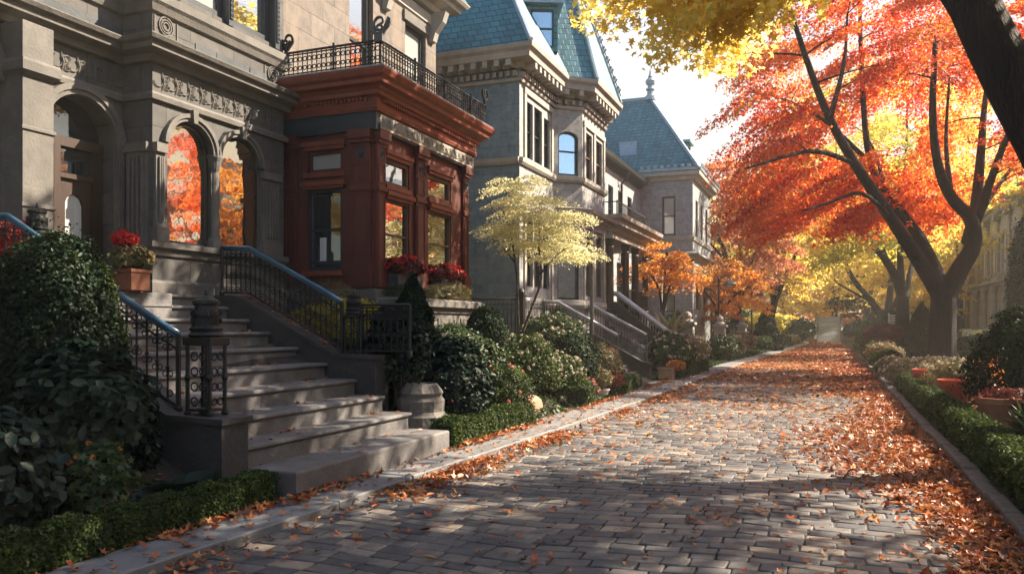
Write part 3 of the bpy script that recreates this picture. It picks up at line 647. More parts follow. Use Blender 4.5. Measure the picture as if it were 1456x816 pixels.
for yy in (YB0 + (W1[0] + W1[1]) / 2, YB0 + (W2[0] + W2[1]) / 2): mb.extr([(yy - .035, 4.32), (yy + .035, 4.32), (yy + .05, 4.5), (yy - .05, 4.5)], XA, XA + .11, 'x')
mb.build('arch_moulding', M['trim_a'], HA)
mb = MB(); fluted(mb, (XA, YB0), (XA, YB1), .02, .17, 2.68, 3.95, 0, .04, 3); mb.build('pilaster', M['trim_a'], HA)
mb = MB(); fluted(mb, (XA, YB0), (XA, YB1), 2.12, 2.52, 2.68, 3.95, 0, .04, 5); mb.build('pilaster', M['trim_a'], HA)
mb = MB(); fluted(mb, (XR + .001, YB0), (XA, YB0), .08, .44, 2.4, 3.95, 0, .03, 4); mb.build('pilaster', M['trim_a'], HA)
mb = MB(); c = (XA - .02, YB0 + 1.14, 0)
mb.lathe([(.11, 2.68), (.11, 2.78), (.085, 2.82), (.07, 2.9), (.062, 3.75), (.08, 3.8), (.1, 3.9), (.12, 3.96), (.12, 3.99)], c, 14); mb.build('column', M['trim_a'], HA)
mb = MB(); mb.sweep([(XR, YB0), (XA, YB0), (XA, YB1)], [(0, 2.5), (.03, 2.5), (.05, 2.56), (.1, 2.6), (.1, 2.675), (0, 2.678)])
mb.sweep([(XR, YB0), (XA, YB0), (XA, YB1)], [(0, 1.3), (.06, 1.3), (.06, 2.14), (.03, 2.18), (0, 2.18)]); mb.build('plinth', M['trim_a'], HA)
for (a, b_), ptilt in ((W1, 0), (W2, R(6.5))): window(HA, (XA, YB0), (XA, YB1), a, b_, 2.68, 3.98, .37, depth=.1, gm='glass_bright', rails=(), fw=.04, pane_tilt=ptilt)  # second pane tilted to mirror foliage instead of the red bay
# oriel window of navy joinery above the bay
window(HA, (XA, YB0), (XA, YB1), .42, 1.35, 5.98, 8.15, 0, depth=.1, fm='frame_navy', fw=.1, rails=(.55,), gm='glass_curtain')
window(HA, (XA, YB0), (XA, YB1), 1.42, 2.38, 5.98, 8.15, 0, depth=.1, fm='frame_navy', fw=.1, rails=(.55,))
mb = MB()
for u in (.36, 1.385, 2.43): mb.mark(); mb.box(XA - .1, YB0 + u - .05, 5.9, XA + .08, YB0 + u + .05, 8.3); mb.box(XA + .08, YB0 + u - .03, 6.0, XA + .1, YB0 + u + .03, 8.2); [mb.ring((XA + .1, YB0 + u, 6.05 + k * .07), .022, .008, (1, 0, 0), n=6, m=4) for k in range(30)]
mb.build_each('window_pilaster', M['frame_navy'], HA)
for (a, b_) in ((3.6, 4.5), (7.2, 8.1)): window(HA, (XR, -3), (XR, YB0), a, b_, 6.1, 8.0, 0, depth=.2)
# entrance: archivolt, door joinery
mb = MB(); archband(mb, (XR, -3), (XR, YB0), 9.82, 10.82, 3.92, .5, .13, 0, .07); archband(mb, (XR, -3), (XR, YB0), 6.2, 9.2, 4.3, .9, .16, 0, .07)
mb.box(XR, 6.68, 1.98, XR + .06, 6.81, 3.92, 0); mb.box(XR, 7.83, 1.98, XR + .06, 7.95, 3.92, 0)
for k in range(3): mb.box(XR + .062, 7.845 + k * .033, 2.2, XR + .075, 7.86 + k * .033, 3.85)
mb.build('door_arch', M['trim_a'], HA)
mb = MB(); xd = XR - .26
mb.box(xd, 6.82, 3.80, xd + .1, 7.82, 3.92); mb.box(xd, 6.82, 1.98, xd + .08, 6.92, 3.8); mb.box(xd, 7.1, 1.98, xd + .1, 7.19, 3.8); mb.box(xd, 7.68, 1.98, xd + .08, 7.82, 3.8)
mb.box(xd, 7.19, 3.42, xd + .07, 7.68, 3.48); mb.box(xd, 6.92, 3.42, xd + .07, 7.1, 3.48)
for k in range(4): mb.box(xd + .08, 7.69 + k * .03, 2.0, xd + .1, 7.705 + k * .03, 3.78)
dr = mb.build('door_frame', M['door_wood'], HA)
mb = MB(); wall(mb, (xd + .03, 7.19), (xd + .03, 7.68), 1.99, 3.42, [(.12, .37, 2.25, 3.1, .13)], t=.03); mb.box(xd - .02, 7.19, 1.99, xd - .003, 7.68, 3.42)
dd = mb.build('door', M['door_wood'], HA)
mb = MB(); mb.extr([(7.31, 2.25), (7.56, 2.25), (7.56, 3.1), (7.52, 3.19), (7.435, 3.23), (7.35, 3.19), (7.31, 3.1)], xd + .002, xd + .01, 'x'); mb.build('door_curtain', M['curtain'], dd)
mb = MB(); mb.lathe([(.0, 0), (.02, 0), (.025, .02), (.02, .04), (0, .045)], (xd + .05, 7.23, 2.6), 10); mb.build('handle', M['chrome'], dd)
mb = MB(); mb.mark(); mb.extr([(6.93, 2.5), (7.09, 2.5), (7.09, 3.0), (7.01, 3.1), (6.93, 3.0)], xd + .002, xd + .02, 'x'); mb.mark(); mb.box(xd + .002, 7.2, 3.5, xd + .02, 7.67, 3.78); mb.mark(); mb.box(xd, 6.82, 3.93, xd + .02, 7.82, 4.45); mb.build_each('side_light', M['glass_dim'], HA)
mb = MB(); mb.box(xd - .1, 6.7, 1.9, xd - .02, 7.9, 4.6); mb.box(xd - .05, 6.9, 1.99, xd, 7.1, 3.42); mb.build('door_recess', M['frame_dark'], HA)
# big pier beside the door, and the arched window behind the near hedge
mb = MB(); mb.box(XR, 6.3, .9, -8.25, 6.68, 4.96, bev=.01)
for z in (2.9, 3.75, 4.5): mb.box(-8.27, 6.28, z, -8.23, 6.7, z + .05, bev=.01)
mb.box(XR, 6.25, 4.35, -8.18, 6.73, 4.55, bev=.05); mb.build('pier', M['trim_a'], HA)
mb = MB(); A2, d2, n2, L2 = frame_axes((XR, -3), (XR, YB0)); obox(mb, A2, d2, n2, 6.2, 9.2, -.3, -.24, 1.95, 5.2); 
for u in (6.9, 7.7, 8.5): obox(mb, A2, d2, n2, u - .04, u + .04, -.24, -.18, 1.95, 4.9)
mb.build('arched_window', M['frame_dark'], HA)
mb = MB(); mb.sweep(path[:4], CORN(8.9, .45, .5)); mb.build('roof_cornice', M['trim_a'], HA)

# ------------------------------------------------------------------ house B: brown ashlar house with the oxblood bay
XB = -8.45; YC0, YC1 = 10.7, 16.7; XF = -6.6; YR0, YR1 = 10.92, 14.4
HB = thing('town_house', 'brown ashlar town house with projecting oxblood red wooden bay window', 'house', (XB, 13.7, 1.3))
mb = MB()
wB = [(2.4, 3.25, 5.9, 8.3, 0), (4.55, 5.5, 5.9, 8.1, 0), (4.9, 5.6, 2.4, 4.2, 0)]
wall(mb, (XB, YC0), (XB, YC1), .9, 8.65, wB, t=.2)
wall(mb, (XB, YC1), (-14, YC1), .9, 8.65)
mb.add([(-14, 10.7, 8.65), (XB, 10.7, 8.65), (XB, YC1, 8.65), (-14, YC1, 8.65)], [(0, 1, 2, 3)]); mb.add([(-14, 10.7, .9), (-14, 10.7, 8.65), (-14, YC1, 8.65), (-14, YC1, .9)], [(0, 1, 2, 3)])
mb.build('wall', M['stone_b'], HB)
window(HB, (XB, YC0), (XB, YC1), *wB[0][:4], depth=.14, fw=.09, fm='frame_dark', rails=(.5,))
window(HB, (XB, YC0), (XB, YC1), *wB[1][:4], depth=.14, fw=.09, fm='frame_dark', rails=(.5,), gm='glass_curtain')
window(HB, (XB, YC0), (XB, YC1), *wB[2][:4], depth=.14, fm='frame_dark')
mb = MB()
for o in wB[:2]: mb.mark(); mb.box(XB, YC0 + o[0] - .1, o[3], XB + .05, YC0 + o[1] + .1, o[3] + .22, bev=.01); mb.mark(); mb.box(XB, YC0 + o[0] - .08, o[2] - .12, XB + .1, YC0 + o[1] + .08, o[2], bev=.01)
mb.build_each('lintel', M['trim_a'], HB)
mb = MB(); mb.sweep([(XB, YC0), (XB, YC1), (XB - 1, YC1)], CORN(8.65, .4, .6)); mb.sweep([(XB, YC0), (XB, YC1), (XB - 1, YC1)], [(0, 8.35), (.05, 8.38), (.06, 8.6), (0, 8.64)])
for yy in (16.45, 14.4, 12.4, 11): mb.extr([(XB, 8.0), (XB + .1, 8.02), (XB + .16, 8.2), (XB + .34, 8.42), (XB + .42, 8.64), (XB, 8.64)], yy - .09, yy + .09)
mb.build('roof_cornice', M['trim_c'], HB)
mb = MB(); mb.add([(XB + .6, YC0, 9.07), (XB + .6, YC1 + .5, 9.07), (XB - .8, YC1 - .8, 11), (XB - .8, YC0, 11), (-14, YC1 + .5, 9.07), (-14, YC1 - .8, 11)], [(0, 1, 2, 3), (1, 4, 5, 2)])
mb.add([(XB - .8, YC0, 11), (XB - .8, YC1 - .8, 11), (-14, YC1 - .8, 11), (-14, YC0, 11)], [(0, 1, 2, 3)]); mb.build('roof', M['slate'], HB)
# stone base under the bay
mb = MB(); pb = [(-8.3, YR0), (XF, YR0), (XF, YR1), (-8.3, YR1)]
mb.sweep(pb, [(0, .9), (.04, .9), (.04, 1.95), (.07, 2.0), (.07, 2.14), (.03, 2.18), (0, 2.18)]); mb.build('bay_base', M['trim_a'], HB)
# bay walls
mb = MB(); fo = [(.35, 1.13, 2.5, 3.62, 0), (.35, 1.13, 3.86, 4.26, 0), (1.82, 2.74, 2.5, 3.62, 0), (1.82, 2.74, 3.86, 4.26, 0)]
so = [(.48, 1.12, 2.48, 3.76, 0), (.48, 1.12, 4.04, 4.38, 0)]
wall(mb, (-8.3, YR0), (XF, YR0), 2.18, 4.66, so, t=.12); wall(mb, (XF, YR0), (XF, YR1), 2.18, 4.66, fo, t=.12); wall(mb, (XF, YR1), (-8.3, YR1), 2.18, 4.66, so, t=.12)
mb.build('bay_wall', M['red'], HB)
SA, SB = (-8.3, YR0), (XF, YR0); FA, FB = (XF, YR0), (XF, YR1)
window(HB, SA, SB, *so[0][:4], depth=.08, fm='frame_navy', gm='glass_dim', fw=.05, rails=(.5, .1), mull=())
window(HB, SA, SB, *so[1][:4], depth=.08, fm='red', gm='glass_curtain', fw=.05, rails=())
mb = MB(); A2, d2, n2, _ = frame_axes(SA, SB); obox(mb, A2, d2, n2, .66, .78, -.072, -.066, 2.62, 3.0); mb.build('white_card', M['curtain'], HB)
for i in (0, 2): window(HB, FA, FB, *fo[i][:4], depth=.07, fm='frame_brown', gm='glass', fw=.04, rails=(.5,))
for i in (1, 3): window(HB, FA, FB, *fo[i][:4], depth=.07, fm='frame_brown', gm='glass', fw=.05, rails=())
# pilasters with sunk panels, sills and mouldings of the bay
mb = MB()
for (A_, B_, ws) in ((FA, FB, ((.03, .27), (1.3, 1.62), (3.2, 3.44))), (SA, SB, ((1.33, 1.66), (.05, .3)))):
    A2, d2, n2, _ = frame_axes(A_, B_)
    for (a, b_) in ws:
        mb.mark(); obox(mb, A2, d2, n2, a, b_, 0, .05, 2.19, 4.62); obox(mb, A2, d2, n2, a - .03, b_ + .03, 0, .09, 2.19, 2.5); obox(mb, A2, d2, n2, a - .02, b_ + .02, 0, .075, 2.5, 2.54)
        obox(mb, A2, d2, n2, a - .02, b_ + .02, 0, .08, 3.7, 3.77); obox(mb, A2, d2, n2, a - .03, b_ + .03, 0, .1, 4.44, 4.5); obox(mb, A2, d2, n2, a - .045, b_ + .045, 0, .13, 4.5, 4.64)
        for (z0, z1) in ((2.6, 3.64), (3.82, 4.12), (4.16, 4.4)):
            obox(mb, A2, d2, n2, a + .03, a + .045, .05, .062, z0, z1); obox(mb, A2, d2, n2, b_ - .045, b_ - .03, .05, .062, z0, z1)
            obox(mb, A2, d2, n2, a + .045, b_ - .045, .05, .062, z0, z0 + .015); obox(mb, A2, d2, n2, a + .045, b_ - .045, .05, .062, z1 - .015, z1)
mb.build_each('bay_pilaster', M['red'], HB)
mb = MB()
for (A_, B_, ws) in ((FA, FB, ((.32, 1.16), (1.79, 2.77))), (SA, SB, ((.42, 1.18),))):
    A2, d2, n2, _ = frame_axes(A_, B_)
    for (a, b_) in ws:
        top = 3.62 if A_ == FA else 3.76; tr0 = 3.86 if A_ == FA else 4.04; tr1 = 4.26 if A_ == FA else 4.38
        mb.mark(); obox(mb, A2, d2, n2, a, b_, 0, .06, top, top + .05); obox(mb, A2, d2, n2, a - .03, b_ + .03, 0, .1, top + .05, top + .12); obox(mb, A2, d2, n2, a, b_, 0, .05, tr0 - .09, tr0 - .01)
        obox(mb, A2, d2, n2, a, b_, 0, .04, tr1 + .01, tr1 + .07); obox(mb, A2, d2, n2, a - .03, b_ + .03, 0, .07, tr1 + .07, tr1 + .14); obox(mb, A2, d2, n2, a, b_, 0, .09, 2.38, 2.46)
mb.build_each('bay_moulding', M['red_warm'], HB, boxes=True)
mb = MB()
for (A_, B_, ws) in ((FA, FB, ((.03, .27), (1.3, 1.62), (3.2, 3.44))), (SA, SB, ((1.33, 1.66),))):
    A2, d2, n2, _ = frame_axes(A_, B_)
    for (a, b_) in ws:
        c_ = (a + b_) / 2; mb.mark(); obox(mb, A2, d2, n2, c_ - .065, c_ + .065, .05, .056, 4.19, 4.37)
        for rr in (.05, .03): mb.ring(P3(A2, d2, n2, c_, .06, 4.28), rr, .009, (n2.x, n2.y, 0), n=9, m=4)
mb.build_each('rosette_panel', M['teal_dark'], HB)
pbay = [(-8.3, YR0), (XF, YR0), (XF, YR1), (-8.3, YR1)]
mb = MB(); mb.sweep(pbay, [(0, 4.62), (.09, 4.62), (.10, 4.9), (0, 4.9)]); mb.build('bay_frieze', M['teal_dark'], HB)
mb = MB(); mb.box(XF + .1, YR0 + .02, 4.655, XF + .112, YR1 - .02, 4.87); relief(mb, (XF, YR0), (XF, YR1), 4.67, 4.86, .125, step=.06); mb.build('bay_relief', M['frieze'], HB)
mb = MB(); mb.sweep(pbay, [(0, 4.9), (.13, 4.9), (.15, 4.95), (.13, 4.97), (.14, 5.1), (.2, 5.13), (.2, 5.2), (0, 5.2)])
modillions(mb, [(p[0], p[1]) for p in pbay], .14, .19, 5.05, 5.1, .07, .035)
mb.sweep(pbay, [(0, 5.2), (.22, 5.2), (.25, 5.24), (.33, 5.27), (.34, 5.33), (.39, 5.37), (.42, 5.44), (.42, 5.47), (0, 5.48)]); mb.build('bay_cornice', M['red_warm'], HB)
# iron cresting round the bay roof
def cresting(par, name='cresting'):
    mb = MB(); pth = [(-8.25, YR0 - .28), (XF + .28, YR0 - .28), (XF + .28, YR1 + .25)]
    for i in range(2):
        A2, d2, n2, L = frame_axes(pth[i], pth[i + 1])
        for z in (5.5, 5.56, 5.86, 5.9): mb.tube([P3(A2, d2, n2, 0, 0, z), P3(A2, d2, n2, L, 0, z)], .012 if z < 5.88 else .02, 5)
        k = int(L / .085)
        for j in range(k + 1):
            u = j * L / k; mb.tube([P3(A2, d2, n2, u, 0, 5.48), P3(A2, d2, n2, u, 0, 5.88)], .011, 4, cap=False)
            if j < k:
                uu = u + L / k / 2; mb.ring(P3(A2, d2, n2, uu, 0, 5.64), .033, .010, (n2.x, n2.y, 0), n=7, m=3); mb.ring(P3(A2, d2, n2, uu, 0, 5.78), .036, .010, (n2.x, n2.y, 0), n=7, m=3)
        for j in range(int(L / 1.1) + 1):
            u = min(L, j * 1.1); mb.tube([P3(A2, d2, n2, u, 0, 5.48), P3(A2, d2, n2, u, 0, 5.96)], .02, 6)
    return mb.build(name, M['iron'], par)
cresting(HB)
def scroll(mb, c, s, flip=1, axis='y', r=.018):
    """S-scroll bracket standing on c"""
    pts = []
    for i in range(22):
        t_ = i / 21; a = -math.pi * .5 + t_ * math.pi * 2.6; rr = .02 + .16 * t_
        pts.append((math.cos(a) * rr, .30 + math.sin(a) * rr))
    pts = pts[::-1] + [] ; pts = [(0, 0), (.04, .08), (.1, .14)] [:1] + pts
    q = [(c[0], c[1] + flip * p[0] * s, c[2] + p[1] * s) if axis == 'y' else (c[0] + flip * p[0] * s, c[1], c[2] + p[1] * s) for p in pts]
    mb.tube(q, [r * (1.1 - .6 * i / len(q)) for i in range(len(q))], 6)
mb = MB(); scroll(mb, (XF + .28, YR0 - .28, 5.9), .9, 1, 'x', .03); scroll(mb, (XF + .25, YR0 - .28, 5.9), .6, -1, 'x', .03); mb.box(XF + .2, YR0 - .33, 5.86, XF + .34, YR0 - .23, 5.98, bev=.01); mb.build('corner_scroll', M['iron_grey'], HB)
mb = MB(); scroll(mb, (XF + .28, YR1 + .25, 5.88), .9, -1, 'y', .02); mb.build('corner_scroll', M['iron'], HB)
mb = MB(); scroll(mb, (-8.0, YR0 - .28, 5.88), .8, -1, 'x', .03); scroll(mb, (-8.05, YR0 - .28, 5.88), .6, 1, 'x', .03); mb.build('corner_scroll', M['iron'], HB)
mb = MB(); mb.prism([(-8.44, YR0 - .4), (XF + .4, YR0 - .4), (XF + .4, YR1 + .38), (-8.44, YR1 + .38)], 5.482, 5.5); mb.build('bay_roof', M['lead'], HB)
# stone planter ledge below the bay
PL = thing('stone_planter', 'long grey stone planter ledge with moulded rim below red bay', 'planter', (-6.2, 12.5, 1.2))
mb = MB(); mb.box(XF + .08, 10.95, 1.2, -6.14, 13.85, 1.8); mb.sweep([(XF + .08, 10.95), (-6.14, 10.95), (-6.14, 13.85), (XF + .08, 13.85)], [(0, 1.8), (.03, 1.8), (.05, 1.86), (.11, 1.9), (.11, 2.0), (.06, 2.03), (0, 2.03)])
mb.prism([(XF + .1, 10.96), (-6.15, 10.96), (-6.15, 13.84), (XF + .1, 13.84)], 1.801, 1.99)
for yy in (11.3, 12.2, 13.1): mb.box(-6.14, yy, 1.35, -6.12, yy + .6, 1.72, bev=.008)
mb.build('trough', M['trim_a'], PL)

# ------------------------------------------------------------------ house C: blue-grey ashlar house with polygonal bay and slate roofs
HC = thing('town_house', 'blue-grey ashlar town house with polygonal bay and steep blue slate roof', 'house', (-7, 21, 1.3))
XC = -7.0; YC = 18.3; cp = [(-14, YC), (XC, YC), (XC, 20.9), (-6.37, 21.53), (-6.37, 23.9), (-7.2, 24.7), (-8.2, 24.7)]
ZT = 7.8
mb = MB()
oA = [(.45, .95, 5.75, 7.15, 0), (1.05, 1.65, 5.75, 7.15, 0), (1.8, 2.3, 5.75, 7.05, 0), (.4, .95, 2.55, 4.3, 0), (1.05, 1.65, 2.55, 4.3, 0), (1.75, 2.25, 2.55, 4.25, 0)]
oB = [(.14, .76, 5.7, 6.72, .18), (.12, .78, 2.3, 4.2, 0)]
oC = [(.3, .95, 5.7, 7.0, 0), (1.4, 2.05, 5.7, 7.0, 0), (.25, .95, 2.4, 4.2, 0), (1.35, 2.1, 2.4, 4.2, 0)]
wall(mb, cp[1], cp[2], .9, ZT, oA, t=.18); wall(mb, cp[2], cp[3], .9, ZT, oB, t=.16); wall(mb, cp[3], cp[4], .9, ZT, oC, t=.16); wall(mb, cp[4], cp[5], .9, ZT); wall(mb, cp[5], cp[6], .9, ZT)
mb.add([(-14, YC, .9), (-14, YC, ZT), (-14, 24.7, ZT), (-14, 24.7, .9)], [(0, 1, 2, 3)]); mb.add([(p[0], p[1], ZT) for p in cp] + [(-14, 24.7, ZT)], [tuple(range(8))])
mb.build('wall', M['stone_c'], HC)
mb = MB(); wall(mb, cp[0], cp[1], .9, ZT); mb.build('side_wall', M['stone_c_shade'], HC)
mb = MB(); mb.add([P3(*frame_axes(cp[1], cp[2])[:3], u, .012, z) for z in (1, ZT) for u in (-.0, 2.6)], []); 
A2, d2, n2, L2 = frame_axes(cp[1], cp[2])
for z0, z1 in ((5.5, 5.66), (4.42, 4.55)): mb.sweep(cp[1:6], [(0, z0), (.05, z0), (.09, z0 + .06), (.1, z1), (0, z1 + .02)])
mb.sweep(cp[:2] + [cp[1]], [(0, 5.5)] * 2) if False else None
mb.sweep([cp[0], cp[1]], [(0, 5.5), (.05, 5.5), (.09, 5.56), (.1, 5.66), (0, 5.68)])
mb.sweep(cp[1:5], [(0, 2.05), (.05, 2.05), (.08, 2.15), (.06, 2.26), (0, 2.28)])
mb.build('string_course', M['trim_c'], HC)
for o in oA[:3]: window(HC, cp[1], cp[2], *o, depth=.12, fm='frame_dark', fw=.05, gm='glass')
for o in oA[3:]: window(HC, cp[1], cp[2], *o, depth=.12, fm='frame_dark', fw=.05, gm='glass')
window(HC, cp[2], cp[3], *oB[0], depth=.1, fm='frame_dark', gm='glass_blue', fw=.05, rails=(.55,)); window(HC, cp[2], cp[3], *oB[1], depth=.1, fm='frame_dark', gm='glass', fw=.05, rails=())
for o in oC: window(HC, cp[3], cp[4], *o, depth=.1, fm='frame_brown', fw=.05, gm='glass')
mb = MB()   # raised limestone surrounds on the street fronts
A2, d2, n2, L2 = frame_axes(cp[1], cp[2])
for (z0, z1) in ((5.68, 7.3), (2.3, 4.4)):
    mb.mark()
    for (u0, u1) in ((.28, .42), (2.36, 2.5)): obox(mb, A2, d2, n2, u0, u1, 0, .04, z0, z1)
    obox(mb, A2, d2, n2, .28, 2.5, 0, .05, z1, z1 + .14)
A2, d2, n2, L2 = frame_axes(cp[3], cp[4])
for (z0, z1) in ((5.68, 7.12), (2.3, 4.3)):
    mb.mark()
    for (u0, u1) in ((.08, .22), (1.08, 1.26), (2.15, 2.3)): obox(mb, A2, d2, n2, u0, u1, 0, .04, z0, z1)
    obox(mb, A2, d2, n2, .05, 2.32, 0, .05, z1, z1 + .14)
mb.build_each('window_surround', M['trim_c'], HC, boxes=True)
mb = MB(); mb.sweep([(-6.9, 21.0), (-6.3, 21.55), (-6.3, 23.9), (-7.1, 24.75)], [(0, 4.55), (.08, 4.55), (.14, 4.62), (.26, 4.66), (.3, 4.76), (0, 4.84)]); mb.build('bay_cornice', M['trim_c'], HC)
# deep bracketed cornice
mb = MB(); cpc = cp
mb.sweep(cpc, [(0, 7.5), (.06, 7.5), (.08, 7.56), (.04, 7.6), (0, 7.6)])
mb.sweep(cpc, [(0, ZT), (.1, ZT), (.14, ZT + .12), (.4, ZT + .16), (.42, ZT + .3), (.5, ZT + .36), (.52, ZT + .46), (0, ZT + .5)])
modillions(mb, cpc[:6], .0, .38, ZT + .0, ZT + .15, .3, .13); modillions(mb, cpc[:6], .0, .12, 7.62, 7.74, .17, .09)
mb.build('bracketed_cornice', M['trim_c'], HC)
ZR = ZT + .48
mb = MB()
def q(x, y, z): return (x, y, z)
x0, y0 = XC + .45, YC - .45
e = .52; H1 = 3.6
mb.add([q(-14.5, y0, ZR), q(x0, y0, ZR), q(x0 - e * H1, y0 + e * H1, ZR + H1), q(-14.5, y0 + e * H1, ZR + H1)], [(0, 1, 2, 3)])
mb.add([q(x0, y0, ZR), q(x0, 25.2, ZR), q(x0 - e * H1, 25.2, ZR + H1), q(x0 - e * H1, y0 + e * H1, ZR + H1)], [(0, 1, 2, 3)])
mb.add([q(-14.5, y0 + e * H1, ZR + H1), q(x0 - e * H1, y0 + e * H1, ZR + H1), q(x0 - e * H1, 25.2, ZR + H1), q(-14.5, 25.2, ZR + H1)], [(0, 1, 2, 3)])
mb.add([q(x0, 25.2, ZR), q(-14.5, 25.2, ZR), q(-14.5, 25.2, ZR + H1), q(x0 - e * H1, 25.2, ZR + H1)], [(0, 1, 2, 3)])
mb.build('roof', M['slate'], HC)
mb = MB()   # tall pyramid roof over the bay
ap = (-7.35, 22.75, ZR + 4.6); bp_ = [(-7.3, 20.6), (-5.9, 21.35), (-5.9, 24.0), (-7.0, 25.2), (-9.2, 25.2), (-9.2, 20.6)]
mb.add([(p[0], p[1], ZR) for p in bp_] + [ap], [(i, (i + 1) % 6, 6) for i in range(6)]); mb.build('bay_roof', M['slate_b'], HC)
mb = MB()
for p in bp_[1:3]: mb.tube([(p[0], p[1], ZR + .02), ap], .06, 6)
p = bp_[2]
for k in range(1, 15):
    t_ = k / 16; c_ = (p[0] * (1 - t_) + ap[0] * t_, p[1] * (1 - t_) + ap[1] * t_ , ZR + (ap[2] - ZR) * t_ + .14)
    mb.ring(c_, .1, .03, (0, 1, 0), n=8, m=4)
mb.tube([(p[0], p[1] + .05, ZR + .26), (ap[0], ap[1], ap[2] + .26)], .035, 5)
mb.build('roof_cresting', M['lead'], HC)
mb = MB(); mb.tube([(x0, y0, ZR + .03), (x0 - e * H1, y0 + e * H1, ZR + H1)], .07, 6); mb.build('hip_flashing', M['lead'], HC)
def dormer(par, c, ang, w_, h, dep, mat='slate', gm='glass_blue'):
    ca, sa = math.cos(ang), math.sin(ang); A = (c[0] - ca * w_ / 2, c[1] - sa * w_ / 2); B = (c[0] + ca * w_ / 2, c[1] + sa * w_ / 2)
    A2, d, n, L = frame_axes(A, B); mb = MB(); wall(mb, A, B, c[2], c[2] + h, [(.1, w_ - .1, c[2] + .12, c[2] + h - .12, 0)], t=.08)
    for u in (0, L): mb.add([P3(A2, d, n, u, 0, c[2]), P3(A2, d, n, u, -dep, c[2]), P3(A2, d, n, u, -dep, c[2] + h), P3(A2, d, n, u, 0, c[2] + h)], [(0, 1, 2, 3)])
    o = mb.build('dormer', M[mat], par)
    mb = MB(); V = []
    for oo in (.16, -dep): V += [P3(A2, d, n, -.14, oo, c[2] + h), P3(A2, d, n, L + .14, oo, c[2] + h), P3(A2, d, n, L + .14, oo, c[2] + h + .1), P3(A2, d, n, L / 2, oo, c[2] + h + .26), P3(A2, d, n, -.14, oo, c[2] + h + .1)]
    mb.add(V, [(0, 1, 2, 3, 4), (9, 8, 7, 6, 5)] + [(i, 5 + i, 5 + (i + 1) % 5, (i + 1) % 5) for i in range(5)]); mb.build('dormer_roof', M['lead'], o)
    window(o, A, B, .1, w_ - .1, c[2] + .12, c[2] + h - .12, 0, depth=.05, fm='frame_dark', gm=gm, fw=.05)
    return o
dormer(HC, (-7.1, 20.25, ZR + .55), R(25), .82, 1.25, 1.6)

# ------------------------------------------------------------------ house D: wing with porch and hipped corner tower
HD = thing('town_house', 'grey ashlar corner house with dark porch and hipped teal slate roof with finial', 'house', (-6.5, 36, .8))
XW = -8.2; YT = 37.2; XT = -5.8; YE = 43
mb = MB(); oW = [(6.6, 7.4, 5.4, 7.2, 0), (8.2, 9.0, 5.4, 7.2, 0), (9.9, 10.7, 5.4, 7.2, 0), (1.5, 2.5, 1.95, 4.2, 0), (8, 9, 2.3, 4.2, 0)]
wall(mb, (XW, 24.7), (XW, YT), .6, 8.0, oW, t=.2)
oT = [(1.0, 1.62, 5.7, 7.5, 0), (.9, 1.6, 2.2, 4.0, 0)]; oF = [(.8, 1.5, 5.7, 7.4, 0), (2.4, 3.1, 5.7, 7.4, 0), (4, 4.7, 5.7, 7.4, 0), (.9, 2.1, 2.3, 4.2, 0), (3.2, 4.4, 2.3, 4.2, 0)]
wall(mb, (XW, YT), (XT, YT), .6, 8.4, oT, t=.16); wall(mb, (XT, YT), (XT, YE), .6, 8.4, oF, t=.16); wall(mb, (XT, YE), (-14, YE), .6, 8.4)
mb.add([(-14, 24.7, .6), (-14, 24.7, 8), (-14, YE, 8), (-14, YE, .6)], [(0, 1, 2, 3)]); mb.add([(-14, 24.7, 8), (XW, 24.7, 8), (XW, YT, 8), (XT, YT, 8), (XT, YE, 8), (-14, YE, 8)], [(0, 1, 2, 3, 4, 5)])
mb.build('wall', M['stone_d'], HD)
for o in oW[:3]: window(HD, (XW, 24.7), (XW, YT), *o, depth=.12, fm='frame_navy', gm='glass_dim')
window(HD, (XW, 24.7), (XW, YT), *oW[4], depth=.12, fm='frame_dark'); window(HD, (XW, 24.7), (XW, YT), *oW[3], depth=.12, fm='door_wood', gm='glass_dim', name='door', fw=.12)
window(HD, (XW, YT), (XT, YT), *oT[0], depth=.1, fm='frame_dark', gm='glass_curtain', fw=.09); window(HD, (XW, YT), (XT, YT), *oT[1], depth=.1, fm='frame_navy', gm='glass')
for o in oF: window(HD, (XT, YT), (XT, YE), *o, depth=.1, fm='frame_brown')
dp = [(XW, YT), (XT, YT), (XT, YE)]
mb = MB(); mb.sweep(dp, [(0, 5.45), (.06, 5.45), (.1, 5.6), (0, 5.64)]); mb.sweep(dp, [(0, 4.6), (.06, 4.6), (.12, 4.72), (.3, 4.78), (.3, 4.86), (0, 4.95)]); mb.sweep(dp, [(0, 8.2), (.1, 8.2), (.16, 8.34), (.34, 8.4), (.36, 8.56), (0, 8.6)]); mb.build('string_course', M['trim_c'], HD)
mb = MB(); mb.sweep([(XW, 24.7), (XW, YT - .35)], [(0, 7.85), (.1, 7.85), (.3, 8.02), (.42, 8.05), (.45, 8.2), (0, 8.25)]); mb.tube([(XW + .35, 33.2, 8.0), (XW + .3, 33.2, 7.7), (XW + .08, 33.2, 7.5), (XW + .08, 33.2, 1.2)], .05, 6); mb.build('gutter', M['frame_dark'], HD)
mb = MB(); ZD = 8.6
zr = 12.7; x0, y0, x1, y1 = XT + .35, YT - .35, -14.5, YE + .35
rp = [(x0, y0, ZD), (x0, y1, ZD), (x1, y1, ZD), (x1, y0, ZD), (-8.2, 39.4, zr), (-8.2, 41, zr), (-12.5, 41, zr), (-12.5, 39.3, zr)]
mb.add(rp, [(3, 0, 4, 7), (0, 1, 5, 4), (1, 2, 6, 5), (2, 3, 7, 6), (4, 5, 6, 7)])
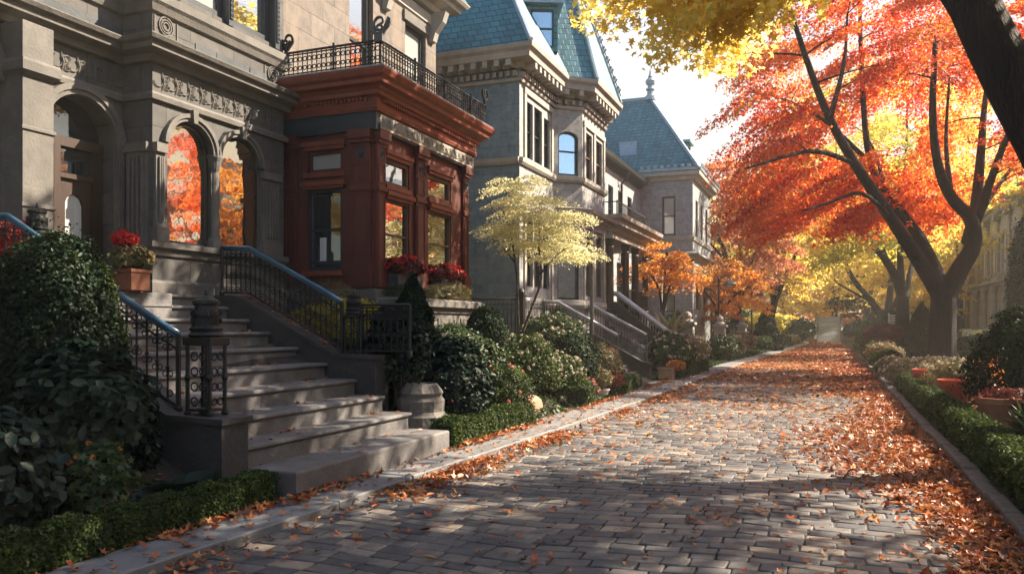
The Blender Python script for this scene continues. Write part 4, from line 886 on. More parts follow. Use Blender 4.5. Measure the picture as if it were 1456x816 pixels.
mb.add([(XW + .45, 24.7, 8.22), (XW + .45, y0 + .6, 8.22), (-11, y0 + 3.0, 11.0), (-11, 24.7, 11.0), (-14.5, 24.7, 8.22), (-14.5, YT, 8.22)], [(0, 1, 2, 3), (4, 0, 3), (3, 2, 5, 4)])
mb.build('roof', M['slate'], HD)
mb = MB(); mb.tube([(x0, y0, ZD + .03), (-8.2, 39.4, zr)], .09, 6); mb.tube([(-12.5, 39.3, zr), (-8.2, 39.4, zr)], .09, 6); mb.tube([(x0, y1, ZD), (-8.2, 41, zr)], .09, 6)
mb.sweep([(XW, y0 + .05), (x0, y0 + .05), (x0, y1)], [(0, ZD), (.05, ZD), (.05, ZD + .14), (0, ZD + .14)]); modillions(mb, [(XW, y0 + .05), (x0, y0 + .05), (x0, y1)], .05, .12, ZD + .14, ZD + .26, .3, .14); mb.build('hip_flashing', M['lead'], HD)
mb = MB(); mb.lathe([(.26, -.1), (.26, .1), (.17, .15), (.15, .35), (.22, .4), (.22, .46), (.14, .5), (.13, .62), (.22, .7), (.25, .84), (.15, .96), (.09, 1.0), (.12, 1.06), (.07, 1.15), (.03, 1.4), (0, 1.45)], (-8.2, 39.4, zr), 12); mb.build('finial', M['lead'], HD)
dormer(HD, (-6.35, 39.6, 9.0), R(90), 1.0, 1.35, 1.8)
mb = MB(); mb.add([(-9.2, 37.35, 9.3), (-8.4, 37.35, 9.3), (-8.5, 37.75, 10.3), (-9.35, 37.75, 10.3), (-9.2, 37.5, 9.3), (-8.4, 37.5, 9.3), (-8.5, 37.9, 10.3), (-9.35, 37.9, 10.3)], [(0, 1, 2, 3), (7, 6, 5, 4), (0, 4, 5, 1), (1, 5, 6, 2), (2, 6, 7, 3), (3, 7, 4, 0)]); mb.build('roof_light', M['lead'], HD)
# porch
PX0, PX1, PY0, PY1 = XW, -6.55, 25.6, 31.4
mb = MB(); pp = [(PX0, PY0), (PX1, PY0), (PX1, PY1), (PX0, PY1)]
mb.prism(pp, 4.42, 4.62); mb.sweep(pp, [(0, 4.62), (.05, 4.62), (.1, 4.75), (.28, 4.82), (.3, 4.96), (.42, 5.02), (.45, 5.14), (0, 5.18)]); mb.prism(pp, 5.0, 5.16); mb.build('porch_roof', M['trim_c'], HD)
mb = MB(); mb.prism(pp, .5, 1.95); mb.build('porch_floor', M['cheek'], HD)
for (xx, yy) in ((PX1 - .15, PY0 + .2), (PX1 - .15, PY0 + 2.4), (PX1 - .15, PY1 - 1.9), (PX1 - .15, PY1 - .2), (PX0 + .2, PY0 + .2)):
    mb = MB(); mb.lathe([(.17, 1.95), (.17, 2.1), (.13, 2.14), (.12, 4.1), (.14, 4.14), (.12, 4.18), (.16, 4.3), (.18, 4.42)], (xx, yy, 0), 12); mb.build('porch_column', M['door_wood'], HD)
mb = MB(); mb.box(PX0 + .01, PY0 + .5, 1.96, PX0 + .06, PY1 - .4, 4.4); mb.build('porch_panelling', M['frame_dark'], HD)
mb = MB()
for z in (2.2, 2.85): mb.tube([(PX1 - .12, PY0 + 2.5, z), (PX1 - .12, PY1 - .2, z)], .03, 6)
for k in range(26): yy = PY0 + 2.5 + k * .12; mb.tube([(PX1 - .12, yy, 1.95), (PX1 - .12, yy, 2.85)], .012, 4)
mb.build('porch_railing', M['iron'], HD)
mb = MB(); cr_ = [(PX0 + .4, PY0 + 1), (PX1 - .1, PY0 + 1), (PX1 - .1, PY1 - .4)]
for i in range(2):
    A2, d2, n2, L = frame_axes(cr_[i], cr_[i + 1]); 
    for z in (5.3, 5.75): mb.tube([P3(A2, d2, n2, 0, 0, z), P3(A2, d2, n2, L, 0, z)], .02, 5)
    for j in range(int(L / .14) + 1): mb.tube([P3(A2, d2, n2, j * .14, 0, 5.16), P3(A2, d2, n2, j * .14, 0, 5.8)], .012, 4)
mb.build('porch_cresting', M['iron'], HD)

# ------------------------------------------------------------------ front steps of house A
noses = [-4.35, -4.87, -5.24, -5.65, -6.1, -6.55, -7.0, -7.35, -7.7, -7.95]; zt = [.31, .51, .71, .91, 1.11, 1.31, 1.51, 1.68, 1.85, 2.0]
ST = thing('front_steps', 'broad brownstone steps with rounded nosings and dark sloping cheek walls at front left', 'steps', (-6, 7.4, 0))
for i, (x, z) in enumerate(zip(noses, zt)):
    mb = MB(); xb = noses[i + 1] - .06 if i < 9 else -8.56
    y0, y1 = (5.9, 8.96); zb = (zt[i - 1] - .01) if i else -.02
    if i == 0: mb.box(xb, y0, zb, x, y1, z, bev=.022)
    else:
        mb.box(xb, y0 + .0, z - .055, x, y1 - .02 * (i > 1), z, bev=.02); mb.box(xb, y0 + .01, zb, x - .035, y1 - .03, z - .054)
    if i == 9: mb.box(-8.56, 5.3, 1.2, -7.7, 7.9, 1.995, bev=.01)
    mb.build('step', M['step'], ST)
def cheek(y0, y1, pts):
    mb = MB(); mb.extr(pts, y0, y1)
    ys_ = (y0 - .03, y1 + .03); top = pts[2:]
    for k in range(len(top) - 1):
        (xa, za), (xb, zb) = top[k], top[k + 1]
        mb.extr([(xa + (.03 if k == 0 else 0), za), (xa + (.03 if k == 0 else 0), za + .05), (xb, zb + .05), (xb, zb)], *ys_)
    return mb.build('cheek_wall', M['cheek'], ST)
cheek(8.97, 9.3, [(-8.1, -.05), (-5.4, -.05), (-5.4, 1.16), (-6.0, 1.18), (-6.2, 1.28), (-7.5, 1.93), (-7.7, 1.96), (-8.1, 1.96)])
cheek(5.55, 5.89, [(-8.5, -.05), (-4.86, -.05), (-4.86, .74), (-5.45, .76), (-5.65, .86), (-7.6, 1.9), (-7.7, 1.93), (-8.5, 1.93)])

def baluster_mesh(mat, h, orn=True, thick=.010, rings=(.12, .24, .62)):
    mb = MB(); mb.tube([(0, 0, 0), (0, 0, h)], thick, 5)
    if orn:
        mb.lathe([(.006, h * .42), (.02, h * .45), (.02, h * .48), (.006, h * .5)], (0, 0, 0), 6)
        for f in rings: 
            for sgn in (-1, 1): mb.ring((sgn * .034, 0, h * (1 - f) if f < .5 else h * (1 - f)), .026, .0065, (0, 1, 0), n=8, m=4)
        mb.ring((.03, 0, h * .1), .028, .0065, (0, 1, 0), n=8, m=4)
    me = bpy.data.meshes.new('baluster'); me.from_pydata(mb.v, [], mb.f); me.update(); me.materials.append(M[mat]); return me
def railing(label, group, mat, pts, h, y, step=.1, rail='handrail', axis='x', posts=(0, -1), cat='railing', orn=True, thick=.010, rr=.03, bottom=.06, name='stair_railing'):
    """railing standing on the polyline pts of (x, z) at constant y (axis x) or (y, z) at constant x"""
    f = (lambda a, z: (a, y, z)) if axis == 'x' else (lambda a, z: (y, a, z))
    root = thing(name, label, cat, f(pts[0][0], pts[0][1]), group); o = wloc(root)
    mb = MB(); mb.tube([f(a, z + h) for a, z in pts], rr, 8); mb.tube([f(a, z + h - .035) for a, z in pts], rr * .6, 6); mb.build('handrail', M[rail], root, smooth=True)
    mb = MB(); mb.tube([f(a, z + bottom) for a, z in pts], .016, 6); mb.tube([f(a, z + h - .14) for a, z in pts], .010, 5); mb.build('bottom_rail', M[mat], root)
    xs = [p[0] for p in pts]; rev = xs[0] > xs[-1]; X = xs[::-1] if rev else xs; Z = [p[1] for p in pts]; Z = Z[::-1] if rev else Z
    L = X[-1] - X[0]; k = min(98, int(L / step)); me = baluster_mesh(mat, h - bottom - .03, orn, thick)
    for j in range(1, k):
        a = X[0] + L * j / k; z = float(np.interp(a, X, Z)) + bottom
        b_ = bpy.data.objects.new('baluster', me); col.objects.link(b_); b_.parent = root; b_.location = Vector(f(a, z)) - o
        if axis != 'x': b_.rotation_euler = (0, 0, R(90))
    for pi in posts:
        a, z = pts[pi]; mb = MB(); mb.tube([f(a, z - .02), f(a, z + h)], .024, 6); mb.lathe([(.04, 0), (.04, .05), (.026, .08)], f(a, z), 8); mb.build('post', M[mat], root)
    return root
# near railing and its newel
rail_a = railing('ornate black iron stair railing with sky-tinted handrail nearest the camera', 'stair railings of the front steps', 'iron', [(-5.5, .80), (-5.75, .92), (-7.7, 1.98), (-8.35, 2.0)], .72, 5.72, step=.12)
rail_b = railing('ornate black iron stair railing with sky-tinted handrail on the far cheek wall', 'stair railings of the front steps', 'iron', [(-6.0, 1.21), (-6.2, 1.33), (-7.5, 1.98), (-7.98, 2.0)], .69, 9.12, step=.082)
def newel(label, c, s=1.0, group='iron newels of the front steps', half=(.13, .1)):
    root = thing('newel_post', label, 'newel post', c, group); x, y, z = c; hx, hy = half
    for sx in (-1, 1):
        for sy in (-1, 1):
            mb = MB(); mb.tube([(x + sx * hx * s, y + sy * hy * s, z), (x + sx * hx * s, y + sy * hy * s, z + .72 * s)], .019 * s, 6)
            mb.lathe([(.03 * s, 0), (.034 * s, .03), (.02 * s, .06), (.018 * s, .32 * s), (.03 * s, .36 * s), (.018 * s, .4 * s)], (x + sx * hx * s, y + sy * hy * s, z), 8); mb.build('post', M['iron'], root)
    mb = MB(); mb.box(x - hx * s * 1.25, y - hy * s * 1.3, z + .66 * s, x + hx * s * 1.25, y + hy * s * 1.3, z + .74 * s, bev=.01); mb.box(x - hx * s, y - hy * s, z + .05 * s, x + hx * s, y + hy * s, z + .07 * s)
    for k in range(4):
        for sgn in (-1, 1):
            mb.ring((x + sgn * .05 * s, y - hy * s, z + (.14 + k * .14) * s), .04 * s, .009 * s, (0, 1, 0), n=9, m=4)
            mb.ring((x + hx * s, y + sgn * .04 * s, z + (.14 + k * .14) * s), .035 * s, .009 * s, (1, 0, 0), n=9, m=4)
    mb.tube([(x, y, z), (x, y, z + .7 * s)], .014 * s, 6); mb.build('scroll_panel', M['iron'], root)
    mb = MB(); mb.lathe([(.15 * s, .74 * s), (.165 * s, .76 * s), (.14 * s, .79 * s), (.155 * s, .82 * s), (.13 * s, .85 * s), (.125 * s, .9 * s), (.14 * s, .94 * s), (.11 * s, .99 * s), (.105 * s, 1.03 * s), (.125 * s, 1.05 * s), (.125 * s, 1.08 * s), (.06 * s, 1.11 * s), (.02 * s, 1.13 * s), (.012 * s, 1.18 * s), (0, 1.2 * s)], (x, y, z), 16)
    for k in range(3):
        for j in range(14): a = j * math.pi / 7; mb.ring((x + .135 * s * math.cos(a), y + .135 * s * math.sin(a), z + (.82 + k * .07) * s), .022 * s, .007 * s, (math.cos(a), math.sin(a), 0), n=7, m=3)
    mb.build('urn', M['iron'], root); return root
newel('black iron newel post cage with domed urn nearest the camera', (-5.18, 5.72, .79), .95)
newel('black iron newel post with domed urn at the foot of the far cheek wall', (-5.82, 9.13, 1.21), .72)
newel('small black iron newel urn beside the front door pier', (-7.62, 5.98, 2.0), .72)
fr = railing('short black iron garden rail running from far newel into the shrubs', None, 'iron', [(-5.72, 1.2), (-5.0, 1.2)], .66, 9.14, step=.085, rail='iron', name='garden_rail', rr=.016)

# ------------------------------------------------------------------ house C ironwork, retaining wall and steps
RW = thing('retaining_wall', 'low dark stone retaining wall under the iron fence', 'wall', (-6.6, 17.4, .8))
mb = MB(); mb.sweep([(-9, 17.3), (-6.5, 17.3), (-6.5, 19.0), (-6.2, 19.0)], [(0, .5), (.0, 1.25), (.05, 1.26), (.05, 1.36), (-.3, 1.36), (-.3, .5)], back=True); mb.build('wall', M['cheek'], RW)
railing('black iron fence panel facing the camera before grey house', 'iron fence panels before the grey house', 'iron', [(-8.9, 1.36), (-6.66, 1.36)], .86, 17.42, step=.1, rail='iron', name='iron_fence', cat='fence', orn=False, thick=.012, rr=.018)
railing('weathered iron fence panel along the street before grey house bay', 'iron fence panels before the grey house', 'iron_grey', [(17.42, 1.36), (19.0, 1.36)], .86, -6.6, step=.1, rail='rail_pale', axis='y', name='iron_fence', cat='fence', orn=True, rr=.018)
fp = thing('fence_post', 'thick black cast iron fence post where the fence turns', 'fence post', (-6.62, 17.42, 1.3))
mb = MB(); mb.box(-6.7, 17.34, 1.3, -6.54, 17.5, 2.25, bev=.01); mb.box(-6.72, 17.32, 2.25, -6.52, 17.52, 2.31, bev=.01); mb.box(-6.72, 17.32, 1.3, -6.52, 17.52, 1.42, bev=.01); mb.build('shaft', M['iron'], fp)
mb = MB(); mb.lathe([(.05, 0), (.08, .05), (.05, .12), (0, .15)], (-6.62, 17.42, 2.31), 10); mb.build('cap', M['iron'], fp)
S2 = thing('front_steps', 'smaller brownstone steps between silver grey iron railings at the grey house', 'steps', (-5.3, 20.4, 0))
for i in range(8):
    x = -4.62 - i * .27; z = .17 * (i + 1); mb = MB()
    mb.box(x - .33, 19.05, z - .045, x, 21.75, z, bev=.015); mb.box(x - .33, 19.06, z - .18, x - .03, 21.74, z - .044); mb.build('step', M['step_sunlit'], S2)
for (a, b_) in ((18.75, 19.04), (21.76, 22.0)):
    mb = MB(); mb.extr([(-6.8, -.05), (-4.55, -.05), (-4.55, .5), (-4.75, .55), (-6.2, 1.32), (-6.8, 1.34)], a, b_); mb.extr([(-4.5, .5), (-4.5, .56), (-4.75, .6), (-6.2, 1.38), (-6.8, 1.4), (-6.8, 1.34), (-6.2, 1.32), (-4.75, .55)], a - .02, b_ + .02); mb.build('cheek_wall', M['cheek'], S2)
railing('silver topped iron stair railing on the left of the smaller steps', 'stair railings of the smaller steps', 'iron_grey', [(-4.72, .58), (-6.2, 1.38), (-6.6, 1.4)], .78, 18.9, step=.085, rail='rail_pale')
railing('silver topped iron stair railing on the right of the smaller steps', 'stair railings of the smaller steps', 'iron_grey', [(-4.66, .56), (-6.2, 1.38), (-6.4, 1.4)], .78, 21.88, step=.075, rail='rail_pale')
S3 = thing('porch_steps', 'dark stone porch steps with a broad solid sloping balustrade', 'steps', (-5.4, 24.5, 0))
for i in range(10):
    x = -4.5 - i * .22; z = .195 * (i + 1); mb = MB(); mb.box(x - .3, 23.95, z - .2, x, 25.9, z, bev=.015); mb.build('step', M['step'], S3)
for (a, b_) in ((25.9, 26.15),):
    mb = MB(); mb.extr([(-6.8, -.05), (-4.2, -.05), (-4.2, .6), (-4.5, .7), (-6.5, 2.35), (-6.8, 2.4)], a, b_); mb.build('cheek_wall', M['cheek'], S3)
    mb = MB(); mb.tube([(-4.1, a + .12, .95), (-4.35, a + .12, 1.0), (-6.5, a + .12, 2.62), (-6.8, a + .12, 2.66)], .09, 8); mb.build('handrail', M['rail_pale'], S3)
    mb = MB(); 
    for k in range(24): t_ = k / 24; xx = -4.4 - t_ * 2.1; mb.tube([(xx, a + .12, .68 + t_ * 1.62), (xx, a + .12, 1.0 + t_ * 1.6)], .02, 5)
    mb.build('baluster_row', M['iron'], S3)
po = thing('bare_pole', 'thin bare grey pole standing before the polygonal bay', 'pole', (-5.2, 18.4, 0))  # plain pole, carries no lamp
mb = MB(); mb.lathe([(.07, 0), (.07, .25), (.045, .3), (.04, 2), (.035, 3.6), (.045, 3.62), (.03, 3.72), (0, 3.75)], (-5.2, 18.35, .3), 10); mb.build('pole', M['iron_grey'], po)

# ------------------------------------------------------------------ far left houses, right facade, far end
def simple_house(label, x, y0, y1, zt_, mat, roof, group=None, wins=3, floors=3, side=-1, base=.3, bayd=.5, depth=8, pitched=True):
    root = thing('town_house', label, 'house', (x, (y0 + y1) / 2, 0), group)
    P = ((x, y0), (x, y1)) if side < 0 else ((x, y1), (x, y0)); L = y1 - y0; ops = []
    fh = (zt_ - base - .9) / floors
    for f in range(floors):
        for k in range(wins):
            u = L * (k + .5) / wins; z = base + .9 + f * fh; ops.append((u - .5, u + .5, z, z + fh * .62, 0 if f else 0))
    mb = MB(); bx = x - depth if side < 0 else x + depth
    wall(mb, P[0], P[1], base - .5, zt_, ops, t=.25)
    so_ = [(1.2, 2.0, base + 1.2 + f * fh, base + 1.2 + f * fh + fh * .55, 0) for f in range(floors)] + [(4.0, 4.8, base + 1.2 + f * fh, base + 1.2 + f * fh + fh * .55, 0) for f in range(floors)]
    if side < 0: wall(mb, (bx, y0), (x, y0), base - .5, zt_, [(depth - o[1], depth - o[0]) + o[2:] for o in so_], t=.2); sA, sB = (bx, y0), (x, y0)
    else: wall(mb, (x, y0), (bx, y0), base - .5, zt_, so_, t=.2); sA, sB = (x, y0), (bx, y0)
    mb.add([(bx, y0, 0), (bx, y0, zt_), (bx, y1, zt_), (bx, y1, 0)], [(0, 1, 2, 3)]); mb.add([(x, y1, 0), (x, y1, zt_), (bx, y1, zt_), (bx, y1, 0)], [(0, 1, 2, 3)])
    mb.build('wall', M[mat], root)
    for o in ops: window(root, P[0], P[1], *o, depth=.15, fw=.07)
    for o in (so_ if side > 0 else [(depth - o[1], depth - o[0]) + o[2:] for o in so_]): window(root, sA, sB, *o, depth=.12, fw=.07)
    mb = MB(); cpath = [(x - 8 * (side < 0) + .0, y0), (x, y0), (x, y1)] if side < 0 else [(x, y1), (x, y0), (x + 8, y0)]
    mb.sweep(cpath, CORN(zt_ - .1, .5, .5)); mb.sweep(cpath, [(0, base + .3), (.1, base + .3), (.12, base + .5), (0, base + .55)]); mb.sweep(cpath, [(0, base + .9 + fh * .85), (.08, base + .9 + fh * .85), (.1, base + 1.0 + fh * .85), (0, base + 1.05 + fh * .85)])
    A2, d2, n2, L2 = frame_axes(*P)
    for o in ops:
        obox(mb, A2, d2, n2, o[0] - .14, o[1] + .14, 0, .06, o[3], o[3] + .2); obox(mb, A2, d2, n2, o[0] - .1, o[1] + .1, 0, .1, o[2] - .12, o[2])
    mb.build('trim', M['trim_c'], root)
    mb = MB(); s_ = side; xo = x - s_ * .3; xi = x + s_ * 2.2
    mb.add([(xo, y0 - .3, zt_ + .38), (xo, y1 + .3, zt_ + .38), (xi, y1 - 2, zt_ + 3), (xi, y0 + 2, zt_ + 3), (bx, y0 - .3, zt_ + .38), (bx, y0 + 2, zt_ + 3), (bx, y1 + .3, zt_ + .38), (bx, y1 - 2, zt_ + 3)], [(0, 1, 2, 3), (4, 0, 3, 5), (1, 6, 7, 2), (3, 2, 7, 5)])
    mb.build('roof', M[roof], root)
    return root
simple_house('distant red brick row house behind the orange trees at left', -8.0, 46, 57, 7.0, 'brick', 'slate', wins=4, floors=2)
simple_house('farthest red brick row house near the end of the lane', -8.5, 62, 76, 6.4, 'brick', 'slate', wins=5, floors=2)
# right: long pale stone facade with bays
RG = thing('terrace_house', 'pale stone terrace with columned bays seen beyond trees at right', 'house', (10, 56, 0))
GX = 10.0; gy0, gy1 = 40, 84
mb = MB(); ops = []
for k in range(12):
    u = 1.6 + k * 3.6
    for (za, zb) in ((1.2, 3.8), (4.9, 7.2)):
        for du in (-.75, .75): ops.append((u + du - .45, u + du + .45, za, zb, 0))
wall(mb, (GX, gy1), (GX, gy0), -.2, 9.0, ops, t=.3); wall(mb, (GX, gy0), (GX + 9, gy0), -.2, 9); mb.add([(GX + 9, gy0, 0), (GX + 9, gy0, 9), (GX + 9, gy1, 9), (GX + 9, gy1, 0)], [(0, 1, 2, 3)]); mb.add([(GX, gy1, 0), (GX, gy1, 9), (GX + 9, gy1, 9), (GX + 9, gy1, 0)], [(0, 1, 2, 3)])
mb.build('wall', M['stone_g'], RG)
for o in ops: window(RG, (GX, gy1), (GX, gy0), *o, depth=.2, fw=.08, gm='glass_dim')
mb = MB(); gp = [(GX, gy1), (GX, gy0), (GX + 9, gy0)]
mb.sweep(gp, CORN(8.7, .6, .6)); mb.sweep(gp, [(0, 4.1), (.1, 4.1), (.2, 4.25), (.3, 4.3), (.3, 4.45), (0, 4.5)]); mb.sweep(gp, [(0, .6), (.12, .6), (.12, .9), (0, .95)]); modillions(mb, gp, .1, .4, 8.5, 8.72, .6, .2); mb.build('cornice', M['trim_c'], RG)
for k in range(13):
    yy = gy1 - (-.2 + k * 3.6) ; 
    if yy < gy0: break
    mb = MB(); mb.box(GX - .55, yy - .3, 0, GX, yy + .3, .9); mb.lathe([(.24, .9), (.24, 1.05), (.17, 1.1), (.15, 3.7), (.24, 3.95), (.26, 4.1)], (GX - .3, yy, 0), 12); mb.box(GX - .16, yy - .25, 4.5, GX, yy + .25, 8.5); mb.box(GX - .4, yy - .35, 8.2, GX, yy + .35, 8.5); mb.build('column', M['trim_c'], RG)
mb = MB(); 
for o in ops:
    A2, d2, n2, L2 = frame_axes((GX, gy1), (GX, gy0)); obox(mb, A2, d2, n2, o[0] - .12, o[1] + .12, 0, .1, o[3], o[3] + .25); obox(mb, A2, d2, n2, o[0] - .12, o[1] + .12, 0, .16, o[2] - .15, o[2])
mb.build_each('window_surround', M['trim_c'], RG, boxes=True)
mb = MB(); mb.add([(GX - .5, gy0, 9.3), (GX - .5, gy1, 9.3), (GX + 1.2, gy1, 10.4), (GX + 1.2, gy0 + 1, 10.4), (GX + 9, gy0, 9.3), (GX + 9, gy0 + 1, 10.4), (GX + 9, gy1, 10.4)], [(0, 1, 2, 3), (4, 0, 3, 5), (3, 2, 6, 5)]); mb.build('roof', M['slate_b'], RG)
for yy in (46, 58, 70):
    dormer(RG, (GX + .1, yy, 9.2), R(-90), 1.3, 1.2, 2.0, mat='trim_c', gm='glass')
TR = thing('terrace_house', 'long pale brick terrace across the lane mirrored in the windows', 'house', (17, 8, 0))
mb = MB(); ops = [(2 + k * 3.2, 3.1 + k * 3.2, za, za + 1.9, 0) for k in range(14) for za in (1.2, 4.4, 7.4)]
wall(mb, (17, 34), (17, -14), -.1, 10, ops, t=.25); wall(mb, (17, -14), (26, -14), -.1, 10); mb.add([(26, -14, 0), (26, 34, 0), (26, 34, 10), (26, -14, 10)], [(0, 1, 2, 3)]); mb.add([(17, 34, 0), (17, 34, 10), (26, 34, 10), (26, 34, 0)], [(0, 1, 2, 3)]); mb.add([(16.8, -14.2, 10), (16.8, 34.2, 10), (26.2, 34.2, 10), (26.2, -14.2, 10)], [(0, 1, 2, 3)])
mb.build('wall', M['stone_g'], TR)
for o in ops: window(TR, (17, 34), (17, -14), *o, depth=.15, fw=.08)
# pale steps climbing at the far end
FS = thing('distant_steps', 'pale steps climbing away at the far end of the lane', 'steps', (.1, 80, 0))
for i in range(14):
    mb = MB(); mb.box(-1.02, 78.1 + i * .45, -.05 + max(0, i * .17 - .3), .9, 78 + (i + 1) * .45 + .02, .17 * (i + 1) - .05); mb.box(-1.05, 78 + i * .45, .17 * (i + 1) - .05, .92, 78 + (i + 1) * .45 + .1, .17 * (i + 1), bev=.01); mb.build('step', M['palestep'], FS)
for x in (-1.2, 1.05):
    mb = MB(); mb.add([(x - .12, 78, 0), (x + .12, 78, 0), (x + .12, 84.4, 0), (x - .12, 84.4, 0), (x - .12, 78, .35), (x + .12, 78, .35), (x + .12, 84.4, 2.75), (x - .12, 84.4, 2.75)], [(0, 3, 2, 1), (4, 5, 6, 7), (0, 1, 5, 4), (1, 2, 6, 5), (2, 3, 7, 6), (3, 0, 4, 7)]); mb.build('side_wall', M['edging'], FS)
fe = thing('iron_fence', 'tall dark green iron fence beside the distant steps', 'fence', (2.3, 77.5, 0))
mb = MB()
for k in range(24): xx = 1.15 + k * .12; mb.tube([(xx, 77.5, 0), (xx, 77.5, 1.9), (xx, 77.5, 2.05)], [.02, .02, .003], 4)
for z in (.2, 1.7): mb.tube([(1.1, 77.5, z), (4.0, 77.5, z)], .03, 5)
mb.build('panel', M['frame_navy'], fe)
sf = thing('slatted_fence', 'white slatted fence on a brick footing behind the tree trunks', 'fence', (5, 60, 0))
mb = MB()
for k in range(8): mb.box(3.7, 60, .98 + k * .17, 7.6, 60.04, 1.09 + k * .17)
mb.build('slats', M['white_paint'], sf)
for x in (3.7, 5.0, 6.3, 7.6):
    mb = MB(); mb.box(x - .05, 60.05, 0, x + .05, 60.15, 2.4); mb.build('post', M['white_paint'], sf)
mb = MB(); mb.box(3.6, 59.9, 0, 7.7, 60.2, .9); mb.build('footing', M['brick'], sf)
# garden walls / pillars along the far left gardens
def pier_(label, x, y, h, mat='trim_c', g='stone gate piers'):
    root = thing('gate_pier', label, 'pier', (x, y, 0), g)
    mb = MB(); mb.box(x - .22, y - .22, 0, x + .22, y + .22, h, bev=.01); mb.box(x - .27, y - .27, .0, x + .27, y + .27, .5, bev=.01); mb.build('shaft', M[mat], root)
    mb = MB(); mb.box(x - .3, y - .3, h, x + .3, y + .3, h + .1, bev=.015); mb.lathe([(.2, 0), (.24, .06), (.12, .14), (.16, .26), (.1, .38), (0, .42)], (x, y, h + .1), 10); mb.build('cap', M[mat], root)
pier_('weathered stone gate pier beside dark shrubs past the spiky plant', -5.1, 31.5, 1.6)
pier_('pale slender stone gate pier below the street lamp', -4.5, 36.5, 1.5)
pier_('stone gate pier in front of distant brick house', -4.6, 47, 1.5)
gw = thing('garden_wall', 'low stone garden wall beyond the smaller steps', 'wall', (-4.9, 40, 0))
mb = MB(); mb.box(-5.2, 36.8, 0, -4.9, 46.7, .75); mb.box(-5.25, 36.8, .75, -4.85, 46.7, .85, bev=.01); mb.build('wall', M['stone_d'], gw)
# street lamps
def lamp(label, x, y, h):
    root = thing('street_lamp', label, 'street lamp', (x, y, 0), 'street lamps along left gardens')
    mb = MB(); mb.lathe([(.12, 0), (.12, .3), (.07, .4), (.05, 1.0), (.035, h), (.05, h + .03), (0, h + .1)], (x, y, .2), 10)
    mb.build('pole', M['iron'], root)
    mb = MB(); mb.tube([(x, y, h + .05), (x + .15, y, h + .3), (x + .4, y, h + .35), (x + .5, y, h + .2)], .022, 6); mb.build('bracket', M['iron'], root)
    mb = MB(); mb.lathe([(.33, 0), (.34, .03), (.2, .16), (.06, .22), (.03, .3)], (x + .5, y, h - .08), 14); sh = mb.build('lamp_shade', M['iron_grey'], root)
    mb = MB(); mb.lathe([(0, -.14), (.1, -.1), (.13, 0), (.12, .02)], (x + .5, y, h - .08), 12); mb.build('globe', M['lamp_glass'], sh)
lamp('nearer black street lamp with grey conical shade before orange tree', -4.75, 38, 3.5)
lamp('farther black street lamp with grey shade before brick house', -4.5, 52, 3.5)
# parked car beyond the right planting
CAR = thing('parked_car', 'dark green parked car half hidden behind shrubs at right', 'car', (6.6, 44.5, 0))
cx, cy, cz = 6.6, 44.5, .0
prof = [(-2.1, .35), (-2.15, .6), (-2.05, .82), (-1.2, .95), (-.55, 1.38), (.75, 1.42), (1.55, 1.0), (2.1, .92), (2.2, .6), (2.1, .32)]
mb = MB(); V = []; n_ = len(prof)
for sx, ins in ((-1, .06), (-1, 0), (1, 0), (1, .06)):
    for (py, pz) in prof: wd = .84 - (.16 if pz > 1.2 else 0) - ins * .5; V.append((cx + sx * wd, cy + py * (1 - ins * .2), pz - (ins * .2 if pz > 1 else 0)))
mb.add(V, [(i * n_ + j, (i + 1) * n_ + j, (i + 1) * n_ + (j + 1) % n_, i * n_ + (j + 1) % n_) for i in range(3) for j in range(n_)] + [tuple(range(n_))[::-1], tuple(range(3 * n_, 4 * n_))]); mb.build('body', M['car_paint'], CAR)
mb = MB(); mb.add([(cx - .66, cy - 1.17, .99), (cx + .66, cy - 1.17, .99), (cx + .6, cy - .61, 1.36), (cx - .6, cy - .61, 1.36)], [(0, 1, 2, 3)]); mb.build('windscreen', M['glass_dim'], CAR)
for sx in (-1, 1):
    mb = MB(); mb.add([(cx + sx * .85, cy - 1.0, .98), (cx + sx * .85, cy + 1.35, 1.0), (cx + sx * .735, cy + .7, 1.36), (cx + sx * .735, cy - .55, 1.34)], [(0, 1, 2, 3)]); mb.build('side_window', M['glass_dim'], CAR)
    for yy in (-1.35, 1.4):
        mb = MB(); mb.tube([(cx + sx * .68, cy + yy, .32), (cx + sx * .87, cy + yy, .32)], .32, 16); wh = mb.build('wheel', M['rubber'], CAR)
        mb = MB(); mb.tube([(cx + sx * .87, cy + yy, .32), (cx + sx * .885, cy + yy, .32)], .19, 12); mb.build('rim', M['chrome'], wh)
    mb = MB(); mb.box(cx + sx * .45, cy - 2.16, .6, cx + sx * .78, cy - 2.08, .76, bev=.01); mb.build('headlight', M['lamp_glass'], CAR)

# ------------------------------------------------------------------ pots, urn, boulder
def pot(name, label, cat, x, y, z, r_, h, mat, group=None, rim=True, square=False):
    root = thing(name, label, cat, (x, y, z), group); mb = MB()
    if square:
        mb.box(x - r_, y - r_, z, x + r_, y + r_, z + h, bev=.015); mb.box(x - r_ * 1.1, y - r_ * 1.1, z + h * .82, x + r_ * 1.1, y + r_ * 1.1, z + h, bev=.01)
    else: mb.lathe([(r_ * .68, 0), (r_ * .72, .02), (r_ * .94, h * .8), (r_ * 1.06, h * .82), (r_ * 1.08, h), (r_ * .95, h), (r_ * .92, h * .88), (0, h * .87)], (x, y, z), 20)
    mb.build('pot', M[mat], root, smooth=False); return root
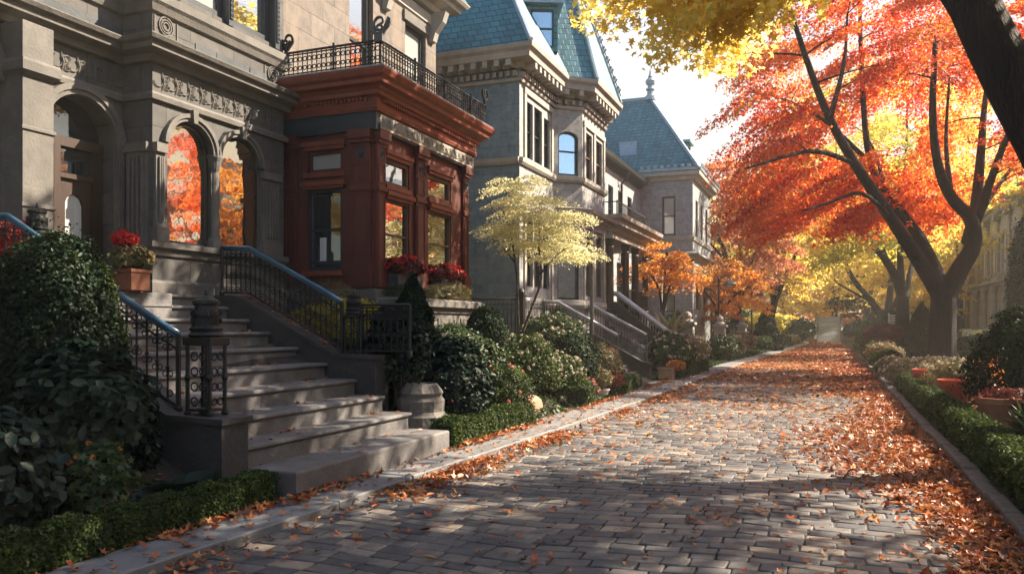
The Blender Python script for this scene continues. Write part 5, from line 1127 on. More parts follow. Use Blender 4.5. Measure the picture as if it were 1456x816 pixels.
# stone urn plinth beside the steps
U = thing('stone_plinth', 'weathered round stone plinth covered in leaves beside the front steps', 'plinth', (-4.95, 9.35, 0))
mb = MB(); mb.lathe([(.36, 0), (.36, .3), (.32, .33), (.30, .36), (.31, .5), (.27, .55), (.29, .6), (.25, .66), (.2, .72), (.18, .7), (0, .68)], (-4.98, 9.42, .12), 12); mb.build('block', M['edging'], U)
bo = thing('boulder', 'smooth tan boulder between box hedges on the left', 'boulder', (-4.95, 12.9, .05))
mb = MB(); nlat, nlon = 10, 18; V = []; 
for i in range(nlat + 1):
    th = math.pi * i / nlat
    for j in range(nlon):
        ph = 2 * math.pi * j / nlon; c_ = math.cos(ph); s_ = math.sin(ph); e_ = .55
        sg = lambda v_: math.copysign(abs(v_) ** e_, v_); rr = 1 + .05 * math.sin(3 * ph + i)
        V.append((-4.95 + .36 * sg(math.sin(th)) * sg(c_) * rr, 12.9 + .42 * sg(math.sin(th)) * sg(s_) * rr, .2 + .21 * sg(math.cos(th))))
mb.add(V, [(i * nlon + j, (i + 1) * nlon + j, (i + 1) * nlon + (j + 1) % nlon, i * nlon + (j + 1) % nlon) for i in range(nlat) for j in range(nlon)]); mb.build('stone', M['boulder'], bo, smooth=True)

# ------------------------------------------------------------------ trees
CA, SA_ = math.cos(R(21.46)), math.sin(R(21.46))
def at(px, py, d):
    """world point seen at photo position (px, py) at depth d: used to survey limb positions"""
    r = (px - 728) * d / 1150; return (r * CA - d * SA_, r * SA_ + d * CA, 1.6 - (py - 462) * d / 1150)
def bez(a, b, c, n=6):
    a, b, c = map(np.array, (a, b, c)); t_ = np.linspace(0, 1, n)[:, None]; return (1 - t_) ** 2 * a + 2 * t_ * (1 - t_) * b + t_ ** 2 * c
def smooth_pl(pts, k=4):
    """Catmull-Rom through pts"""
    P = [np.array(p, float) for p in pts]; P = [2 * P[0] - P[1]] + P + [2 * P[-1] - P[-2]]; out = []
    for i in range(1, len(P) - 2):
        for j in range(k):
            t_ = j / k; out.append(.5 * ((2 * P[i]) + (-P[i - 1] + P[i + 1]) * t_ + (2 * P[i - 1] - 5 * P[i] + 4 * P[i + 1] - P[i + 2]) * t_ ** 2 + (-P[i - 1] + 3 * P[i] - 3 * P[i + 1] + P[i + 2]) * t_ ** 3))
    out.append(P[-2]); return np.array(out)
def tree(name, label, base, fork, trunk_r, limbs, sprays, leafm, nleaf, lsize, bark='bark', group=None, cat='tree', spray_r=1.0, flat=.13, tilt=.35, tmpl=T_QUAD, njit=.7, limb_n=9, trunk_pts=None, br=.045, droop=.12):
    """limbs: list of (points, r0, r1); sprays: (n,3) centres of leaf sprays"""
    root = thing(name, label, cat, base, group); mb = MB()
    base = np.array(base, float); fork = np.array(fork, float)
    tp = smooth_pl(trunk_pts if trunk_pts is not None else [base + (0, 0, -.15), base + (fork - base) * .3, base + (fork - base) * .7, fork], 4)
    n = len(tp); rad = [trunk_r * (1.0 + .55 * math.exp(-(p[2] - base[2] + .1) * 2.6 / max(.5, trunk_r * 2.2)) - .18 * i / n) for i, p in enumerate(tp)]
    # furrowed, uneven trunk
    m_ = 20; k0 = len(mb.v); mb.tube([tuple(p) for p in tp], rad, m_)
    for i in range(k0, len(mb.v)):
        ring_i = (i - k0) // m_; a = (i - k0) % m_ * 2 * math.pi / m_
        if ring_i < n:
            c = tp[ring_i]; v = np.array(mb.v[i]) - c; f = 1 + .05 * math.sin(3 * a + ring_i * .12) + .045 * math.sin(7 * a + 1.3) + .02 * math.sin(13 * a + ring_i * .3); f += .10 * max(0, math.sin(4 * a + .5)) * math.exp(-ring_i * .5)
            mb.v[i] = tuple(c + v * f)
    LP = []; 
    for pts, r0, r1 in limbs:
        q = smooth_pl(pts, 4); rr = [r0 + (r1 - r0) * (i / (len(q) - 1)) ** .8 for i in range(len(q))]
        mb.tube([tuple(p) for p in q], rr, limb_n); LP += [(p, r_) for p, r_ in zip(q, rr)]
    mb.build('trunk', M[bark], root, smooth=True)
    P = np.array([p for p, _ in LP]); rr = np.array([r_ for _, r_ in LP]); mb = MB(); sprays = np.array(sprays); axis = fork[:2]
    order = np.argsort(np.min(np.linalg.norm(sprays[:, None] - P[None], axis=2), axis=1)); nodes = P.copy(); nr = rr.copy()
    for si in order:
        s = sprays[si]; dd = np.linalg.norm(nodes - s, axis=1) + 1.2 * np.maximum(0, nodes[:, 2] - s[2] + .2); j = int(np.argmin(dd)); a = nodes[j]
        L = np.linalg.norm(s - a); r0 = min(br * (.5 + .12 * L), nr[j] * .75)
        mid = (a + s) / 2 + np.array([rng.normal() * .08 * L, rng.normal() * .08 * L, .10 * L]); q = bez(a, mid, s, 6)
        mb.tube([tuple(p) for p in q], [r0 * (1 - .75 * i / 5) for i in range(6)], 5, cap=False)
        nodes = np.concatenate([nodes, q[2:]]); nr = np.concatenate([nr, [r0 * (1 - .75 * i / 5) for i in range(2, 6)]])
        out = s[:2] - axis; out = out / (np.linalg.norm(out) + 1e-6)
        for k in range(4):
            ang = math.atan2(out[1], out[0]) + rng.uniform(-1.3, 1.3); l_ = spray_r * rng.uniform(.5, 1); e_ = s + np.array([math.cos(ang) * l_, math.sin(ang) * l_, -.12 * l_])
            mb.tube([tuple(s), tuple((s + e_) / 2 + np.array([0, 0, .05])), tuple(e_)], [r0 * .25, r0 * .16, .004], 3, cap=False)
    mb.build('branches', M[bark if bark != 'bark' else 'bark'], root)
    ns = len(sprays); cnt = rng.integers(int(nleaf * .5), int(nleaf * 1.5), ns); idx = np.repeat(np.arange(ns), cnt); n = len(idx)
    out = sprays[:, :2] - axis; dist = np.linalg.norm(out, axis=1, keepdims=True); out = out / (dist + 1e-6)
    tl = tilt * np.clip(dist[:, 0] / 2.5, .2, 1.2)
    Nm = np.stack([out[:, 0] * tl, out[:, 1] * tl, np.ones(ns)], 1) + rng.normal(size=(ns, 3)) * .12; Nm = unit(Nm)
    t1 = unit(np.stack([out[:, 0], out[:, 1], -tl], 1)); t2 = unit(np.cross(Nm, t1))
    sr = spray_r * rng.uniform(.6, 1.35, ns)
    # every spray is a fan of finger-like twigs, so its edge is ragged
    fing = rng.integers(0, 11, n); fa = (fing + rng.normal(size=n) * .22) * 2 * math.pi / 11 + idx * 1.7; rad_ = rng.random(n) ** .62
    u = np.cos(fa) * rad_ * sr[idx] * 1.15; v = np.sin(fa) * rad_ * sr[idx] * .8; hgt = rng.normal(size=n) * flat * sr[idx] * (1.1 - .6 * rad_) - droop * rad_ ** 2 * sr[idx]
    Pt = sprays[idx] + t1[idx] * u[:, None] + t2[idx] * v[:, None] + Nm[idx] * hgt[:, None]
    Nl = Nm[idx] + rng.normal(size=(n, 3)) * njit
    tone = rng.normal(0, .2, ns)
    rd = clip01(.46 + tone[idx] + rng.normal(0, .15, n))
    V_, F_, r_ = leaves(Pt, Nl, lsize * rng.uniform(.65, 1.25, n), tmpl, r=rd)
    np_mesh('crown', V_, F_, M[leafm], root, rnd=r_)
    return root
def crown_pts(c, rad, n, lo=.35, cut=None, power=.5):
    out = []
    while len(out) < n:
        d = rng.normal(size=3); d /= np.linalg.norm(d); q = (lo + (1 - lo) * rng.random() ** power); p = np.array(c) + d * np.array(rad) * q
        if cut is None or cut(p): out.append(p)
    return np.array(out)
def auto_limbs(fork, c, rad, k, r0, spread=.75):
    L = []
    for i in range(k):
        a = 2 * math.pi * (i + rng.uniform(-.25, .25)) / k; e_ = np.array(c) + np.array([math.cos(a) * rad[0] * spread, math.sin(a) * rad[1] * spread, rad[2] * rng.uniform(.1, .7)])
        f = np.array(fork); m1 = f + (e_ - f) * .35 + np.array([math.cos(a) * -.15, math.sin(a) * -.15, .12 * np.linalg.norm(e_ - f)])
        L.append(([f + (0, 0, -.15), m1, f + (e_ - f) * .7 + np.array([0, 0, .3]), e_], r0, .04))
        e2 = np.array(c) + np.array([math.cos(a + .5) * rad[0] * spread, math.sin(a + .5) * rad[1] * spread, rad[2] * rng.uniform(-.25, .4)])
        L.append(([m1, (m1 + e2) / 2 + np.array([0, 0, .3]), e2], r0 * .55, .03))
    return L
# 1 the big scarlet maple
D = 25.0
def A_(px, py, dd=0): return np.array(at(px, py, D + dd))
base = A_(1338, 527); base[2] = .17
fork = A_(1342, 412)
limbs = [([A_(1341, 425), A_(1322, 395), A_(1296, 355), A_(1265, 308, -.5), A_(1215, 232, -1.2), A_(1180, 170, -2), A_(1152, 100, -2.8), A_(1122, 10, -3.5)], .30, .06),
         ([A_(1343, 418), A_(1324, 372, .6), A_(1302, 330, 1.2), A_(1260, 274, 2), A_(1236, 225, 2.8), A_(1226, 120, 3.2), A_(1222, -10, 3.5)], .26, .06),
         ([A_(1343, 425), A_(1364, 385), A_(1384, 348, -.2), A_(1380, 312, -.4), A_(1352, 280, -.8), A_(1334, 235, -1.2), A_(1326, 160, -1.5), A_(1330, 60, -1.8)], .34, .07),
         ([A_(1378, 345), A_(1388, 290, .5), A_(1395, 215, 1.0), A_(1400, 150, 1.5), A_(1412, 60, 2)], .23, .05),
         ([A_(1386, 322), A_(1406, 265, -.6), A_(1428, 205, -1.4), A_(1456, 150, -2.2), A_(1500, 90, -3)], .16, .04),
         ([A_(1215, 232, -1.2), A_(1160, 215, -2.4), A_(1110, 225, -3.2), A_(1060, 240, -3.8)], .09, .025),
         ([A_(1230, 225, 2.6), A_(1170, 170, 3.2), A_(1110, 140, 3.8), A_(1060, 130, 4)], .09, .025),
         ([A_(1260, 274, 2), A_(1245, 220, 3.8), A_(1230, 190, 5)], .09, .03),
         ([A_(1265, 308, -.5), A_(1225, 275, -2), A_(1175, 290, -3), A_(1140, 300, -3.6)], .08, .02),
         ([A_(1352, 280, -.8), A_(1345, 200, .8), A_(1350, 110, 1.6)], .1, .03),
         ([A_(1395, 300, .2), A_(1430, 250, 2.5), A_(1470, 210, 4)], .1, .03), ([A_(1180, 170, -2), A_(1200, 90, -1), A_(1205, 20, -.5)], .09, .03)]
cm = np.array(at(1290, 165, 26)); 
def cutm(p):
    d = -p[0] * SA_ + p[1] * CA; r_ = p[0] * CA + p[1] * SA_; px = 728 + 1150 * r_ / d; py = 462 - 1150 * (p[2] - 1.6) / d
    lim = np.interp(px, [1000, 1080, 1150, 1250, 1300, 1350, 1400, 1456, 1600], [352, 378, 362, 345, 360, 340, 292, 275, 300])
    left = np.interp(py, [-100, 60, 120, 200, 300, 360], [1060, 1040, 1010, 1005, 1010, 1060])
    return px > left + 34 and py < lim - 30 and p[2] > 3.2 and d > 17.5 and not (d < 26 and 1130 < px < 1430 and py > 110)
sp_ = np.concatenate([crown_pts(cm, (7.0, 6.4, 5.6), 285, lo=.3, cut=cutm), crown_pts(cm + np.array([-1.5, 0, -2.6]), (5.8, 5, 1.9), 60, lo=.2, cut=cutm)])
tree('maple_tree', 'scarlet red maple with dark forking trunk standing right of the lane', base, fork, .40, limbs, sp_, 'l_red', 430, .11, spray_r=1.05, tilt=.45, droop=.2, flat=.09, br=.05)
# 2 near leaning tree with golden leaves overhead
def B_(px, py, d): return np.array(at(px, py, d))
bb = np.array([3.65, 11.1, .15])
tp = [bb + (0, 0, -.2), B_(1640, 440, 9.0), B_(1550, 320, 9.0), B_(1478, 190, 9.1), B_(1418, 80, 9.3), B_(1365, -30, 9.6)]
fk = tp[-1]
lm = [([B_(1380, 0, 9.6), B_(1270, -140, 10.2), B_(1150, -230, 11.2), B_(1020, -260, 12.5)], .27, .06), ([B_(1365, -30, 9.6), B_(1300, -260, 9.6), B_(1320, -420, 9.2)], .24, .06),
      ([B_(1470, 170, 9.1), B_(1500, 90, 9.4), B_(1560, 0, 9.0), B_(1720, -160, 8.2)], .2, .05), ([B_(1270, -140, 10.2), B_(1180, -150, 13), B_(1080, -110, 15.5)], .16, .04), ([B_(1150, -230, 11.2), B_(980, -140, 13), B_(860, -60, 14)], .14, .03),
      ([B_(1560, 0, 9.0), B_(1700, -200, 10.5), B_(1800, -260, 12)], .14, .04), ([B_(1500, 60, 9.2), B_(1640, -60, 7.5), B_(1800, -100, 6.2)], .13, .04), ([B_(1455, 110, 9.3), B_(1462, 60, 9.6), B_(1480, -40, 10)], .09, .03)]
def cuty(p):
    d = -p[0] * SA_ + p[1] * CA; r_ = p[0] * CA + p[1] * SA_; px = 728 + 1150 * r_ / d; py = 462 - 1150 * (p[2] - 1.6) / d
    lim = np.interp(px, [600, 760, 800, 860, 900, 960, 1020, 1070, 1130, 1180, 1460, 1480], [-400, -20, 75, 50, 50, 90, 115, 125, 40, -60, -90, 200])
    return py < lim - 42 and d > 3 and p[2] > 5.0 and not (px < 855 and py > -90)
sy = np.concatenate([crown_pts((-1.6, 15.2, 7.6), (4.6, 3.4, 1.9), 68, lo=.1, cut=cuty), crown_pts((0, 13.8, 9.2), (5, 3.6, 1.8), 30, lo=.1, cut=cuty), crown_pts((5.0, 10.6, 8.2), (4.6, 4.0, 2.6), 75, lo=.1, cut=cuty), crown_pts((1.6, 10.6, 8.6), (2.4, 1.8, 1.0), 20, lo=.1, cut=cuty)])  # last cluster of sprays added out of view to shade the left shrub
tree('leaning_tree', 'dark leaning tree trunk at upper right carrying golden leaves overhead', bb, fk, .31, lm, sy, 'l_yellow', 210, .165, spray_r=.95, tilt=.2, droop=.3, flat=.16, tmpl=T_STAR, trunk_pts=tp, br=.045)
# the golden sprays against the sky belong to a second crown further along
# 3 right row beyond the maple
g2 = 'row of trees along right side of the lane'
def row_tree(label, base, c, rad, mat, n, nl, ls, r0, fh, k=5, lean=(0, 0), name='street_tree', group=g2, bark='bark', sr=1.2, limbs=None, trunk=None, **kw):
    b_ = np.array(base, float); f = b_ + np.array([lean[0], lean[1], fh])
    L = limbs if limbs is not None else auto_limbs(f, c, rad, k, r0 * .62)
    if trunk is not None: f = np.array(trunk[-1])
    return tree(name, label, b_, f, r0, L, crown_pts(c, rad, n, lo=.25), mat, nl, ls, bark=bark, group=group, spray_r=sr, trunk_pts=trunk, **kw)
D2 = 42.0
def C_(px, py, dd=0): return np.array(at(px, py, D2 + dd))
b2 = C_(1284, 497); b2[2] = .15
l2 = [([C_(1284, 425), C_(1266, 380), C_(1225, 330, -1), C_(1190, 305, -2), C_(1154, 280, -3), C_(1110, 240, -4)], .26, .06), ([C_(1284, 425), C_(1280, 370), C_(1283, 300), C_(1288, 230), C_(1290, 150)], .22, .05),
      ([C_(1286, 430), C_(1296, 380, 1), C_(1312, 340, 2), C_(1345, 300, 3), C_(1380, 250, 4)], .16, .05), ([C_(1200, 312, -1.8), C_(1195, 280, 0), C_(1190, 220, 1)], .1, .04), ([C_(1262, 375), C_(1235, 300, 2), C_(1200, 240, 4)], .14, .04)]
row_tree('dark trunked yellow green tree next behind the scarlet maple', b2, (2.6, 46.5, 9.6), (7.2, 6.0, 5.2), 'l_ygreen', 150, 200, .2, .36, 2.6, limbs=l2, trunk=[b2 + (0, 0, -.2), b2 + (0, 0, .9), C_(1283, 450), C_(1283, 420)], sr=1.4)
D3 = 58.0
b3 = np.array(at(1262, 492, D3)); b3[2] = .1
def E_(px, py, dd=0): return np.array(at(px, py, D3 + dd))
l3 = [([E_(1258, 455), E_(1236, 425), E_(1212, 395), E_(1190, 350, -1), E_(1165, 320, -2)], .3, .07), ([E_(1262, 450), E_(1268, 390), E_(1272, 330), E_(1262, 260)], .28, .07), ([E_(1240, 430), E_(1200, 408, -1), E_(1186, 398, -2)], .1, .04), ([E_(1264, 445), E_(1290, 400, 2), E_(1320, 350, 3)], .18, .05)]
row_tree('massive dark double trunked yellow green tree by the purple shrub', b3, (2.6, 62, 9.6), (6.4, 6.0, 5.6), 'l_ygreen', 85, 180, .27, .55, 2.2, limbs=l3, trunk=[b3 + (0, 0, -.2), E_(1262, 475), E_(1261, 455), E_(1261, 440)], sr=1.6)
row_tree('yellow green tree second from the far end at right', (3.6, 76, .1), (4.0, 77, 8.5), (5.2, 5.5, 5.5), 'l_yellow', 70, 150, .3, .34, 3.0, sr=1.6)
row_tree('golden tree behind the white slatted fence', (9, 68, 0), (6.5, 69, 6.5), (5, 6, 5), 'l_yellow', 90, 160, .3, .3, 2.5, sr=1.6)
row_tree('shade tree beyond the right hand shrubs', (9.8, 6.2, 0), (7.6, 5.2, 7.4), (4.4, 4.2, 2.8), 'l_ygreen', 85, 220, .17, .3, 3.0, sr=1.0, group=None)
row_tree('unseen tree added behind the viewer to block sky over the lane', (3.4, -7, 0), (-.5, -6.5, 8.4), (6.5, 4.6, 3.2), 'l_yellow', 90, 170, .19, .34, 3.4, sr=1.3, group=None)  # out of view, added to cut sky light from behind
row_tree('unseen yellow green tree added across the bed to block sky', (10.5, -3, 0), (10.5, -2.5, 7.0), (4.6, 4.6, 3.4), 'l_ygreen', 70, 170, .2, .3, 3.0, sr=1.3, group=None)  # out of view, put in to hold off sky light at right
row_tree('orange tree across the bed mirrored in the arched windows', (12.8, 23, 0), (13.4, 23.5, 5.4), (3.7, 5.8, 3.6), 'l_orange', 150, 190, .19, .26, 2.2, sr=1.1, group=None)
row_tree('scarlet tree farther along across the bed', (15, 37, 0), (14.5, 36, 7.0), (4.2, 4.6, 5.0), 'l_red', 110, 190, .22, .26, 2.2, sr=1.2, group=None)
# left side and far end
g3 = 'autumn trees at the left and far end'
row_tree('small bright orange tree beside the porch of grey house', (-6.0, 31.3, .5), (-5.95, 31.0, 3.75), (1.6, 1.5, 1.0), 'l_orange', 34, 220, .10, .07, 1.7, k=4, sr=.55, group=g3, name='ornamental_tree', bark='twig', br=.03)
row_tree('small rusty orange tree nearer the lane before the corner house', (-5.0, 40.5, .3), (-4.9, 40.3, 3.3), (2.3, 2.1, 1.6), 'l_orange', 50, 220, .13, .09, 1.6, k=4, sr=.7, group=g3, name='ornamental_tree', bark='twig', br=.03)
row_tree('tall rusty pink tree beside the street lamps', (-5.2, 51, .2), (-5.3, 51.5, 7.2), (4.2, 4.0, 4.6), 'l_pink', 150, 220, .2, .2, 2.6, sr=1.1, group=g3)
row_tree('tall golden tree arching over the far end from left', (-4.6, 64, .1), (-3.4, 65, 9.0), (5.6, 5.6, 5.6), 'l_yellow', 105, 180, .27, .3, 3.2, sr=1.5, group=g3, lean=(.7, 0))
row_tree('pale yellow green tree behind the distant brick house', (-12, 82, 0), (-11.5, 82, 8), (7, 6, 6.5), 'l_ygreen', 130, 160, .34, .35, 3.5, sr=1.8, group=g3)
row_tree('golden tree on the slope left of the distant steps', (-4.6, 90, 1.5), (-4, 91, 7.0), (6.5, 6, 6), 'l_yellow', 130, 160, .34, .3, 3.2, sr=1.8, group=g3)
row_tree('round green tree right of the distant steps', (3.4, 86, 1.5), (3.4, 86, 5.0), (3.4, 3.4, 3.4), 'l_green', 70, 200, .26, .2, 1.6, sr=1.1, group=g3)
row_tree('orange tree behind the pale distant steps', (0.5, 99, 2.5), (0, 100, 7), (8, 5, 6), 'l_orange', 110, 150, .38, .3, 3.0, sr=1.9, group=g3)
row_tree('yellow tree far beyond the iron fence at right', (9.5, 95, 2), (9, 95, 8), (7, 6, 7), 'l_yellow', 120, 150, .38, .35, 3.5, sr=1.9, group=g3)
row_tree('tall yellow green tree far behind at left of the lane', (-12, 104, 3), (-10, 104, 9), (8, 6, 7), 'l_ygreen', 110, 150, .42, .35, 3.5, sr=2.1, group=g3)
row_tree('tall green tree at the very end above the steps', (4, 116, 4), (3, 116, 10), (9, 6, 8), 'l_ygreen', 110, 150, .45, .35, 3.5, sr=2.2, group=g3)
row_tree('golden tree farthest right above the pale terrace roof', (18, 108, 3), (17, 108, 12), (9, 7, 8), 'l_yellow', 110, 150, .45, .35, 3.5, sr=2.2, group=g3)
# small layered tree before house C
jb = np.array([-5.75, 15.5, 1.05]); D4 = 16.4
def J_(px, py, dd=0): return np.array(at(px, py, D4 + dd))
jl = [([J_(737, 478), J_(736, 420), J_(733, 375), J_(725, 330), J_(712, 290, .2)], .034, .012), ([J_(741, 478), J_(755, 440), J_(770, 395, -.2), J_(766, 350, -.2), J_(770, 290, 0)], .036, .012), ([J_(768, 390, -.2), J_(795, 360, -.5), J_(822, 345, -.8)], .02, .008), ([J_(733, 375), J_(715, 352, .3), J_(700, 340, .4)], .018, .007), ([J_(766, 350, -.2), J_(790, 320, .4), J_(815, 305, .6)], .016, .007)]
js = []
for (py, x0, x1, k) in ((262, 700, 775, 8), (285, 705, 795, 12), (306, 715, 825, 16), (326, 700, 812, 16), (345, 715, 820, 13), (362, 735, 838, 9)):
    for _ in range(int(k * 1.5)): js.append(J_(rng.uniform(x0, x1), py + rng.normal() * 5, rng.uniform(-.8, .8)))
tree('ornamental_tree', 'small pale gold layered tree with two thin stems before blue-grey house', jb, J_(738, 474), .045, jl, js, 'l_cream', 250, .042, bark='bark_grey', spray_r=.42, flat=.06, tilt=.15, droop=.25, br=.02, limb_n=7, trunk_pts=[jb + (0, 0, -.1), J_(738, 485), J_(738, 476)])

# ------------------------------------------------------------------ shrubs, hedges and plants
def core_mesh(c, rad, f=.8, nz=7, nn=12, lump=None):
    V = []; 
    for i in range(nz + 1):
        th = math.pi * i / nz
        for j in range(nn):
            ph = 2 * math.pi * j / nn; V.append((c[0] + rad[0] * f * math.sin(th) * math.cos(ph), c[1] + rad[1] * f * math.sin(th) * math.sin(ph), c[2] + rad[2] * f * math.cos(th)))
    F = []
    for i in range(nz):
        for j in range(nn):
            a, b_, c_, d_ = i * nn + j, i * nn + (j + 1) % nn, (i + 1) * nn + (j + 1) % nn, (i + 1) * nn + j; F += [(a, d_, c_), (a, c_, b_)]
    return np.array(V), np.array(F), np.zeros(len(V)) + .05
def shrub(name, label, cat, c, rad, mat, n, ls, shape='round', tmpl=T_QUAD, group=None, nclump=26, lump=.2, flowers=None, up=.2, njit=.6, stems=True, core=.72):
    """c: ground point; rad: half widths and height"""
    root = thing(name, label, cat, c, group); rx, ry, h = rad
    cl = sph(nclump); cl[:, 2] = np.abs(cl[:, 2]) * 1.1 - .25; cl = unit(cl); ct = rng.normal(0, .14, nclump); cs_ = rng.uniform(.6, 1.2, nclump)
    def pts(n, r_lo=.84):
        d = sph(n); d[:, 2] = np.where(d[:, 2] < -.45, -d[:, 2], d[:, 2]); dots = d @ cl.T; k = np.argmax(dots, 1); m_ = dots[np.arange(n), k]
        lf = 1 - lump + lump * 1.5 * np.clip((m_ - .75) / .25, 0, 1) * cs_[k]; rr = rng.uniform(r_lo, 1.04, n) * lf; rr *= np.where(rng.random(n) < .04, 1.1, 1)
        if shape == 'cone':
            zt_ = rng.random(n) ** 1.25; prof_ = (1 - zt_) ** .75 * (.72 + .28 * np.sqrt(np.clip(zt_ * 6, 0, 1))); a = rng.uniform(0, 2 * math.pi, n); w_ = 1 + .12 * np.sin(zt_ * 30 + a * 3) + .08 * np.sin(a * 5 + zt_ * 11)
            P = np.stack([np.cos(a) * rx * prof_ * w_ * rng.uniform(.82, 1.05, n), np.sin(a) * ry * prof_ * w_ * rng.uniform(.82, 1.05, n), zt_ * h * 1.0], 1) + np.array(c); Nn = np.stack([np.cos(a), np.sin(a), np.full(n, .45)], 1); return P, Nn, (np.sin(zt_ * 30 + a * 3) * .1)
        if shape == 'box':
            m2 = np.abs(d).max(1, keepdims=True); d2 = d / m2 * .85 + d * .15; P = d2 * np.array([rx, ry, h / 2]) * (rng.uniform(.9, 1.04, n) * (1 - lump * .3 + lump * .4 * (m_ > .9)))[:, None] + np.array([0, 0, h / 2]) + np.array(c); return P, d, ct[k]
        P = d * rr[:, None] * np.array([rx, ry, h * .55]) + np.array([0, 0, h * .47]) + np.array(c); return P, d, ct[k]
    P, Nn, tone = pts(n); Nn = Nn + rng.normal(size=(n, 3)) * njit + np.array([0, 0, up]); rd = clip01(.42 + tone + rng.normal(0, .2, n))
    parts_ = [leaves(P, Nn, ls * rng.uniform(.6, 1.3, n), tmpl, r=rd)]
    if tmpl[1].shape[1] == 3 and core: parts_.append(core_mesh((c[0], c[1], c[2] + h * (.46 if shape != 'cone' else .3)), (rx * (.9 if shape != 'cone' else .8), ry * (.9 if shape != 'cone' else .8), h * (.5 if shape != 'cone' else .34)), core))
    if stems and shape != 'box':      # stray shoots beyond the outline
        ks = 26; sd_ = sph(ks); sd_[:, 2] = np.abs(sd_[:, 2]) * .9 + .15; sd_ = unit(sd_); m_ = 14; t_ = np.tile(np.linspace(.85, 1.0, m_), ks); ln = np.repeat(rng.uniform(.05, .22, ks), m_); q_ = np.repeat(np.arange(ks), m_)
        sx = 1.0 if shape != 'cone' else .45; zc = .47 if shape != 'cone' else .4
        Ps = sd_[q_] * (t_ + ln * (t_ - .85) / .15)[:, None] * np.array([rx * sx, ry * sx, h * .55]) + np.array([0, 0, h * zc]) + np.array(c) + rng.normal(size=(ks * m_, 3)) * ls * .4
        parts_.append(leaves(Ps, sd_[q_] + rng.normal(size=(ks * m_, 3)) * .9, ls * rng.uniform(.6, 1.2, ks * m_), tmpl, r=clip01(rng.normal(.6, .2, ks * m_))))
    V_, F_, r_ = join(parts_); np_mesh('foliage', V_, F_, M[mat], root, rnd=r_)
    if stems:
        mb = MB()
        for k in range(7): a = rng.uniform(0, 6.28); q_ = rng.uniform(.3, .75); mb.tube([(c[0] + rng.normal() * .02, c[1] + rng.normal() * .02, c[2] - .05), (c[0] + math.cos(a) * rx * q_ * .5, c[1] + math.sin(a) * ry * q_ * .5, c[2] + h * .35), (c[0] + math.cos(a) * rx * q_, c[1] + math.sin(a) * ry * q_, c[2] + h * .7)], [.02, .012, .004], 5)
        mb.build('stems', M['twig'], root)
    if flowers:
        fm, nf, fs, topz = flowers; P, Nn, _ = pts(nf * 4, .98); keep = P[:, 2] > c[2] + h * topz; P = P[keep][:nf]; Nn = Nn[keep][:nf]; Pn = []; Nq = []
        for p_, n_ in zip(P, unit(Nn)):
            k = 14; dd = sph(k); dd = np.where((dd @ n_)[:, None] < 0, -dd, dd); Pn.append(p_ + n_ * fs * .3 + dd * fs * .55); Nq.append(dd)
        V_, F_, r_ = leaves(np.concatenate(Pn), np.concatenate(Nq) + rng.normal(size=(len(Pn) * 14, 3)) * .3, fs * .62 * rng.uniform(.7, 1.2, len(Pn) * 14), T_OVAL if tmpl[1].shape[1] != 3 else T_QUAD); np_mesh('flowers', V_, F_, M[fm], root, rnd=r_)
    return root
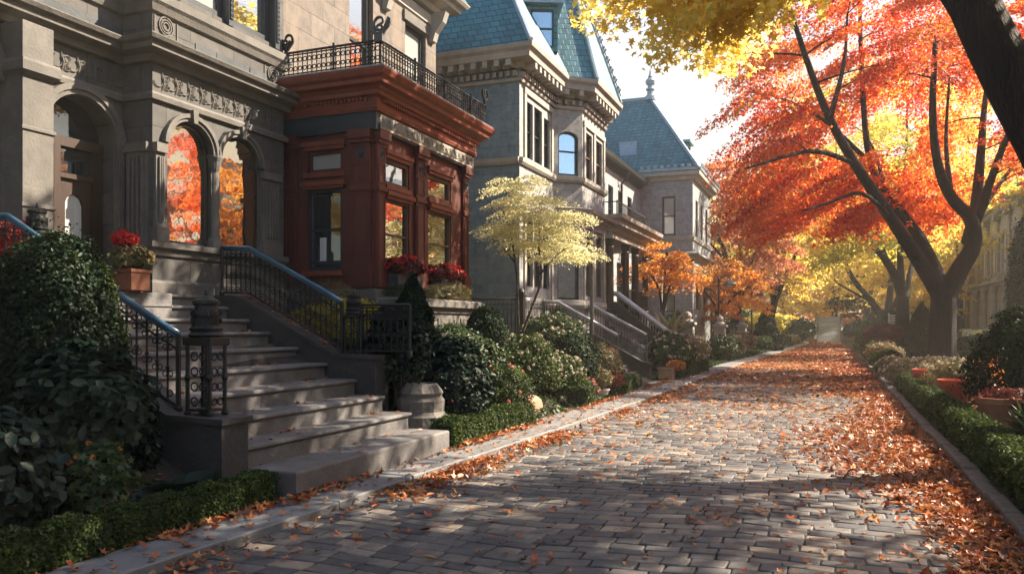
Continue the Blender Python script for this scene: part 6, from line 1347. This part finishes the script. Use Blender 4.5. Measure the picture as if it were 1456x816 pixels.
def hedge(label, pts, wd, h, mat='l_box', dens=5200, ls=.03, z=None, group=None, scal=.55, name='box_hedge', amp=.1):
    """clipped hedge along pts (x, y, z)"""
    P0 = [np.array(p, float) for p in pts]; seg = [np.linalg.norm(P0[i + 1] - P0[i]) for i in range(len(P0) - 1)]; L = sum(seg); cum = np.concatenate([[0], np.cumsum(seg)])
    root = thing(name, label, 'hedge', tuple(P0[0]), group); n = int(dens * L * (2 * h + wd))
    u = rng.uniform(0, L, n); t_ = rng.uniform(0, 2 * h + wd, n); X = np.array([p[0] for p in P0]); Y = np.array([p[1] for p in P0]); Z = np.array([p[2] for p in P0])
    cx_ = np.interp(u, cum, X); cy_ = np.interp(u, cum, Y); cz_ = np.interp(u, cum, Z); dx = (X[-1] - X[0]) / L; dy = (Y[-1] - Y[0]) / L
    off = np.where(t_ < h, -wd / 2, np.where(t_ < h + wd, -wd / 2 + (t_ - h), wd / 2)); zz = np.where(t_ < h, t_, np.where(t_ < h + wd, h, 2 * h + wd - t_))
    nx_ = np.where(t_ < h, -1, np.where(t_ < h + wd, 0, 1)); nz_ = np.where((t_ >= h) & (t_ < h + wd), 1, .15)
    ph = u / scal * 2 * math.pi; bmp = 1 + amp * (np.abs(np.sin(ph / 2)) * 1.6 - 1) + .06 * np.sin(u * 17 + zz * 9) + .05 * np.sin(u * 31 + off * 20)
    rnd_c = np.clip((zz / h - .7) / .3, 0, 1) * np.clip((np.abs(off) / (wd / 2) - .6) / .4, 0, 1); off = off * bmp * (1 - .18 * rnd_c) * rng.uniform(.88, 1.05, n); zz = zz * (.5 + .5 * bmp) * (1 - .12 * rnd_c) * rng.uniform(.93, 1.03, n)
    endf = np.minimum(u, L - u); 
    P = np.stack([cx_ + dy * off * 1.0, cy_ - dx * off, cz_ + zz], 1); Nn = np.stack([dy * nx_, -dx * nx_, nz_], 1) + rng.normal(size=(n, 3)) * .6
    e = int(dens * wd * h); parts_ = [leaves(P, Nn, ls * rng.uniform(.6, 1.35, n), r=clip01(.45 + .12 * np.sin(ph) + rng.normal(0, .2, n)))]
    for (pt, sg) in ((P0[0], -1), (P0[-1], 1)):
        o_ = rng.uniform(-wd / 2, wd / 2, e); z_ = rng.uniform(0, h, e); q_ = rng.uniform(-.03, .03, e)
        Pe = np.stack([pt[0] + dy * o_ + sg * dx * q_, pt[1] - dx * o_ + sg * dy * q_, pt[2] + z_], 1); parts_.append(leaves(Pe, np.stack([np.full(e, sg * dx), np.full(e, sg * dy), np.full(e, .2)], 1) + rng.normal(size=(e, 3)) * .6, ls * rng.uniform(.6, 1.3, e), r=clip01(rng.normal(.42, .2, e))))
    # twiggy core
    cv = []; cf = []
    for i, p in enumerate(P0):
        w2 = wd / 2 * .62
        for (o_, z_) in ((-w2, -.02), (-w2, h * .72), (w2, h * .72), (w2, -.02)): cv.append((p[0] + dy * o_, p[1] - dx * o_, p[2] + z_))
    for i in range(len(P0) - 1):
        for j in range(3): a = i * 4 + j; cf += [(a, a + 1, a + 5), (a, a + 5, a + 4)]
    q_ = (len(P0) - 1) * 4; cf += [(0, 1, 2), (0, 2, 3), (q_, q_ + 1, q_ + 2), (q_, q_ + 2, q_ + 3)]
    parts_.append((np.array(cv), np.array(cf), np.zeros(len(cv)) + .05))
    V_, F_, r_ = join(parts_); np_mesh('foliage', V_, F_, M[mat], root, rnd=r_); return root
def rosette(name, label, cat, c, n, L, mat, tmpl=T_HOSTA, group=None, rise=.5, h=.0, rings=3, w=1.0, flowers=None):
    root = thing(name, label, cat, c, group); P = []; S = []; Nn = []; Z = []
    a = rng.uniform(0, 2 * math.pi, n); el = rng.uniform(.05, 1.2, n) * rise; r0 = rng.uniform(0, .35, n) * L
    d = np.stack([np.cos(a) * np.cos(el), np.sin(a) * np.cos(el), np.sin(el)], 1); Pp = np.array(c) + np.stack([np.cos(a) * r0, np.sin(a) * r0, h + rng.uniform(0, .4, n) * L], 1)
    Nn = np.stack([-np.cos(a) * np.sin(el), -np.sin(a) * np.sin(el), np.cos(el)], 1) + rng.normal(size=(n, 3)) * .15
    V_, F_, r_ = leaves(Pp, Nn, L * rng.uniform(.7, 1.15, n), tmpl, spin=d, r=clip01(rng.normal(.5, .22, n))); np_mesh('leaves', V_, F_, M[mat], root, rnd=r_, smooth=False)
    mb = MB(); 
    for k in range(6): aa = rng.uniform(0, 6.28); mb.tube([(c[0], c[1], c[2] - .03), (c[0] + math.cos(aa) * L * .2, c[1] + math.sin(aa) * L * .2, c[2] + h + L * .25)], [.012, .005], 4)
    mb.build('stems', M['twig'], root); return root
for k, (x, y, rx, ry, h, mt, lb) in enumerate([(-9, 80, 3, 1.2, 3.0, 'l_green', 'tall green thicket left of the distant steps'), (-5, 79.5, 2.4, 1.2, 2.4, 'l_ygreen', 'yellow green thicket nearest the distant steps at left'), (-2.4, 79, 1.1, 1, 1.9, 'l_green', 'dark round thicket touching the left side of distant steps'), (3.2, 79.5, 2.0, 1, 1.9, 'l_green', 'green thicket behind the tall iron fence'), (7, 80, 3, 1.3, 3.0, 'l_ygreen', 'yellow green thicket right of the tall iron fence'), (12.5, 79, 3, 1.4, 3.4, 'l_green', 'tall green thicket at the far right end'), (-14.5, 81, 3.5, 1.4, 3.6, 'l_orange', 'orange thicket at the far left end'), (3.9, 63.5, 1.3, 1.2, 2.2, 'l_green', 'dark green thicket left of the slatted fence')]):
    shrub('thicket', lb, 'bush', (x, y, .1 + (.3 if y > 80.5 else 0)), (rx, ry, h), mt, 6000, .24, nclump=30, lump=.35, group='thickets closing the far end')
# near left corner
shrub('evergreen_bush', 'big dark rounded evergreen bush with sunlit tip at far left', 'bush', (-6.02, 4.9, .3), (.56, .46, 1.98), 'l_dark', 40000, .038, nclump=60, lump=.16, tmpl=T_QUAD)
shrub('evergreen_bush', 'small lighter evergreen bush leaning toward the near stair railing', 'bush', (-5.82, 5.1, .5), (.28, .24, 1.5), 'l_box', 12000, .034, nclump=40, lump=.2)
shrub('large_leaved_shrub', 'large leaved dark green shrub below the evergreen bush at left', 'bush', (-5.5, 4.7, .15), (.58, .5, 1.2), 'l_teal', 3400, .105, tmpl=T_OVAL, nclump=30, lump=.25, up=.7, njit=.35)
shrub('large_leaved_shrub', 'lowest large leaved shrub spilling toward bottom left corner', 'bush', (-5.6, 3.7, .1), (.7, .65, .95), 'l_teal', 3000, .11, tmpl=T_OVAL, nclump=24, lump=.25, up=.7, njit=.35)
shrub('rose_bush', 'upright bush with serrated pale green leaves and rusty tips at lower left', 'bush', (-4.98, 4.35, .1), (.26, .24, .62), 'l_green', 520, .085, tmpl=T_STAR, nclump=12, up=.9, njit=.3, core=0, flowers=('l_orange', 10, .04, .3))
for i, (x, y, n, L, lb) in enumerate([(-4.85, 5.1, 16, .34, 'broad hosta clump with drooping grey green leaves, largest by the cheek wall'), (-4.8, 4.75, 14, .28, 'hosta clump behind middle of the left box hedge'), (-5.05, 5.25, 12, .3, 'hosta clump in shade against the near cheek wall'), (-4.75, 5.5, 12, .2, 'small hosta clump at corner of the lowest step')]):
    rosette('hosta', lb, 'plant', (x, y, .12), n, L, 'l_teal', group='hostas beside the front steps', rise=.6)
hedge('low clipped box hedge along kerb at bottom left', [(-4.62, 2.4, .07), (-4.6, 4.2, .07), (-4.55, 5.72, .07)], .30, .27, dens=9000, ls=.026, scal=.42, amp=.16)
hedge('clipped box hedge past the front steps with rounded end', [(-4.52, 9.12, .08), (-4.42, 11.75, .08)], .36, .34, dens=6000, ls=.03, scal=.5)
hedge('short sunlit box hedge beyond the smaller steps', [(-4.1, 22.6, .08), (-3.95, 27.5, .08)], .4, .35, dens=2200, ls=.045, scal=.8)
mu_ = thing('mushroom', 'brown capped mushroom among leaves behind the left hedge', 'mushroom', (-4.83, 4.32, .12)); mb = MB(); mb.lathe([(.012, 0), (.015, .1), (.06, .1), (.055, .125), (.03, .145), (0, .15)], (-4.83, 4.32, .14), 14); mb.build('cap', M['white_pot'], mu_)
# around and beyond the steps
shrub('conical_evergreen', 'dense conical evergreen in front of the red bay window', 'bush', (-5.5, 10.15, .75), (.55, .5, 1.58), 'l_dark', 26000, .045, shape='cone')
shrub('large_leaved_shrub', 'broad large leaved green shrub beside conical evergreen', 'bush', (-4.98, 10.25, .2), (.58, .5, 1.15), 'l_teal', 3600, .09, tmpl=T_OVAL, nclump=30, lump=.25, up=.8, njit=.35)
shrub('climbing_vine', 'leafy vine covering the short iron garden rail', 'vine', (-5.35, 9.45, .6), (.42, .25, 1.15), 'l_teal', 2000, .08, tmpl=T_OVAL, nclump=30, lump=.35, up=.4, njit=.5)
shrub('round_shrub', 'small round dark shrub behind the pale flowering bushes', 'bush', (-5.55, 12.9, .9), (.36, .36, .95), 'l_dark', 9000, .04, nclump=24)
shrub('flowering_bush', 'sunlit cream flowering bush left of the layered tree', 'bush', (-5.15, 13.75, .25), (.6, .65, 1.05), 'l_box', 9000, .05, nclump=34, lump=.4, flowers=('l_whiteflower', 80, .045, .5))
shrub('flowering_bush', 'pale flowering bush right behind tan boulder', 'bush', (-4.95, 14.8, .2), (.55, .6, .8), 'l_box', 7000, .05, nclump=30, lump=.3, flowers=('l_whiteflower', 110, .055, .4))
shrub('flowering_bush', 'low bush with coral pink flower heads above white pot', 'bush', (-4.82, 11.75, .15), (.42, .6, .78), 'l_box', 7000, .045, nclump=26, lump=.4, flowers=('l_pinkflower', 36, .05, .3))
shrub('dark_shrub', 'dark spreading shrub between boulder and smaller steps', 'bush', (-5.0, 15.9, .15), (.62, .7, 1.15), 'l_dark', 12000, .06, nclump=36, lump=.3, up=.5)
shrub('flowering_bush', 'cream flowering bush leaning over the dark spreading shrub', 'bush', (-5.55, 16.4, .8), (.7, .6, .95), 'l_green', 8000, .055, nclump=30, lump=.4, flowers=('l_whiteflower', 80, .05, .45))
shrub('round_shrub', 'loose yellow green shrub next to the smaller steps', 'bush', (-4.72, 17.3, .1), (.4, .55, 1.0), 'l_olive', 7000, .055, nclump=26, lump=.35)
shrub('round_shrub', 'dark shrub inside the iron fence', 'bush', (-6.1, 18.5, 1.0), (.35, .35, .9), 'l_dark', 5000, .06)
for (x, y, lb) in ((-4.33, 14.55, 'squared clipped box cube right of the tan boulder'), (-4.32, 17.6, 'squared clipped box cube at the foot of the smaller steps'), (-4.3, 18.5, 'second squared box cube by the smaller steps')):
    shrub('box_cube', lb, 'bush', (x, y, .08), (.2, .26, .38), 'l_box', 4200, .04, shape='box', group='clipped box cubes', stems=False)
shrub('ivy_mound', 'low bed of ivy under the red bay planter', 'plant', (-5.9, 12.4, .7), (.7, 1.3, .85), 'l_green', 8000, .06, nclump=40, lump=.3, stems=False, up=.6)
shrub('lawn_shrub', 'sunlit light green bush seen through the far railing', 'bush', (-6.9, 10.4, 1.2), (.75, .35, .75), 'l_ygreen', 6000, .05, nclump=30, lump=.3)
shrub('lavender', 'pale grey lavender mound at the foot of the red bay', 'plant', (-7.2, 10.55, 1.75), (.5, .22, .52), 'l_olive', 4000, .045, tmpl=T_NEEDLE, nclump=20, up=.8, core=0, flowers=None)
# planters and pots with flowers
for (y, lb) in ((11.62, 'red geraniums in window box under left bay window'), (13.15, 'red geraniums in window box under right bay window')):
    wb = thing('window_box', lb.replace('red geraniums in ', '').replace('window box', 'dark window box'), 'window box', (-6.43, y, 2.2), 'window boxes of the red bay'); mb = MB(); mb.box(-6.53, y - .42, 2.2, -6.33, y + .42, 2.4, bev=.01); mb.build('box', M['cheek'], wb)
    shrub('geranium', lb, 'flowers', (-6.42, y, 2.34), (.24, .46, .34), 'l_purple', 1500, .055, tmpl=T_OVAL, nclump=20, flowers=('l_redflower', 60, .055, .45), group='geraniums in the window boxes', stems=False)
shrub('dried_grasses', 'dry tufted plants along the stone planter ledge', 'plants', (-6.32, 13.0, 2.0), (.22, .8, .32), 'l_olive', 3500, .07, tmpl=T_NEEDLE, nclump=40, lump=.3, up=.8, core=0, stems=False)
shrub('dried_grasses', 'green and brown tufted plants at left end of planter ledge', 'plants', (-6.32, 11.5, 2.0), (.2, .55, .24), 'l_green', 2200, .06, tmpl=T_NEEDLE, nclump=30, lump=.3, up=.8, core=0, stems=False)
pot('flower_pot', 'square clay planter on landing beside the arched windows', 'planter', -7.75, 7.32, 2.0, .14, .26, 'clay', square=True)
shrub('potted_plant', 'trailing pale plant with one red chrysanthemum head on landing', 'flowers', (-7.75, 7.32, 2.22), (.22, .22, .3), 'l_olive', 1600, .045, nclump=18, lump=.4)
shrub('chrysanthemum', 'round scarlet chrysanthemum ball above the clay planter', 'flowers', (-7.78, 7.24, 2.5), (.15, .15, .2), 'l_redflower', 1500, .035, nclump=12, lump=.1, stems=True)
pot('flower_pot', 'dark pot behind near railing with crimson flowers', 'pot', -7.9, 5.95, 2.0, .13, .25, 'clay')
shrub('chrysanthemum', 'crimson flower mass at the left edge by the railing', 'flowers', (-7.85, 5.9, 2.22), (.26, .2, .42), 'l_redflower', 2200, .045, nclump=14, lump=.3)
pot('flower_pot', 'small cream pot on ground beside the box hedge', 'pot', -4.62, 9.95, .22, .13, .17, 'white_pot')
shrub('potted_plant', 'spiky grey green plant in small cream pot', 'plant', (-4.62, 9.95, .36), (.26, .24, .28), 'l_teal', 900, .07, tmpl=T_OVAL, nclump=14, up=.5, njit=.6, flowers=('l_redflower', 3, .03, .3))
pot('flower_pot', 'pale bowl shaped pot before the smaller steps', 'pot', -4.42, 16.3, .08, .17, .2, 'white_pot')
shrub('potted_plant', 'bushy green plant in pale bowl shaped pot', 'plant', (-4.42, 16.3, .24), (.24, .26, .42), 'l_olive', 1600, .05, nclump=18)
shrub('geranium', 'bright scarlet geranium right of the pale bowl pot', 'flowers', (-4.35, 16.95, .1), (.2, .22, .48), 'l_green', 900, .05, flowers=('l_redflower', 38, .06, .45))
shrub('geranium', 'small orange red geranium left of the pale bowl pot', 'flowers', (-4.5, 15.55, .08), (.2, .22, .4), 'l_green', 800, .05, flowers=('l_pinkflower', 26, .055, .4))
shrub('geranium', 'red flower spike at the end of box hedge', 'flowers', (-4.6, 11.95, .08), (.14, .14, .32), 'l_green', 500, .045, flowers=('l_redflower', 16, .045, .35))
pot('flower_pot', 'square tan planter at the corner past the smaller steps', 'planter', -4.2, 22.35, .08, .2, .36, 'boulder', square=True)
shrub('chrysanthemum', 'mound of orange flowers beside square tan planter', 'flowers', (-3.98, 22.6, .3), (.24, .24, .3), 'l_orange', 1500, .05, nclump=14)
shrub('hydrangea', 'big pale green hydrangea beyond the square planter', 'bush', (-4.35, 23.9, .2), (.62, .85, 1.1), 'l_box', 7000, .06, nclump=40, lump=.3, flowers=('l_whiteflower', 90, .07, .35), group='hydrangeas past the smaller steps')
shrub('hydrangea', 'second hydrangea with creamy pink heads farther along', 'bush', (-4.45, 25.8, .2), (.6, .95, 1.05), 'l_olive', 7000, .06, nclump=40, lump=.3, flowers=('l_whiteflower', 150, .07, .3), group='hydrangeas past the smaller steps')
shrub('hydrangea', 'third hydrangea with pinkish heads before the gate pier', 'bush', (-4.5, 28.2, .2), (.6, 1.0, 1.0), 'l_olive', 6000, .07, nclump=40, lump=.3, flowers=('l_whiteflower', 150, .08, .3), group='hydrangeas past the smaller steps')
sp_r = rosette('spiky_plant', 'spiky pale green palm like plant above the hydrangeas', 'plant', (-4.95, 27.0, 1.15), 60, 1.0, 'l_palm', tmpl=T_BLADE, rise=.95)
# farther left garden shrubs
fs_ = [(-4.2, 34.8, .7, .9, 1.0, 'l_green', 'rounded green shrub near the slender gate pier'), (-4.1, 37.5, .6, .9, .9, 'l_olive', 'pale olive shrub at the base of the nearer street lamp'), (-4.3, 42.5, .8, 1.4, 1.1, 'l_olive', 'pink tinged olive shrub before the garden wall'), (-5.9, 33.5, .8, .8, 1.6, 'l_dark', 'dark yew mound behind the first gate pier'), (-6.3, 36, .8, .8, 1.9, 'l_dark', 'dark yew mound before the corner house'),
       (-3.7, 49.5, .6, .9, .8, 'l_box', 'bright low shrub beyond the small conifer'), (-3.1, 56, .7, 1.3, .8, 'l_box', 'sunlit low shrub where lane narrows'), (-2.6, 63, .6, 1.5, .7, 'l_olive', 'pale low shrub farther along the narrow lane'), (-2.3, 71, .6, 1.6, 1.2, 'l_green', 'green shrub near the distant steps'), (-6.5, 58, 1.5, 1.5, 2.0, 'l_green', 'green shrub mass before the far brick house'), (-5.5, 74, 1.5, 2, 2.4, 'l_ygreen', 'yellowish shrub left of the distant steps')]
for (x, y, rx, ry, h, mt, lb) in fs_: shrub('garden_shrub', lb, 'bush', (x, y, .1), (rx, ry, h), mt, 4200, .1, nclump=34, lump=.3, group='shrubs of the far left gardens', flowers=('l_whiteflower', 60, .09, .3) if mt == 'l_olive' else None)
shrub('conical_evergreen', 'small dark conical fir at the left edge of the lane', 'tree', (-3.55, 50.5, .1), (1.05, 1.05, 2.55), 'l_dark', 12000, .11, shape='cone')
# right bed
hedge('long low box hedge on stone edging at right', [(1.62, 3.0, .15), (1.6, 9, .15), (1.6, 15.5, .15), (1.62, 20.5, .15)], .38, .36, dens=3600, ls=.034, scal=.7)
shrub('large_dark_shrub', 'large very dark evergreen shrub at right edge', 'bush', (3.15, 13.9, .15), (1.15, 1.25, 1.65), 'l_dark', 26000, .06, nclump=60, lump=.25)
shrub('large_dark_shrub', 'second dark evergreen shrub behind the dark clay pots', 'bush', (3.3, 11.2, .15), (.95, 1.1, 1.25), 'l_dark', 18000, .055, nclump=50, lump=.25)
shrub('purple_shrub', 'deep purple leaved shrub on top of the dark bank at right', 'bush', (4.6, 15.9, .15), (1.1, 1.2, 1.95), 'l_purple', 9000, .08, nclump=50, lump=.3)
pot('flower_pot', 'bright red terracotta pot in the right bed', 'pot', 1.98, 15.6, .17, .25, .5, 'terracotta', 'red pots in the right bed')
pot('flower_pot', 'smaller red terracotta pot behind bright one', 'pot', 1.85, 18.6, .17, .26, .52, 'terracotta', 'red pots in the right bed')
pot('flower_pot', 'shadowed brick red pot left of its pair', 'pot', 2.05, 12.1, .2, .26, .46, 'clay', 'shadowed pots at right')
pot('flower_pot', 'shadowed brick red pot nearest the right edge', 'pot', 2.62, 12.3, .2, .27, .48, 'clay', 'shadowed pots at right')
shrub('flowering_bush', 'olive green flowering bush between the red pots', 'bush', (2.15, 16.9, .15), (.5, .8, .78), 'l_olive', 6000, .05, nclump=34, lump=.4, flowers=('l_whiteflower', 60, .05, .4))
shrub('red_leaved_plant', 'small red orange plant before the dark shrub', 'plant', (2.55, 16.1, .15), (.3, .35, .85), 'l_orange', 1500, .06, nclump=20)
shrub('red_leaved_plant', 'rust red leaves spilling from shadowed pots', 'plant', (2.3, 12.15, .45), (.5, .3, .3), 'l_purple', 1500, .08, nclump=20)
for (x, y, lb) in ((2.15, 9.6, 'strappy leaved plant in front of the shadowed pots'), (2.3, 8.3, 'strappy leaved plant nearest bottom right corner'), (2.2, 10.7, 'strappy leaved plant directly below shadowed pots')):
    rosette('strappy_plant', lb, 'plant', (x, y, .16), 42, .55, 'l_green', tmpl=T_BLADE, group='strappy plants in the right bed', rise=1.0)
shrub('bed_plant', 'low leafy plants near bottom right corner behind hedge', 'plant', (2.35, 6.9, .15), (.6, .9, .5), 'l_green', 4000, .06, nclump=34, lump=.35)
rb = [(1.75, 21.8, .5, .7, .55, 'l_olive', 'olive cushion plant in right bed before the maple'), (2.5, 23.0, .7, .8, .6, 'l_olive', 'pale cushion plant at the foot of the maple'), (1.75, 25.5, .5, .8, .5, 'l_olive', 'low heather cushion left of the maple trunk'), (1.72, 29.5, .45, .9, .5, 'l_box', 'bright green cushion farther along the right edge'), (1.9, 33, .6, 1.2, .75, 'l_olive', 'cream tipped cushion plants beyond the maple'), (1.9, 36.8, .6, 1.3, .7, 'l_box', 'bright cushion plants before purple dome shrub'), (2.9, 27, .9, .8, .45, 'l_olive', 'spreading rusty cushion behind maple trunk'), (2.0, 46, .5, 1.3, .9, 'l_box', 'green shrub beyond the purple dome'), (1.9, 52, .5, 1.3, 1.3, 'l_green', 'upright green shrub farther beyond purple dome'), (4.0, 20.3, .7, .9, .8, 'l_olive', 'dry olive shrub between maple and dark bank'), (5.4, 26, 1.0, 1.2, 1.0, 'l_green', 'green shrub right of the maple trunk'), (6.1, 33, 1.1, 1.3, 1.1, 'l_olive', 'pale shrub before parked car'), (6.0, 37.5, 1.2, 1.4, 1.0, 'l_dark', 'dark clipped mound close to parked car')]
for (x, y, rx, ry, h, mt, lb) in rb: shrub('bed_shrub', lb, 'bush', (x, y, .15), (rx, ry, h), mt, 5200, .07 if y < 30 else .1, nclump=34, lump=.3, group='shrubs of the right bed', flowers=('l_whiteflower', 60, .07, .4) if mt == 'l_olive' else None)
shrub('round_shrub', 'clipped dark green ball at right edge of the lane', 'bush', (1.7, 27.5, .12), (.42, .42, .7), 'l_box', 5000, .05, nclump=60, lump=.06)
shrub('purple_shrub', 'rounded russet purple dome shrub before second tree', 'bush', (2.35, 40.3, .12), (.95, .95, 1.45), 'l_purple', 9000, .08, nclump=50, lump=.12)
shrub('conical_evergreen', 'dark upright evergreen left of the maple trunk', 'bush', (3.35, 35.5, .12), (.95, .95, 2.35), 'l_dark', 12000, .09, shape='cone')
shrub('column_evergreen', 'tall dark columnar evergreen at the right edge before pale terrace', 'tree', (7.8, 39.5, 0), (.8, .8, 5.8), 'l_dark', 15000, .13, nclump=70, lump=.2)
# ------------------------------------------------------------------ ground cover and fallen leaves (nobody could count them)
n = 60000; y = rng.uniform(1, 60, n) ** 1.0; dd = rng.random(n) ** 1.3 * 3.4 + .03; x = kx(KL, y) - np.array([inner(v) for v in y]) - dd
z = np.array([gz(a, b_) for a, b_ in zip(x, y)]) + .02; ok = ~((y > 5.3) & (y < 9.35)) & ~((y > 18.6) & (y < 22.1)); x, y, z = x[ok], y[ok], z[ok]
V_, F_, r_ = leaves(np.stack([x, y, z + rng.uniform(0, .05, len(x))], 1), rng.normal(size=(len(x), 3)) * .6 + (0, 0, 1), (.05 + .0015 * y) * rng.uniform(.6, 1.4, len(x))); tag(np_mesh('ground_cover', V_, F_, M['l_green'], rnd=r_), kind='stuff')
n = 50000; y = rng.uniform(0, 1, n) ** 1.3 * 60 + 1; x = rng.uniform(1.45, 4.7, n)
V_, F_, r_ = leaves(np.stack([x, y, .17 + .03 * np.sin(x * 5 + y * 2) + rng.uniform(0, .06, n)], 1), rng.normal(size=(n, 3)) * .6 + (0, 0, 1), (.055 + .0015 * y) * rng.uniform(.6, 1.4, n)); tag(np_mesh('ground_cover', V_, F_, M['l_green'], rnd=r_), kind='stuff')
LP_ = []
def scatter(x, y, z, size, tmpl, flat_=.28, r=None): LP_.append((x, y, z, size, tmpl, flat_, r))
T_ROLL = (np.array([(0, -.5, .02), (.2, -.18, .14), (.22, .2, .15), (0, .52, .05), (-.2, .2, .13), (-.18, -.2, .12), (0, 0, -.02)]), np.array([(0, 1, 6), (1, 2, 6), (2, 3, 6), (3, 4, 6), (4, 5, 6), (5, 0, 6)]))
def fallen(name, X, Y, Z, size, tmpl, flat_=.3, rr=None):
    n = len(X); size = size * np.clip(rng.lognormal(-.08, .28, n), .4, 1.5)
    if tmpl is T_CURL:
        m_ = rng.random(n) < .4; P = np.stack([X, Y, Z], 1); Nn = rng.normal(size=(n, 3)) * flat_ + (0, 0, 1); rr = clip01(rng.normal(.5, .28, n)) if rr is None else rr
        V_, F_, r_ = join([leaves(P[~m_], Nn[~m_], size[~m_], T_CURL, r=rr[~m_]), leaves(P[m_], Nn[m_], size[m_] * .9, T_ROLL, r=clip01(rr[m_] + rng.normal(0, .2, m_.sum())))])
        return tag(np_mesh(name, V_, F_, M['l_fallen'], rnd=r_), kind='stuff')
    P = np.stack([X, Y, Z], 1); Nn = rng.normal(size=(n, 3)) * flat_ + (0, 0, 1)
    V_, F_, r_ = leaves(P, Nn, size, tmpl, r=rr if rr is not None else clip01(rng.normal(.5, .25, n))); tag(np_mesh(name, V_, F_, M['l_fallen'], rnd=r_), kind='stuff')
T_CURL = (np.array([(0, .5, .10), (-.13, .2, .03), (-.48, .22, .14), (-.2, -.02, .0), (-.34, -.38, .12), (0, -.2, -.01), (.34, -.38, .12), (.2, -.02, .0), (.48, .22, .14), (.13, .2, .03), (0, 0, -.02)]),
          np.array([(0, 1, 10), (1, 2, 10), (2, 3, 10), (3, 4, 10), (4, 5, 10), (5, 6, 10), (6, 7, 10), (7, 8, 10), (8, 9, 10), (9, 0, 10)]))
def road_z(x, y): return .022 + .008 * np.sin(x * 1.7 + .4) * np.sin(y * .8)
# drift along the right edge
n = 11000; y = 2.0 + 18 * rng.random(n) ** .9; w_ = .35 + .45 * np.clip(np.sin(y * .55 + 1) * .5 + .5, 0, 1) + .35 * np.clip(1 - np.abs(y - 10.5) / 4, 0, 1); x = 1.27 - np.abs(rng.normal(size=n)) * w_ * .75; hgt = np.clip(.07 * (1 - (1.27 - x) / (w_ + .01)), 0, .07) * rng.random(n)
fallen('leaf_drift', x, y, road_z(x, y) + .012 + hgt, .085 * rng.uniform(.7, 1.25, n), T_CURL, .45, clip01(rng.normal(.36, .22, n)))
# along the left kerb, both sides
n = 8200; y = 2 + 24 * rng.random(n); k = kx(KL, y); pat = np.clip(np.sin(y * 1.9) + np.sin(y * .7 + 2) + .5, .1, 2); keep = rng.random(n) < pat / 1.6; x = k + .03 + np.abs(rng.normal(size=n)) * .22; x, y = x[keep], y[keep]
fallen('leaf_drift', x, y, road_z(x, y) + .01 + rng.random(len(x)) * .035, .08 * rng.uniform(.7, 1.25, len(x)), T_CURL, .45)
n = 2600; y = 2 + 24 * rng.random(n); k = kx(KL, y) - np.array([inner(v) for v in y]); x = k + np.abs(rng.normal(size=n)) * .09 - .01; keep = rng.random(n) < np.clip(np.sin(y * 1.3 + .5) + .6, .08, 1); x, y = x[keep], y[keep]
fallen('leaf_drift', x, y, .095 + rng.random(len(x)) * .03, .075 * rng.uniform(.7, 1.25, len(x)), T_CURL, .45, clip01(rng.normal(.45, .22, len(x))))
# scattered over the setts, thicker where the lane recedes
n = 4600; y = 2 + 15 * rng.random(n); x = rng.uniform(-3.9, 1.2, n); cl_ = np.sin(x * 2.1 + y * 1.3) + np.sin(x * 4.7 - y * 2.9) ; keep = rng.random(n) < np.where(cl_ > .8, .8, .13 + .02 * y); x, y = x[keep], y[keep]
fallen('fallen_leaves', x, y, road_z(x, y) + .012, .075 * rng.uniform(.6, 1.25, len(x)), T_CURL, .25)
n = 62000; y = 9 + 68 * rng.random(n) ** 1.25; k = kx(KL, y); kr = kx(KR, y); x = k + (kr - k) * rng.random(n); keep = rng.random(n) < np.clip((y - 10) / 22, 0, 1) ** 1.2 * (.6 + .3 * np.sin(y * .9 + x)); x, y = x[keep], y[keep]
fallen('fallen_leaves', x, y, road_z(x, y) + .014, (.085 + .0016 * y) * rng.uniform(.6, 1.25, len(x)), T_QUAD, .25, clip01(rng.normal(.4, .24, len(x)) + .35 * np.clip((44 - y) / 18, 0, 1)))  # nearer leaves paler: the sunlit stretch of lane is put into their colour
n = 14000; y = 19 + 45 * rng.random(n); x = 1.25 - np.abs(rng.normal(size=n)) * .75; fallen('fallen_leaves', x, y, road_z(x, y) + .016 + rng.random(n) * .02, .12 * rng.uniform(.7, 1.25, n), T_QUAD, .35, clip01(rng.normal(.35, .2, n)))
# on the footway and steps
n = 700; y = 2 + 26 * rng.random(n); k = kx(KL, y); x = k - rng.random(n) * .5; fallen('fallen_leaves', x, y, np.full(n, .1), .07 * rng.uniform(.6, 1.2, n), T_CURL, .25)
X = []; Y = []; Z = []
for i in range(10):
    for _ in range(26 if i < 7 else 12):
        xb = noses[i + 1] if i < 9 else -8.4; t_ = rng.random() ** 2; X.append(xb + .03 + t_ * (noses[i] - xb - .05)); Y.append(rng.uniform(6.0, 8.9)); Z.append(zt[i] + .012)
for _ in range(160):
    t_ = rng.random(); X.append(-6.0 - t_ * 1.6); Y.append(rng.uniform(8.95, 9.3)); Z.append(1.24 + t_ * .8 + .03)
for _ in range(500): X.append(rng.uniform(-4.72, -4.36)); Y.append(rng.uniform(9.05, 12)); Z.append(.1)
for _ in range(700): a = rng.uniform(-5.3, -4.6); b_ = rng.uniform(2.4, 5.3); X.append(a); Y.append(b_); Z.append(gz(a, b_) + .05)
for _ in range(120): X.append(rng.uniform(-5.2, -4.75)); Y.append(rng.uniform(9.2, 9.6)); Z.append(.86 if False else .3)
X, Y, Z = map(np.array, (X, Y, Z)); fallen('fallen_leaves', X, Y, Z, .065 * rng.uniform(.6, 1.2, len(X)), T_CURL, .3)
n = 5000; x = rng.uniform(1.4, 4.6, n); y = rng.uniform(3, 40, n); fallen('fallen_leaves', x, y, .24 + rng.random(n) * .05, .08 * rng.uniform(.6, 1.2, n), T_QUAD, .4)
